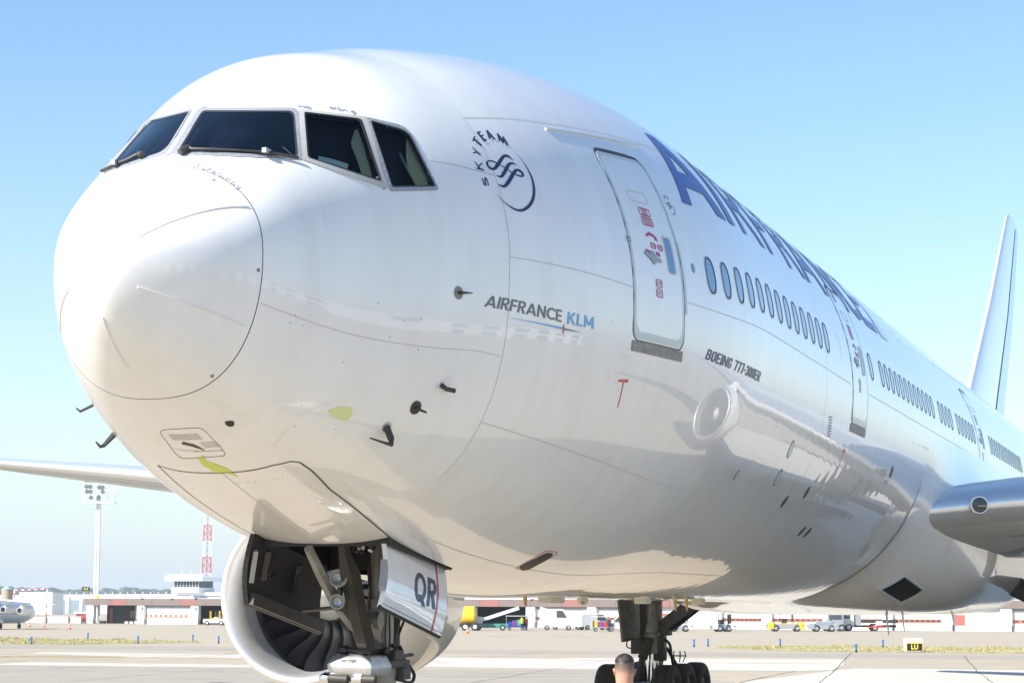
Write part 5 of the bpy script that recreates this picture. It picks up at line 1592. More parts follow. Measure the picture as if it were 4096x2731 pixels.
M['dry_grass'] = mat('dry_grass', (.46, .40, .20), .9, var2=(.26, .26, .10), vscale=.35)
M['soil'] = mat('dry_turf', (.45, .39, .22), .95, var2=(.33, .30, .15), vscale=.4)

def sheet(name, pts, z, m_, sub=False, **kw):
    me = mesh(name, [(p[0], p[1], z) for p in pts], [tuple(range(len(pts)))])
    if me.polygons[0].normal.z < 0:
        me.flip_normals()
    kw.setdefault('kind', 'structure')
    return link(name, me, None, m_, **kw)
R0 = 9000
sheet('apron_ground', [(-R0, -R0), (R0, -R0), (R0, R0), (-R0, R0)], 0, M['concrete'])
sheet('service_road', [(262, 10), (258, -60), (290, -70), (312, 120), (316, 260), (296, 260), (276, 120)], .004, M['asph'])
sheet('taxiway_strip', [(104, 140), (111, -160), (121, -160), (116, 140)], .004, M['asph'])
# paler concrete slabs
sheet('pale_slab', [(88.3, 44.5), (96.2, 46.5), (96.9, 58.8), (92.0, 57.2), (88.0, 47.2)], .006, M['pale'])
sheet('pale_slab', [(86.6, 27), (95.6, 27), (96.4, 46.4), (88.4, 44.3)], .006, M['pale'])
sheet('pale_slab', [(70.6, 46), (76.0, 47), (76.6, 33), (72.2, 32.5)], .006, M['pale'])
sheet('pale_slab', [(77.0, 33), (94.6, 27), (98.0, 26.5), (101.9, 12.35), (90, 10.2), (80.3, 9.0), (78.3, 10.3), (76.8, 18)], .008, M['pale'])
sheet('pale_slab', [(40, 6.3), (64.0, 9.2), (80.0, 8.85), (84, 8.6), (86.8, -14), (40, -20)], .008, M['pale'])
sheet('grey_slab', [(55, 60), (69.5, 48), (71.5, 30), (75.5, 18.5), (63.5, 9.5), (40, 6.6), (20, 30)], .005, M['asph'])
def joint(P, w=.07, m_='joint', z=.012, name='pavement_joint'):
    q = MB()
    for (a, b_) in zip(P[:-1], P[1:]):
        a, b_ = Vector((*a, 0)), Vector((*b_, 0))
        n = max(1, int((b_ - a).length / 1.5))
        d = (b_ - a).normalized()
        s = Vector((-d.y, d.x, 0))
        pv = None
        for i in range(n + 1):
            p = a + (b_ - a) * i / n
            ww = w * rng.uniform(.6, 1.3) / 2
            o = s * rng.uniform(-.04, .04)
            A, B = p + s * ww + o, p - s * ww + o
            if pv:
                q.add([(pv[0].x, pv[0].y, z), (pv[1].x, pv[1].y, z), (B.x, B.y, z), (A.x, A.y, z)], [(0, 1, 2, 3)])
            pv = (A, B)
    return q.obj(name, M[m_], None, kind='structure')
joint([(120, 15.1), (101.9, 12.3), (80.3, 8.9), (40, 2.9)], .05)
joint([(116.1, 7.7), (81.3, 2.8), (60, -.5)], .05)
joint([(78.4, 10.3), (64, 9.3), (45, 6.8)], .05)
for y0 in (-20, -6, 22.5, 29.5, 36.5, 43.5, 50.5, 57.5, 64.5, 71.5):
    joint([(20, y0 - 14.8 + 4.5), (118, y0 + 4.5)], .035)
for x0 in (46, 61, 70.2, 76.9, 86.6, 104):
    joint([(x0 + 8, -50), (x0, 3), (x0 - 9, 64)], .035)
for (x0, y0, n) in ((93, 20, 5), (75.5, 30, 10), (66, 25, 8), (78.2, 44, 9), (69, 20, 9), (99, 30, 4)):
    for k in range(n):
        x, y = x0 + rng.uniform(-1.5, 1.5), y0 + k * rng.uniform(.9, 2.4)
        sheet('pavement_crack', [(x, y), (x + .08, y + .1), (x + .12, y + rng.uniform(.5, 1.4)), (x - .02, y + .3)], .013, M['joint'])
# painted lines
joint([(96.6, 2.3), (91.7, 15.3), (94, 27), (97, 38)], .14, 'yellow_line', .014, 'yellow_guide_line')
joint([(109, 36), (101, 48), (88, 47.1), (86.5, 40)], .14, 'yellow_line', .014, 'yellow_guide_line')
for k in range(4):
    joint([(82.5 + k * 1.6, 58 - k), (86.0 + k * .8, 47.5 + k * .4)], .28, 'yellow_line', .014, 'yellow_hatching')
joint([(82, 54.5), (90, 53)], .25, 'yellow_line', .014, 'yellow_hatching')
joint([(60.1, 36.4), (62.2, 28.7), (66.3, 20.7), (70, 12)], .10, 'white_line', .014, 'white_edge_line')
joint([(52, 31), (54, 25), (58, 18)], .10, 'white_line', .014, 'white_edge_line')
for (x, y, l) in ((183, 62, 3.4), (186, 56.5, 4.2), (182, 130, 5)):
    sheet('yellow_stand_mark', [(x, y), (x + 1.2, y + .2), (x + 1.4, y - l), (x + .2, y - l)], .012, M['yellow_line'])

# grass strips between the taxiways
def turf(P, n, name, tall=.13):
    sheet('turf_strip', P, .010, M['soil'])
    tri = geometry.tessellate_polygon([[Vector((*p, 0)) for p in P]])
    ar = []
    for t in tri:
        a, b_, c = [Vector(P[i]) for i in t]
        ar.append(abs((b_ - a).cross(c - a)) / 2)
    q = MB()
    for _ in range(n):
        t = tri[rng.choices(range(len(tri)), ar)[0]]
        u, v = rng.random(), rng.random()
        if u + v > 1:
            u, v = 1 - u, 1 - v
        p = Vector(P[t[0]]) + (Vector(P[t[1]]) - Vector(P[t[0]])) * u + (Vector(P[t[2]]) - Vector(P[t[0]])) * v
        cl = math.sin(p.x * .9) + math.sin(p.y * .55 + p.x * .2) + math.sin(p.y * 1.7)
        if cl < -.4 and rng.random() < .7:
            continue
        h = tall * rng.uniform(.3, 1.0) * (2.3 if cl > 1.9 else .75)
        a = rng.uniform(0, math.pi)
        w = rng.uniform(.012, .035)
        dx, dy = math.cos(a) * w, math.sin(a) * w
        lx, ly = rng.uniform(-.1, .1), rng.uniform(-.1, .1)
        q.add([(p.x - dx, p.y - dy, .01), (p.x + dx, p.y + dy, .01), (p.x + lx, p.y + ly, h)], [(0, 1, 2)])
    me = mesh(name, q.v, q.f)
    return link(name, me, None, M['dry_grass'], kind='stuff')
turf([(119.0, 84), (119.6, 74), (121.5, 69.5), (127.5, 68.2), (134, 67.5), (140.5, 73), (144.2, 89), (147, 110), (121, 110)], 30000, 'grass')
turf([(133, 26.8), (123.3, 20), (123.3, 14.1), (123.6, 5), (124, -12), (150, -12), (147.5, 6.9), (147, 18.5), (141.5, 28.7)], 30000, 'grass')

# ------------------------------------------------------------------ far ground cover: wooded ridge on the horizon
M['wood'] = mat('far_wood', (.045, .075, .04), .9, var2=(.02, .04, .025), vscale=.02)
q = MB()
for i in range(1500):
    a = math.radians(-25 + 75 * i / 1500 + rng.uniform(-.1, .1))
    d = 3000 + rng.uniform(-150, 300)
    x, y = -14 + d * math.cos(a), -8 + d * math.sin(a)
    h = 29 + 3.5 * math.sin(i * .017) + 2 * math.sin(i * .065 + 1) + rng.uniform(-1.6, 1.6)
    w = rng.uniform(7, 13)
    V = []
    for k in range(7):
        t = k / 6 * math.pi * 2
        V.append((x + w * math.cos(t), y + w * math.sin(t), 0))
    for k in range(7):
        t = k / 6 * math.pi * 2
        V.append((x + w * .8 * math.cos(t + .3), y + w * .8 * math.sin(t + .3), h * .75 + rng.uniform(-1, 1)))
    for k in range(7):
        t = k / 6 * math.pi * 2
        V.append((x + w * .5 * math.cos(t + .3), y + w * .5 * math.sin(t + .3), h * .95))
    V.append((x, y, h))
    q.add(V, [(k, k + 1, 8 + k, 7 + k) for k in range(6)] + [(7 + k, 8 + k, 15 + k, 14 + k) for k in range(6)] + [(14 + k, 15 + k, 21) for k in range(6)])
link('wooded_ridge', mesh('wooded_ridge', q.v, q.f), None, M['wood'], kind='stuff')

# ------------------------------------------------------------------ materials of the background
M['wallw'] = mat('white_render', (.80, .79, .77), .7, var=.05, vscale=.6)
M['wallg'] = mat('grey_render', (.52, .54, .56), .7, var=.08, vscale=.6)
M['fasc'] = mat('brown_cladding', (.165, .125, .115), .6, var=.12, vscale=1)
M['fascr'] = mat('red_cladding', (.25, .105, .09), .6, var=.1, vscale=1)
M['orange'] = mat('orange_band', (.62, .12, .055), .5)
M['wglass'] = mat('dark_glazing', (.05, .07, .08), .08, coat=.5)
M['wpale'] = mat('blind_glazing', (.62, .62, .58), .4)
M['hole'] = mat('garage_dark', (.035, .045, .045), .8)
M['ochre'] = mat('ochre_wall', (.46, .40, .26), .7, var=.1, vscale=1)
M['brick'] = mat('brick_red', (.34, .10, .07), .7, var=.12, vscale=3)
M['silo'] = mat('silo_tan', (.38, .31, .22), .75, var=.15, vscale=.5, stretch=(1, 1, .3))
M['silo_roof'] = mat('silo_roof', (.30, .40, .36), .6)
M['steelw'] = mat('white_steel', (.74, .76, .78), .5)
M['bluegrey'] = mat('hall_door', (.16, .21, .25), .6, var=.15, vscale=.3)
M['redp'] = mat('red_paint', (.60, .03, .03), .4, coat=.3)
M['yel'] = mat('yellow_paint', (.80, .52, .02), .4, coat=.4, var=.08, vscale=1)
M['yel2'] = mat('amber_paint', (.72, .40, .02), .4, coat=.4)
M['vwhite'] = mat('vehicle_white', (.74, .74, .72), .35, coat=.5, var=.06, vscale=1)
M['vgrey'] = mat('vehicle_grey', (.30, .33, .36), .45, coat=.2, var=.15, vscale=1)
M['vdark'] = mat('vehicle_dark', (.035, .037, .04), .55)
M['conc'] = mat('barrier_concrete', (.42, .42, .39), .85, var=.2, vscale=.6)
M['cone'] = mat('cone_orange', (.75, .13, .03), .6)
M['marker'] = mat('marker_blue', (.02, .13, .55), .45)
M['signy'] = mat('sign_yellow', (.80, .62, .02), .5)
M['signk'] = mat('sign_black', (.012, .014, .02), .5)
M['signl'] = mat('sign_yellow_green', (.50, .60, .05), .5)  # plain yellow-green colour of the sign digits
M['jeans'] = mat('work_trousers', (.03, .035, .06), .8)
M['hiv'] = mat('hi_vis_lime', (.45, .75, .05), .7)
M['hir'] = mat('red_jacket', (.55, .04, .10), .8)
M['skin'] = mat('skin', (.46, .25, .17), .5)
M['purple'] = mat('purple_case', (.18, .04, .22), .6)
M['bluec'] = mat('blue_cart', (.03, .05, .35), .5)
M['green'] = mat('green_cart', (.05, .28, .22), .5)

# ------------------------------------------------------------------ terminal building along the far edge of the apron
FR = Vector((278.2, 37.1, 0))
FZ = math.atan2(.98851603, .15111605)
tb = thing('terminal_building', 'long low white terminal with brown fascia and orange window bands behind the whole apron', 'building', FR, FZ)
def tpart(nm, m_, x0, x1, y0, y1, z0, z1, par=None, bevel=0):
    q = MB()
    q.box(x0, x1, y0, y1, z0, z1)
    return q.obj(nm, M[m_], par or tb, False, bevel=bevel)
# local axes: x runs left along the facade as seen from the apron, +y points to the aircraft
tpart('roof_slab', 'wallg', -60, 138, -22, .35, 4.0, 4.16)
tpart('rear_wall', 'hole', -60, 138, -9, -8.7, 0, 4.0)
tpart('upper_wall', 'wallg', 32, 124.3, -14, -6, 4.16, 4.68)
tpart('upper_roof', 'wallw', 31, 124.8, -14.5, -5.6, 4.68, 5.12)
tpart('roof_parapet', 'wallw', 118.6, 124.2, -3.6, -3.2, 4.16, 4.45)
s = 137.7
k = 0
while s > -55:
    w = 3.2 if k % 3 == 1 else 5.3
    tpart('fascia_panel', 'fascr' if k % 3 == 1 else 'fasc', s - w + .03, s, .36, .62, 3.0, 4.08)
    s -= w
    k += 1
def bay(s0, s1, kind):
    """one bay between pillars, s1 > s0"""
    tpart('pillar', 'wallw', s1 - .75, s1 + .75, -.3, .55, .75, 2.99, bevel=.12)
    tpart('pillar_foot', 'wallg', s1 - .65, s1 + .65, -.25, .5, 0, .75)
    a, b_ = s0 + .75, s1 - .75
    if kind == 'wall':
        wl_ = tpart('wall_panel', 'wallw', a, b_, -.3, -.05, 0, 2.68)
        tpart('wall_head', 'wallg', a, b_, -.4, -.2, 2.68, 2.99)
        bd = tpart('window_band', 'orange', a + .2, b_, -.05, .0, 1.06, 1.55, wl_)
        n = 9
        for i in range(n):
            c = a + .2 + (b_ - a - .2) * (i + .5) / n
            tpart('window', 'wpale' if s1 > 60 else 'wglass', c - .27, c + .27, .001, .03, 1.17, 1.45, wl_)
    elif kind == 'garage':
        tpart('bay_floor', 'hole', a, b_, -8.5, -.1, .0, .02)
        tpart('bay_side', 'hole', a - .1, a, -8.5, -.2, 0, 3.0)
    elif kind == 'office':
        tpart('wall_panel', 'ochre', a, a + 2.6, -2.6, -2.4, 0, 3.0)
        tpart('wall_panel', 'hole', a + 2.6, b_, -3.2, -3.0, 0, 3.0)
        tpart('door', 'bluegrey', a + .3, a + 1.2, -2.4, -2.35, 0, 1.7)
        tpart('window', 'wglass', a + 2.9, a + 4.0, -3.0, -2.95, 1.0, 2.1)
        tpart('door', 'brick', b_ - 1.3, b_ - .7, -2.95, -2.85, .1, 2.5)
        for i in range(3):
            tpart('kerb_stone', 'conc', a + .2 + i * 1.0, a + .9 + i * 1.0, -.5, -.1, 0, .4)
    elif kind == 'brick':
        tpart('wall_panel', 'wallw', a, b_, -.3, -.05, 0, 2.99)
        tpart('wall_panel', 'brick', b_ - 1.5, b_ - .3, -.05, .02, .75, 2.15)
kinds = {0: 'office', 1: 'wall', 2: 'garage', 3: 'wall', 4: 'wall', 5: 'garage', 6: 'wall', 7: 'garage', 8: 'wall', 9: 'wall', 10: 'brick', 11: 'wall', 12: 'wall', 13: 'wall', 14: 'wall', 15: 'brick', 16: 'wall'}
edges = [137.2 - .55, 126.3, 115.55, 106.0, 96, 85.5, 75, 65, 55, 45, 35, 25.5, 18.0, 9.0, .6, -7.7, -15.7, -26]
for i in range(len(edges) - 1):
    bay(edges[i + 1], edges[i], kinds.get(i, 'wall'))
tpart('stair_tower', 'vdark', 133.2, 135.6, -3, .5, 3.0, 4.12)
# observation cab on the roof
cabn = tpart('cab_base', 'wallw', 118.5, 123.9, -9, -4.5, 5.12, 5.92, bevel=.05)
tpart('cab_glazing', 'wglass', 118.7, 123.6, -8.8, -4.8, 5.92, 6.98)
for i in range(9):
    tpart('mullion', 'wallg', 118.66 + i * .61, 118.72 + i * .61, -4.8, -4.74, 5.92, 6.98)
tpart('cab_roof', 'wallw', 117.4, 125.0, -9.6, -4.0, 6.98, 7.72, bevel=.12)
for i in range(16):
    tpart('rail_post', 'steelw', 118.0 + i * .38, 118.06 + i * .38, -4.3, -4.24, 7.72, 8.05)
tpart('rail', 'steelw', 118.0, 124.8, -4.3, -4.24, 8.02, 8.07)
for x_ in (119.2, 121.1, 123.0):
    tpart('roof_aerial', 'steelw', x_, x_ + .04, -6, -5.96, 7.72, 8.9)
# floodlights on brackets above the fascia
fl = None
for x_ in (126.2, 120.3, 115.6, 96.2, 75.2, 55, 35, 18, .6, -15.7):
    q = MB()
    q.tube([(x_, -.6, 4.16), (x_, -.2, 4.5), (x_, .9, 4.55)], .05, 6)
    q.box(x_ - .22, x_ + .22, .75, 1.25, 4.42, 4.58)
    q.obj('wall_lamp', M['vwhite'], tb)
# boxes on the pillars
for x_ in (126.1, 115.4, -7.6):
    tpart('junction_box', 'conc', x_ - .25, x_ + .15, .56, .78, 2.35, 2.8)

# far hangar hall, low wall, silos
hall = thing('warehouse', 'pale grey far hall with tall slate doors left of the light mast', 'building', (808.6, 476.8, 0), math.radians(63))
def hpart(par, nm, m_, x0, x1, y0, y1, z0, z1):
    q = MB()
    q.box(x0, x1, y0, y1, z0, z1)
    return q.obj(nm, M[m_], par)
hpart(hall, 'wall', 'wallg', -160, 22, -60, 0, 0, 7.4)
hpart(hall, 'roof_edge', 'steelw', -160, 22, .05, .4, 7.2, 8.1)
for i in range(-12, 3):
    hpart(hall, 'hall_fin', 'wallw', i * 10.8 - .6, i * 10.8 + 1.4, .02, 1.4, 0, 6.9)
for a_, b_ in ((2.8, 9.4), (-8, -1.5), (-19, -12)):
    hpart(hall, 'hall_door', 'bluegrey', a_, b_, .02, .6, 0, 5.8)
for i in range(30):
    hpart(hall, 'roof_post', 'steelw', -150 + i * 5.6, -149.7 + i * 5.6, -.5, -.2, 8.1, 9.1)
w2_ = thing('warehouse', 'plain white box hall behind the small jet, nearest the silos', 'building', (700, 438, 0), math.radians(63))
hpart(w2_, 'wall', 'wallw', -28, -5, -5, 0, 0, 8.0)
hpart(w2_, 'roof_edge', 'wallg', -28.2, -4.8, -5, .1, 8.0, 8.3)
hpart(w2_, 'annex', 'wallw', -5, 14, -8, -2, 0, 7.2)
bw = thing('barrier_wall', 'low weathered concrete blast wall left of the floodlight mast', 'wall', FR, FZ)
for i in range(9):
    hpart(bw, 'wall_block', 'conc', 138.4 + i * 2.4 + .02, 138.4 + i * 2.4 + 2.38, .1 + .3 * (i % 2), .6 + .3 * (i % 2), 0, 1.0 + (.12 if i < 3 else 0))
for nm_, (x, y), lab in (('silo', (520.6, 327.7), 'tan silo with green cone roof, right one of two'), ('silo', (519.4, 331.3), 'tan silo with green cone roof, cut by the left edge')):
    t = thing('silo', lab, 'silo', (x, y, 0), 0, 'silos behind the small jet')
    q = MB()
    q.lathe([(0, 1.65), (7.7, 1.65)], (0, 0, 0), (0, 0, 1), 28)
    q.obj('tank', M['silo'], t, True)
    for z in (1.6, 3.2, 4.8, 6.4):
        q = MB()
        q.lathe([(z, 1.67), (z + .08, 1.69), (z + .16, 1.67)], (0, 0, 0), (0, 0, 1), 28)
        q.obj('hoop', M['silo'], t, True)
    q = MB()
    q.lathe([(7.65, 1.8), (7.75, 1.75), (8.6, .2), (8.9, .01)], (0, 0, 0), (0, 0, 1), 28)
    q.obj('roof', M['silo_roof'], t, True, 30)

# floodlight mast
t = thing('floodlight_mast', 'tall white twin-pole floodlight mast with a railed lamp platform', 'light mast', (301.5, 173.0, 0), math.radians(-71))
for x_ in (-.28, .28):
    q = MB()
    q.bar((x_, 0, .4), (x_ * .8, 0, 19.9), .24, n=14, r2=.19)
    q.obj('pole', M['steelw'], t, True)
q = MB()
for z in np.arange(1.5, 19.5, 1.2):
    q.bar((-.28, -.1, z), (.28, -.1, z), .04)
q.obj('ladder_rung', M['steelw'], t, kind='stuff')
q = MB()
q.box(-1.6, 1.6, -1.2, 1.2, 0, .45)
q.obj('footing', M['conc'], t, bevel=.05)
q = MB()
q.box(-2.75, 2.75, -1.0, 1.0, 19.9, 20.12)
q.obj('platform', M['steelw'], t)
for z in (21.2, 22.4, 23.4):
    q = MB()
    q.bar((-2.6, -.9, z), (2.6, -.9, z), .03)
    q.bar((-2.6, .9, z), (2.6, .9, z), .03)
    q.obj('rail', M['steelw'], t)
for x_ in (-2.6, -1.3, 0, 1.3, 2.6):
    q = MB()
    q.bar((x_, -.9, 20.1), (x_, -.9, 23.5), .03)
    q.bar((x_, .9, 20.1), (x_, .9, 22.5), .025)
    q.obj('rail_post', M['steelw'], t)
for x_, z in ((-2.0, 23.8), (-1.4, 23.8), (-.8, 23.8), (-.2, 23.8), (.3, 23.8), (.75, 23.8), (2.1, 23.8), (-1.9, 22.7), (-1.3, 22.7), (.2, 22.6), (.75, 22.6), (-1.8, 21.9), (-1.2, 21.9), (.8, 21.9), (-1.1, 20.9), (.15, 21.0), (.15, 20.7)):
    q = MB()
    q.lathe([(-.15, .12), (-.05, .28), (.25, .36), (.27, .32)], (x_, -1.0, z), (.1, -1, -.35), 14)
    q.bar((x_, -.95, z - .35), (x_, -.95, z), .04)
    fl = q.obj('floodlight', M['vdark'], t, True)
    q = MB()
    q.lathe([(.26, .315), (.27, .002)], (x_, -1.0, z), (.1, -1, -.35), 14)
    q.obj('lens', M['lamp'], fl)
q = MB()
q.box(-.1, .5, -.6, -.3, 3.0, 4.6)
q.obj('notice_plate', M['yel'], t)
q = MB()
q.box(-2.3, -1.0, -.5, -.42, 5.35, 6.0)
sg = q.obj('stand_sign', M['signk'], t)
for k in range(3):
    q = MB()
    q.box(-2.0 + k * .28, -1.85 + k * .28, -.53, -.5, 5.5, 5.85)
    q.obj('sign_digit', M['signl'], sg)

# red and white lattice mast
t = thing('lattice_mast', 'red and white lattice radio mast behind the terminal', 'radio mast', (360.5, 182.7, 0), math.radians(-60))
H, B0, B1 = 46.0, .95, .28
def cor(z, k):
    b_ = B0 + (B1 - B0) * z / H
    return Vector((b_ * (1, -1, -1, 1)[k], b_ * (1, 1, -1, -1)[k], z))
zz = 0
i = 0
while zz < H - .1:
    z1 = min(H, zz + 3.1)
    q = MB()
    for k in range(4):
        q.bar(cor(zz, k), cor(z1, k), .05)
        k2 = (k + 1) % 4
        zm_ = (zz + z1) / 2
        q.bar(cor(zz, k), cor(zm_, k2), .026)
        q.bar(cor(zm_, k2), cor(z1, k), .026)
        q.bar(cor(zz, k2), cor(zm_, k), .026)
        q.bar(cor(zm_, k), cor(z1, k2), .026)
        q.bar(cor(zm_, k), cor(zm_, k2), .03)
        q.bar(cor(z1, k), cor(z1, k2), .034)
    q.obj('mast_section', M['redp'] if i % 2 else M['steelw'], t)
    zz = z1
    i += 1
q = MB()
q.bar((.1, 0, 0), (.05, 0, 45), .06)
q.bar((-.1, .1, 0), (-.05, 0, 45), .05)
q.obj('cable_run', M['vgrey'], t)

# ------------------------------------------------------------------ markers, cones, sign, bin
def marker(x, y, lab):
    t = thing('taxiway_marker', lab, 'marker post', (x, y, 0), rng.uniform(0, 3), 'blue edge markers by the grass')
    q = MB()
    q.lathe([(0, .09), (.04, .085), (.05, .065), (.16, .06)], (0, 0, 0), (0, 0, 1), 12)
    q.obj('foot', M['vdark'], t, True)
    q = MB()
    q.lathe([(.16, .062), (.48, .06), (.5, .085), (.54, .08), (.55, .01)], (0, 0, 0), (0, 0, 1), 12)
    q.obj('sleeve', M['marker'], t, True)
for a in ((119.8, 73.8, 'blue marker post on the near edge of the left grass strip, farthest left'), (142.2, 82.2, 'blue marker post behind the middle of the left grass strip'), (127.0, 69.2, 'blue marker post near the right tip of the left grass strip, front one'), (136.5, 69.6, 'blue marker post at the back right tip of the left grass strip'), (130.2, 64.2, 'blue marker post standing past the right tip of the left grass strip'),
          (135.9, 29.2, 'blue marker post on bare concrete just left of the right grass strip'), (138.5, 28.8, 'blue marker post at the left tip of the right grass strip'), (142.5, 24.3, 'blue marker post at the back of the right grass strip below the yellow tug'), (121.8, 15.1, 'blue marker post in front of the right grass strip, left of the lettered sign'), (141.8, 16.6, 'blue marker post at the back of the right grass strip left of the lettered sign')):
    marker(*a)
def cone(x, y, lab, s=1.0):
    t = thing('traffic_cone', lab, 'traffic cone', (x, y, 0), .3, 'orange traffic cones on the apron')
    q = MB()
    q.box(-.22, .22, -.22, .22, 0, .06)
    q.obj('base', M['cone'], t, bevel=.01)
    for z0, z1, m_ in ((.06, .28, 'cone'), (.28, .42, 'vwhite'), (.42, .58, 'cone'), (.58, .68, 'vwhite'), (.68, .85, 'cone')):
        q = MB()
        q.lathe([(z0, .165 - .145 * z0), (z1, .165 - .145 * z1)], (0, 0, 0), (0, 0, 1), 14)
        q.obj('sleeve', M[m_], t, True)
cone(213.2, 125.8, 'orange and white cone alone on the apron, right of the small jet')
cone(227.4, 137.9, 'orange cone beside the far engine of the small jet')
cone(233.2, 143.6, 'orange cone by the main wheels of the small jet')
cone(202.6, 70.9, 'orange and white cone in front of the yellow tanker')
t = thing('taxiway_sign', 'white boxed sign with yellow LU on a black panel by the grass', 'airport sign', (124.7, 11.9, 0), math.radians(-66))
q = MB()
q.box(-.58, .58, -.24, .24, .06, .90)
bx_ = q.obj('case', M['vwhite'], t, bevel=.03)
q = MB()
q.box(-.5, .5, -.262, -.238, .12, .56)
pn_ = q.obj('panel', M['signk'], t, bevel=.004)
for a, b_, c, d in ((-.5, .5, .56, .61), (-.54, -.5, .12, .6), (.5, .54, .12, .6)):
    q = MB()
    q.box(a, b_, -.258, -.24, c, d)
    q.obj('trim', M['signy'], t)
V, F = text2d('LU', .04, 0, 1.1)
w_ = V[:, 0].max()
link('lettering', mesh('lettering', [(-.23 + .46 * p[0] / w_, -.266, .18 + .33 * p[1]) for p in V], F), pn_, M['signy'])
for x_ in (-.45, .45):
    q = MB()
    q.bar((x_, 0, 0), (x_, 0, .08), .03)
    q.obj('leg', M['alloy'], t)

# ------------------------------------------------------------------ vehicles
AR = math.radians(-71.1)          # local x runs to the right across the picture
def wheels(t, xs_, y, r, w=.22, m_='vgrey'):
    for x_ in xs_:
        for yy in (-y, y):
            q = MB()
            q.lathe([(-w / 2, r * .55), (-w / 2, r * .92), (-w / 3, r), (w / 3, r), (w / 2, r * .92), (w / 2, r * .55)], (x_, yy, r), (0, 1, 0), 20)
            k_ = q.obj('wheel', M['vdark'], t, True, 50)
            q = MB()
            q.lathe([(-w * .4, .01), (-w * .45, r * .5), (w * .45, r * .5), (w * .4, .01)], (x_, yy, r), (0, 1, 0), 16)
            q.obj('hub', M[m_], k_, True, 50)
def bpart(t, nm, m_, x0, x1, y0, y1, z0, z1, bevel=.04, taper=None):
    q = MB()
    q.box(x0, x1, y0, y1, z0, z1, None, taper)
    return q.obj(nm, M[m_], t, False, bevel=bevel)
def tug(loc, rz, lab, body, fend, L=4.6, W=2.0, H=1.15, cab=True, group='tugs and tractors parked on the far apron'):
    t = thing('aircraft_tug', lab, 'tug', loc, rz, group)
    bpart(t, 'chassis', 'vgrey', -L / 2, L / 2, -W / 2 + .1, W / 2 - .1, .3, H * .78)
    for sx in (-1, 1):
        bpart(t, 'bumper', fend, sx * L / 2 - (.75 if sx > 0 else 0), sx * L / 2 + (.75 if sx < 0 else 0), -W / 2, W / 2, .28, H, .1)
        bpart(t, 'headlight', 'lamp', sx * L / 2 - .35, sx * L / 2 - .1, -W / 2 - .02, -W / 2 + .02, H * .6, H * .78, .01)
    bpart(t, 'deck', body, -L / 2 + .7, L / 2 - .7, -W / 2 + .15, W / 2 - .15, H * .78, H * .9)
    wheels(t, (-L / 2 + .95, L / 2 - .95), W / 2 - .12, .42)
    if cab:
        bpart(t, 'seat', 'vdark', -.5, .1, -.5, .5, H * .9, H * .9 + .6, .05)
        for x_, y_ in ((-.8, -.7), (-.8, .7), (.9, -.7), (.9, .7)):
            q = MB()
            q.bar((x_, y_, H * .85), (x_ * .9, y_, H + 1.15), .04)
            q.obj('cab_post', M['vdark'], t)
        bpart(t, 'cab_roof', body, -.95, 1.0, -.8, .8, H + 1.12, H + 1.2, .02)
        bpart(t, 'windscreen', 'wglass', .88, .93, -.66, .66, H * .9, H + 1.1, 0)
        q = MB()
        q.tube([(.55, 0, H * .9), (.4, 0, H + .25)], .03, 6)
        q.obj('steering_column', M['vdark'], t)
    else:
        bpart(t, 'engine_cover', 'vgrey', -1.0, 1.1, -.6, .6, H * .9, H * 1.25, .08)
        bpart(t, 'exhaust_stack', 'vdark', .9, 1.02, -.3, -.18, H, H + .6, .02)
    return t
tug((252.9, 46.6, 0), AR, 'yellow-ended aircraft tug with open amber-roofed cab', 'yel2', 'yel')
tug((253.8, 42.0, 0), AR, 'grey low aircraft tug between the yellow tug and the flatbed', 'vgrey', 'vgrey', 3.8, 1.9, 1.05, False)
tug((240.6, 57.2, 0), AR, 'white tug seen just right of the main landing gear braces', 'vwhite', 'vwhite', 3.3, 1.8, 1.0, False)
tug((243.5, 52.5, 0), AR + .2, 'white and grey tug with red rear board right of the white tug', 'vgrey', 'vwhite', 3.0, 1.7, 1.0, True)
t = thing('flatbed_truck', 'white-cabbed truck with black empty flatbed seen under the belly fairing', 'truck', (265.5, 38.8, 0), AR + math.pi)
cabp = bpart(t, 'cab', 'vwhite', 1.5, 3.3, -1.15, 1.15, .55, 2.75, .14)
bpart(t, 'cab_window', 'wglass', 2.0, 2.9, 1.14, 1.17, 1.6, 2.35, .01)
bpart(t, 'windscreen', 'wglass', 3.28, 3.32, -1.0, 1.0, 1.5, 2.4, .01)
bpart(t, 'mirror', 'vdark', 3.0, 3.15, 1.2, 1.4, 1.6, 2.2, .02)
bpart(t, 'chassis', 'vdark', -4.1, 3.2, -.5, .5, .5, .8, .03)
bpart(t, 'flatbed', 'vdark', -4.2, .6, -1.2, 1.2, 1.05, 1.5, .04)
bpart(t, 'headboard', 'vgrey', .6, 1.3, -1.1, 1.1, .7, 2.5, .05)
bpart(t, 'tank_box', 'vwhite', -2.2, -1.3, 1.1, 1.25, .75, 1.3, .05)
bpart(t, 'side_guard', 'redp', -2.6, -.2, 1.12, 1.2, .45, .62, .01)
wheels(t, (2.2, -1.2), 1.0, .5, .3, 'vwhite')
t = thing('flatbed_truck', 'dark high-loader truck body with red lamp standing left of the white truck cab', 'truck', (262.0, 42.2, 0), AR)
bpart(t, 'chassis', 'vdark', -1.4, 1.4, -.9, .9, .4, .8, .04)
bpart(t, 'cab', 'vgrey', -.9, 1.2, -.9, .9, .8, 2.6, .08)
bpart(t, 'windscreen', 'wglass', -.7, .9, -.93, -.9, 1.5, 2.3, .01)
bpart(t, 'beacon', 'redp', .5, .9, -.3, .3, 2.6, 2.85, .03)
wheels(t, (-.9, .9), .85, .45, .28)
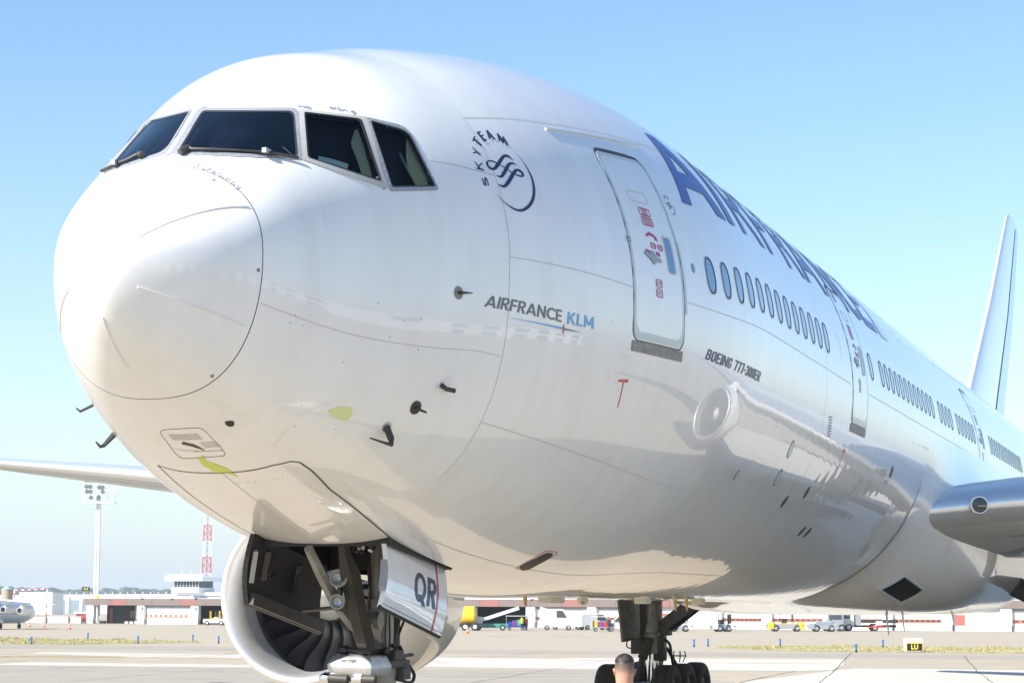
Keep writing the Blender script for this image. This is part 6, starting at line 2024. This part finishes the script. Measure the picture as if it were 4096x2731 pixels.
t = thing('waste_bin', 'red wheeled waste bin standing before the white wall by the brick panel', 'bin', (299.0, 24.7, 0), AR)
bpart(t, 'body', 'redp', -.42, .42, -.4, .4, .12, .95, .06)
bpart(t, 'lid', 'redp', -.46, .46, -.44, .44, .95, 1.05, .03)
wheels(t, (-.3, .3), .35, .08, .06)
t = thing('trolley', 'empty steel trolley parked beside the red bin at the right edge', 'trolley', (298.2, 21.6, 0), AR)
bpart(t, 'deck', 'vgrey', -1.0, 1.0, -.6, .6, .35, .45, .01)
for x_ in (-.95, .95):
    for y_ in (-.55, .55):
        q = MB()
        q.bar((x_, y_, .45), (x_, y_, 1.7), .035)
        q.obj('post', M['alloy'], t)
    q = MB()
    q.bar((x_, -.55, 1.7), (x_, .55, 1.7), .03)
    q.bar((x_, -.55, 1.1), (x_, .55, 1.1), .03)
    q.obj('rail', M['alloy'], t)
wheels(t, (-.7, .7), .5, .17, .1)

# behind the belly: tanker, belt loader, carts, vans, ground crew
t = thing('fuel_tanker', 'bright yellow round-bodied tanker truck behind the far engine', 'tanker', (233.5, 84.2, 0), AR + math.pi)
q = MB()
q.lathe([(-2.1, .2), (-2.05, .8), (-1.8, 1.12), (1.6, 1.15), (1.9, .9), (2.0, .2)], (-.9, 0, 1.85), (1, 0, 0), 28)
q.obj('tank', M['yel'], t, True, 50)
bpart(t, 'chassis', 'vdark', -3.9, 4.2, -.6, .6, .5, .8, .03)
bpart(t, 'cab', 'vwhite', 2.4, 4.3, -1.15, 1.15, .5, 2.5, .15)
bpart(t, 'windscreen', 'wglass', 4.28, 4.32, -1.0, 1.0, 1.4, 2.2, .01)
bpart(t, 'side_plate', 'vwhite', -1.2, -.6, -1.30, -1.25, 1.7, 2.0, .01)
bpart(t, 'skirt', 'vwhite', -3.8, 1.8, -1.2, -1.1, .45, .72, .02)
wheels(t, (3.2, -1.6, -2.8), 1.0, .48, .3, 'vwhite')
def belt_loader(loc, rz, lab, body):
    t = thing('belt_loader', lab, 'belt loader', loc, rz, 'belt loaders working behind the belly')
    bpart(t, 'chassis', body, -2.2, 2.2, -.9, .9, .35, .85, .06)
    q = MB()
    q.box(-3.4, 3.4, -.45, .45, -.12, .12, Matrix.Translation((.3, 0, 1.7)) @ Matrix.Rotation(math.radians(-18), 4, 'Y'))
    q.obj('conveyor', M['vgrey'], t)
    for yy in (-.5, .5):
        q = MB()
        q.box(-3.4, 3.4, yy - .05, yy + .05, -.16, .25, Matrix.Translation((.3, 0, 1.7)) @ Matrix.Rotation(math.radians(-18), 4, 'Y'))
        q.obj('side_rail', M['vwhite'], t)
    bpart(t, 'cab', 'vwhite', -2.0, -1.0, -.9, -.2, .85, 1.7, .05)
    wheels(t, (-1.5, 1.5), .85, .38)
belt_loader((237.2, 80.5, 0), AR, 'white and green belt loader beside the yellow tanker', 'green')
belt_loader((256.0, 76.5, 0), AR + math.pi, 'amber belt loader half hidden behind the green one', 'yel2')
def cart(loc, rz, lab, body, bags):
    t = thing('baggage_cart', lab, 'baggage cart', loc, rz, 'baggage carts behind the belly')
    bpart(t, 'deck', body, -1.4, 1.4, -.75, .75, .42, .55, .02)
    bpart(t, 'roof', 'vwhite', -1.4, 1.4, -.8, .8, 1.75, 1.82, .02)
    for x_ in (-1.35, 1.35):
        bpart(t, 'end_frame', 'vgrey', x_ - .03, x_ + .03, -.75, .75, .55, 1.75, 0)
    wheels(t, (-.95, .95), .6, .22, .14)
    for i, m_ in enumerate(bags):
        o = bpart(None, 'suitcase', m_, -.3, .3, -.3, .3, 0, rng.uniform(.45, .8), .05)
        M_ = Matrix.Translation(Vector(loc)) @ Matrix.Rotation(rz, 4, 'Z')
        o.location = M_ @ Vector((-.95 + i * .63, -.3, .552))
        o.rotation_euler = (0, 0, rz + rng.uniform(-.2, .2))
        nm = {'redp': 'red', 'purple': 'purple', 'yel2': 'amber', 'bluec': 'blue', 'vdark': 'black', 'green': 'green'}[m_]
        o['label'] = '%s suitcase riding on the %s, bag %s from its left end' % (nm, 'blue cart' if body == 'bluec' else 'grey cart', ('first', 'second', 'third', 'fourth')[i])
        o['category'] = 'suitcase'
        o['group'] = 'suitcases on the baggage carts'
    return t
cart((233.8, 64.9, 0), AR, 'grey baggage cart stacked with bright cases left of the main gear', 'vgrey', ('yel2', 'purple', 'redp', 'vdark'))
cart((243.0, 79.0, 0), AR, 'blue baggage cart behind the green belt loader', 'bluec', ('bluec', 'purple', 'green'))
def van(loc, rz, lab, L=4.8, H=2.2, m_='vwhite', cat='van'):
    t = thing('van', lab, cat, loc, rz, 'vans parked behind the belly')
    q = MB()
    W = .95
    P = [(-L / 2, .4), (-L / 2, H * .9), (-L / 2 + .3, H), (L / 2 - 1.7, H), (L / 2 - .9, H * .62), (L / 2 - .05, H * .5), (L / 2, .4)]
    q.loft([[(x_, y_, z_) for x_, z_ in P] for y_ in (-W, W)])
    q.obj('body', M[m_], t, False, bevel=.06)
    q = MB()
    q.add([(L / 2 - 1.62, -W * .85, H * .97), (L / 2 - .92, -W * .85, H * .64), (L / 2 - .92, W * .85, H * .64), (L / 2 - 1.62, W * .85, H * .97)], [(0, 1, 2, 3)])
    o = q.obj('windscreen', M['wglass'], t)
    o.location = (.035, 0, .03)
    for yy in (-W - .065, W + .065):
        q = MB()
        q.add([(L / 2 - 2.5, yy, H * .6), (L / 2 - 1.2, yy, H * .6), (L / 2 - 1.75, yy, H * .92), (L / 2 - 2.5, yy, H * .92)], [(0, 1, 2, 3)])
        q.obj('side_window', M['wglass'], t)
    for yy in (-.7, .7):
        bpart(t, 'headlight', 'lamp', L / 2 - .03, L / 2 + .07, yy - .15, yy + .15, H * .34, H * .44, .02)
    bpart(t, 'bumper', 'vdark', L / 2 - .1, L / 2 + .12, -W, W, .3, .5, .03)
    wheels(t, (-L / 2 + .9, L / 2 - .95), W - .1, .34)
    return t
van((247.5, 75.0, 0), AR, 'tall white high-roof van left of centre behind the belly', 4.6, 2.7)
van((254.0, 72.0, 0), AR + .4, 'white van with its nose to the right, behind the tall van', 4.8, 2.1)
van((252.3, 68.0, 0), AR + math.pi, 'low white pickup-like van in front of the dark garage bay', 4.4, 1.8)
van((246.8, 62.5, 0), AR + .3, 'white van with dark side glass just left of the main gear door', 5.0, 2.5)
van((299.0, 148.5, 0), math.radians(200), 'white minibus facing out of the dark garage bay', 4.6, 2.2, 'vwhite', 'minibus')
t = thing('airport_tractor', 'white baggage tractor with yellow rack half hidden by the far engine', 'tractor', (283.5, 142.0, 0), AR)
bpart(t, 'body', 'vwhite', -1.6, 1.8, -.75, .75, .3, .95, .1)
bpart(t, 'rack', 'yel2', -.6, .9, -.6, .6, .95, 1.1, .02)
for x_ in (-.55, .85):
    q = MB()
    for yy in (-.55, .55):
        q.bar((x_, yy, 1.0), (x_, yy, 2.2), .05)
    q.bar((x_, -.55, 2.15), (x_, .55, 2.15), .05)
    q.bar((x_, -.55, 1.6), (x_, .55, 1.6), .05)
    q.obj('rack_frame', M['yel2'], t)
wheels(t, (-1.0, 1.2), .7, .34, .2, 'vwhite')
t = thing('water_bowser', 'red bellied bowser with white cab body at the foot of the light mast', 'bowser', (304.0, 175.5, 0), AR)
q = MB()
q.lathe([(-1.3, .1), (-1.2, .6), (1.0, .75), (1.2, .1)], (-1.0, 0, 1.0), (1, 0, 0), 20)
q.obj('tank', M['redp'], t, True, 50)
bpart(t, 'body', 'vwhite', -.4, 1.6, -.9, .9, 1.2, 3.6, .2)
bpart(t, 'hood', 'vwhite', -2.6, -.4, -.8, .8, 1.5, 1.9, .15)
bpart(t, 'chassis', 'vdark', -2.2, 1.6, -.6, .6, .35, .55, .03)
wheels(t, (-1.5, 1.0), .7, .35)

def crew(loc, rz, lab, top, legs='jeans'):
    t = thing('person', lab, 'person', loc, rz)
    q = MB()
    for sy in (-1, 1):
        q.tube([(.02 * sy, .10 * sy, .05), (0, .10 * sy, .45), (0, .09 * sy, .9)], [.06, .065, .095], 8)
    q.obj('trousers', M[legs], t, True)
    q = MB()
    q.tube([(0, 0, .86), (0, 0, 1.1), (0, 0, 1.35), (0, 0, 1.48), (0, 0, 1.53)], [.165, .165, .19, .13, .06], 12)
    for sy in (-1, 1):
        q.tube([(0, .17 * sy, 1.42), (.03, .25 * sy, 1.15), (.14, .25 * sy, .92)], [.07, .055, .045], 8)
    q.obj('jacket', M[top], t, True)
    q = MB()
    q.tube([(0, 0, 1.5), (0, 0, 1.56), (.01, 0, 1.62), (.01, 0, 1.70), (0, 0, 1.77), (0, 0, 1.79)], [.055, .055, .085, .098, .07, .01], 12)
    q.obj('head', M['skin'], t, True)
    q = MB()
    q.tube([(-.02, 0, 1.68), (-.015, 0, 1.74), (-.01, 0, 1.79), (-.01, 0, 1.805)], [.10, .102, .075, .01], 12)
    q.obj('hair', M['vdark'], t, True)
crew((240.3, 76.8, 0), AR, 'ground worker in a red jacket near the belt loader', 'hir')
crew((242.0, 78.0, 0), AR + 2, 'ground worker in a lime vest by the blue cart', 'hiv')
crew((231.0, 63.4, 0), AR + 1, 'ground worker in dark clothes right of the loaded cart', 'jeans')
crew((244.5, 63.9, 0), AR + 3, 'ground worker in a lime vest behind the loaded cart', 'hiv')

# ------------------------------------------------------------------ small four-engined jet at the left edge
JN = math.atan2(.32177598 * math.cos(.33) - .946 * math.sin(.33), .93858 * math.cos(.33) + .3238 * math.sin(.33))
jet = thing('parked_jet', 'small white high-wing four-engined jet cut off by the left edge', 'airplane', (207.3, 133.9, 0), JN)
jet.scale = (.8, .8, .8)
M['jetw'] = mat('jet_white', (.76, .77, .78), .3, coat=.5, var=.04, vscale=1)
q = MB()
q.lathe([(13.4, .05), (13.0, .7), (12, 1.25), (10, 1.7), (8, 1.78), (-6, 1.78), (-9, 1.5), (-13, .55), (-14, .15)], (0, 0, 2.55), (1, 0, 0), 36)
jf = q.obj('fuselage', M['jetw'], jet, True, 40)
for sd_ in (-1, 1):
    for i in range(22):
        x_ = 7.2 - i * .62
        q = MB()
        q.box(x_ - .14, x_ + .14, sd_ * 1.73 - .05, sd_ * 1.73 + .05, 2.85, 3.2)
        q.obj('cabin_window', M['wglass'], jf)
    q = MB()
    q.box(-7, 9, sd_ * 1.755 - .03, sd_ * 1.755 + .03, 2.2, 2.34)
    q.obj('cheat_line', M['vgrey'], jf)
    JW = [(0, 1.9, 4.35, 3.6, 1.2), (5, .9, 4.15, 2.9, 1.1), (13.1, -1.0, 3.6, 1.3, 1.0)]
    q = MB()
    q.loft([[(x0_ - x * c, sd_ * y, z + tt * c * k_) for x, tt in LOOPA] for y, x0_, z, c, k_ in JW])
    wgj = q.obj('wing', M['jetw'], jet, True, 30)
    for y_ in (4.0, 7.2):
        zc = 3.05 - .04 * y_
        xc = 2.3 - y_ * .2
        q = MB()
        q.lathe([(.25, .50), (.1, .56), (0, .60), (-.15, .66), (-.8, .72), (-1.8, .70), (-2.6, .55), (-2.85, .47), (-2.86, .41)], (xc, sd_ * y_, zc), (1, 0, 0), 28)
        eg = q.obj('engine', M['jetw'], jet, True, 50)
        q = MB()
        q.lathe([(-.2, .60), (-.6, .58), (-.61, .01)], (xc, sd_ * y_, zc), (1, 0, 0), 24)
        q.obj('intake', M['vdark'], eg, True)
        q = MB()
        q.lathe([(-2.86, .41), (-2.7, .36), (-2.69, .01)], (xc, sd_ * y_, zc), (1, 0, 0), 24)
        q.obj('exhaust', M['signk'], eg, True)
        q = MB()
        q.loft([[(xc - .4, sd_ * y_ - .12, zc + .5), (xc - 2.4, sd_ * y_ - .12, zc + .4), (xc - 2.4, sd_ * y_ + .12, zc + .4), (xc - .4, sd_ * y_ + .12, zc + .5)], [(xc + .0, sd_ * y_ - .1, 4.2 - .055 * y_), (xc - 2.6, sd_ * y_ - .1, 4.0 - .055 * y_), (xc - 2.6, sd_ * y_ + .1, 4.0 - .055 * y_), (xc + .0, sd_ * y_ + .1, 4.2 - .055 * y_)]])
        q.obj('pylon', M['jetw'], jet)
    for x_ in (.4,):
        q = MB()
        q.bar((x_, sd_ * 1.2, 1.4), (x_, sd_ * 2.2, .5), .12)
        q.obj('gear_leg', M['vgrey'], jet)
        for yy in (2.0, 2.45):
            q = MB()
            q.lathe([(-.16, .25), (-.16, .44), (0, .48), (.16, .44), (.16, .25)], (x_, sd_ * yy, .48), (0, 1, 0), 20)
            q.obj('tyre', M['vdark'], jet, True)
q = MB()
q.box(-1.2, 2.2, -1.9, 1.9, .75, 1.5)
q.obj('gear_fairing', M['jetw'], jet, False, bevel=.25)
q = MB()
q.loft([[(-7.5, -.15, 4.2), (-12.6, -.1, 3.4), (-12.6, .1, 3.4), (-7.5, .15, 4.2)], [(-10.6, -.1, 8.6), (-13.4, -.06, 8.6), (-13.4, .06, 8.6), (-10.6, .1, 8.6)]])
q.obj('tail_fin', M['jetw'], jet)
for nm_, zz_ in (('nose_wheel', .4),):
    q = MB()
    q.lathe([(-.12, .2), (-.12, .36), (0, .4), (.12, .36), (.12, .2)], (9.6, 0, .4), (0, 1, 0), 18)
    q.bar((9.6, 0, .4), (9.7, 0, 1.4), .09)
    q.obj('nose_gear', M['vdark'], jet, True)

# striped height gauge beside the far hall
t = thing('height_gauge', 'red and white striped height gauge frame before the far hall', 'barrier', (330, 203, 0), AR)
for k in range(10):
    q = MB()
    q.bar((-3 + k * .6, 0, 5.7 + k * .03), (-2.4 + k * .6, 0, 5.73 + k * .03), .09)
    q.obj('bar_section', M['redp'] if k % 2 else M['steelw'], t)
for x_ in (-3, 3):
    for k in range(7):
        q = MB()
        q.bar((x_, 0, k * .84), (x_, 0, (k + 1) * .84), .10)
        q.obj('post_section', M['redp'] if k % 2 else M['steelw'], t)

# buildings across the apron on the port side: they show in the gloss of the skin
def port_building(x, y, L, D, Hh, lab, n):
    t = thing('pier_building', lab, 'building', (x, y, 0), 0.05)
    hpart(t, 'wall', 'wallw', -L / 2, L / 2, -D, 0, 0, Hh)
    hpart(t, 'roof_edge', 'wallg', -L / 2 - .4, L / 2 + .4, -D - .4, .4, Hh, Hh + .6)
    for i in range(n):
        a = -L / 2 + L * (i + .25) / n
        hpart(t, 'window', 'wglass', a, a + L / n * .55, -.05, .06, Hh * .55, Hh * .85)
        hpart(t, 'bay_door', 'bluegrey' if i % 3 else 'hole', a, a + L / n * .5, -.05, .06, 0, Hh * .38)
port_building(20, -135, 90, 20, 9, 'long white pier building across the apron to port', 6)
port_building(-70, -120, 60, 20, 12, 'taller white pier building across the apron off the nose', 5)
port_building(120, -150, 80, 22, 8, 'low white pier building across the apron off the wing', 6)

# ------------------------------------------------------------------ summer haze between here and the ridge
hz = bpy.data.materials.new('haze_air')
hz.use_nodes = True
hz.node_tree.nodes.clear()
ho = hz.node_tree.nodes.new('ShaderNodeOutputMaterial')
pv = hz.node_tree.nodes.new('ShaderNodeVolumePrincipled')
pv.inputs['Color'].default_value = (.78, .86, .95, 1)
pv.inputs['Density'].default_value = HAZE_D
hz.node_tree.links.new(pv.outputs[0], ho.inputs['Volume'])
q = MB()
q.box(-900, 3900, -2400, 3200, -1, 49)
hb = q.obj('haze', hz, None, kind='stuff')

# rubber streaks where wheels turn
M['tyremark'] = mat('tyre_mark', (.21, .19, .165), .8, var=.3, vscale=.6)
for k in range(14):
    x, y = rng.uniform(60, 112), rng.uniform(-5, 60)
    l = rng.uniform(4, 14)
    a = math.radians(rng.choice((98, 92, 105, 80)))
    w = rng.uniform(.10, .22)
    P, Q_ = [], []
    for i in range(9):
        t = i / 8
        px_, py_ = x + l * t * math.cos(a + .25 * t), y + l * t * math.sin(a + .25 * t)
        ww = w * math.sin(math.pi * (.08 + .84 * t))
        P.append((px_ - ww / 2, py_))
        Q_.append((px_ + ww / 2, py_))
    sheet('tyre_mark', P + Q_[::-1], .0155 + .0003 * k, M['tyremark'])
# ------------------------------------------------------------------ man in front, on a low work platform
t = thing('work_platform', 'low grey aluminium work platform the man stands on', 'platform', (3.47, -3.33, 0), AR)
q = MB()
q.box(-.5, .5, -.35, .35, .38, .43)
q.obj('deck', M['alloy'], t)
for x_ in (-.45, .45):
    for y_ in (-.3, .3):
        q = MB()
        q.bar((x_, y_, 0), (x_ * .9, y_ * .9, .38), .025)
        q.obj('leg', M['alloy'], t)
man = thing('person', 'man seen from behind, short dark hair faded at the sides, white collar', 'person', (3.47, -3.33, .43), math.radians(19))
def skin_head():
    m = bpy.data.materials.new('head_skin')
    m.use_nodes = True
    nt = m.node_tree
    b_ = nt.nodes['Principled BSDF']
    b_.inputs['Roughness'].default_value = .5
    b_.inputs['Subsurface Weight'].default_value = .15
    b_.inputs['Subsurface Radius'].default_value = (.01, .004, .002)
    tc = nt.nodes.new('ShaderNodeTexCoord')
    sx = nt.nodes.new('ShaderNodeSeparateXYZ')
    nt.links.new(tc.outputs['Object'], sx.inputs[0])
    nz = nt.nodes.new('ShaderNodeTexNoise')
    nz.inputs['Scale'].default_value = 260
    nz.inputs['Detail'].default_value = 3
    nt.links.new(tc.outputs['Object'], nz.inputs['Vector'])
    ad = nt.nodes.new('ShaderNodeMath')
    ad.operation = 'MULTIPLY_ADD'
    ad.inputs[1].default_value = .05
    nt.links.new(nz.outputs['Fac'], ad.inputs[0])
    nt.links.new(sx.outputs['Z'], ad.inputs[2])
    rp = nt.nodes.new('ShaderNodeValToRGB')
    e = rp.color_ramp.elements
    e[0].position = .0
    mr = nt.nodes.new('ShaderNodeMapRange')
    mr.inputs['From Min'].default_value = 1.55
    mr.inputs['From Max'].default_value = 1.80
    nt.links.new(ad.outputs[0], mr.inputs['Value'])
    nt.links.new(mr.outputs[0], rp.inputs[0])
    e[0].color = (.50, .27, .19, 1)
    e[1].position = .95
    e[1].color = (.05, .035, .028, 1)
    k = e.new(.42)
    k.color = (.47, .26, .185, 1)
    k = e.new(.62)
    k.color = (.19, .125, .095, 1)
    k = e.new(.8)
    k.color = (.085, .06, .048, 1)
    nt.links.new(rp.outputs[0], b_.inputs['Base Color'])
    return m
# head and neck as one lofted surface (x forward)
secs = []
for z, rx, ry, cx in ((1.36, .085, .115, -.005), (1.42, .068, .072, -.012), (1.47, .062, .062, -.014), (1.52, .068, .062, -.006), (1.55, .082, .066, .006), (1.58, .092, .0705, .008), (1.62, .097, .0745, .006), (1.66, .099, .0775, .003), (1.70, .099, .079, 0), (1.735, .095, .077, -.002), (1.765, .084, .069, -.004), (1.787, .066, .055, -.005), (1.80, .042, .036, -.006), (1.806, .015, .013, -.006)):
    row = []
    for j in range(36):
        a = 2 * math.pi * j / 36
        c_, s_ = math.cos(a), math.sin(a)
        ry_ = ry * 1.08
        row.append((cx + rx * c_ * (1 if c_ < 0 else 1 - .04 * abs(s_)), ry_ * math.copysign(abs(s_)**.92, s_), z))
    secs.append(row)
q = MB()
q.loft(secs)
hd = q.obj('head', skin_head(), man, True, 80)
md = hd.modifiers.new('sub', 'SUBSURF')
md.levels = md.render_levels = 1
M['skin2'] = mat('face_skin', (.50, .27, .19), .5)
for sy in (-1, 1):
    q = MB()
    v, f = [], []
    for i, (k, o) in enumerate(((1.0, .0), (1.05, .014), (.92, .022), (.6, .017), (.3, .012))):
        for j in range(20):
            a = 2 * math.pi * j / 20
            ex = .018 * math.cos(a) * k * (1.15 if math.sin(a) > 0 else .8)
            ez = .032 * math.sin(a) * k
            v.append((-.002 + ex - o * .35, sy * (.0755 + o * (.9 + .35 * math.sin(a))), 1.655 + ez))
    for i in range(4):
        for j in range(20):
            f.append((i * 20 + j, i * 20 + (j + 1) % 20, (i + 1) * 20 + (j + 1) % 20, (i + 1) * 20 + j))
    f.append(tuple(80 + j for j in range(20)))
    q.add(v, f)
    q.obj('ear', M['skin2'], man, True, 80)
# longer hair on the crown, slightly proud of the shaved sides
M['hair'] = mat('dark_hair', (.016, .012, .010), .55, bump=.002, bscale=240)
secs = []
for z, rx, ry, cx in ((1.742, .099, .0775, .004), (1.755, .097, .078, .002), (1.772, .088, .0725, -.001), (1.790, .072, .0605, -.003), (1.805, .050, .043, -.005), (1.816, .022, .019, -.006), (1.818, .008, .007, -.006)):
    row = []
    for j in range(40):
        a = 2 * math.pi * j / 40
        wv = 1 + .012 * math.sin(7 * a + z * 60)
        row.append((cx + rx * math.cos(a) * wv, ry * 1.08 * math.sin(a) * wv, z - .014 * (1 - abs(math.sin(a))) * (1 if math.cos(a) < 0 else 0)))
    secs.append(row)
q = MB()
q.loft(secs)
hr = q.obj('hair', M['hair'], man, True, 80)
# nose, brow and chin so the head reads from the front too
q = MB()
q.tube([(.092, 0, 1.665), (.108, 0, 1.64), (.118, 0, 1.615), (.098, 0, 1.60)], [.008, .012, .016, .010], 8)
q.obj('nose', M['skin2'], man, True)
for sy in (-1, 1):
    q = MB()
    q.lathe([(-.004, .002), (0, .010), (.004, .002)], (.092, sy * .032, 1.66), (1, 0, 0), 10)
    q.obj('eye', M['signk'], man, True)
q = MB()
q.tube([(.093, -.022, 1.575), (.099, 0, 1.573), (.093, .022, 1.575)], .005, 6)
q.obj('mouth', M['crimson'], man, True)
M['shirt'] = mat('white_shirt', (.80, .80, .80), .8)
q = MB()
q.tube([(-.012, 0, 1.385), (-.010, 0, 1.425), (-.008, 0, 1.44)], [.082, .078, .076], 24)
q.obj('collar', M['shirt'], man, True, 60)
# body: one skinned surface
sk = [((0, 0, .92), .15, .13), ((0, 0, 1.08), .15, .12), ((0, 0, 1.25), .17, .125), ((-.01, 0, 1.37), .11, .09), ((0, .09, .86), .095, .1), ((.01, .10, .48), .07, .07), ((-.01, .10, .10), .05, .05), ((.12, .11, .04), .045, .03),
      ((0, -.09, .86), .095, .1), ((.01, -.10, .48), .07, .07), ((-.01, -.10, .10), .05, .05), ((.12, -.11, .04), .045, .03), ((-.01, .17, 1.34), .07, .07), ((-.02, .24, 1.08), .05, .05), ((.05, .25, .84), .036, .036), ((-.01, -.17, 1.34), .07, .07), ((-.02, -.24, 1.08), .05, .05), ((.05, -.25, .84), .036, .036)]
se = [(0, 1), (1, 2), (2, 3), (0, 4), (4, 5), (5, 6), (6, 7), (0, 8), (8, 9), (9, 10), (10, 11), (2, 12), (12, 13), (13, 14), (2, 15), (15, 16), (16, 17)]
me = bpy.data.meshes.new('body')
me.from_pydata([s[0] for s in sk], se, [])
bo = link('body', me, man, M['shirt'])
bo.modifiers.new('skin', 'SKIN').use_smooth_shade = True
for i, s in enumerate(sk):
    me.skin_vertices[0].data[i].radius = (s[1], s[2])
me.skin_vertices[0].data[0].use_root = True
md = bo.modifiers.new('sub', 'SUBSURF')
md.levels = md.render_levels = 1
for sy in (-1, 1):
    q = MB()
    q.tube([(.05, sy * .25, .85), (.06, sy * .252, .80), (.066, sy * .25, .765)], [.026, .034, .028], 8)
    for k in range(4):
        q.tube([(.045 + k * .014, sy * .25, .775), (.05 + k * .015, sy * .248, .735), (.05 + k * .014, sy * .24, .70 + .008 * abs(k - 1.4))], [.0095, .0085, .006], 6)
    q.tube([(.085, sy * .245, .81), (.102, sy * .235, .785), (.10, sy * .23, .755)], [.011, .010, .007], 6)
    q.obj('hand', M['skin2'], man, True)
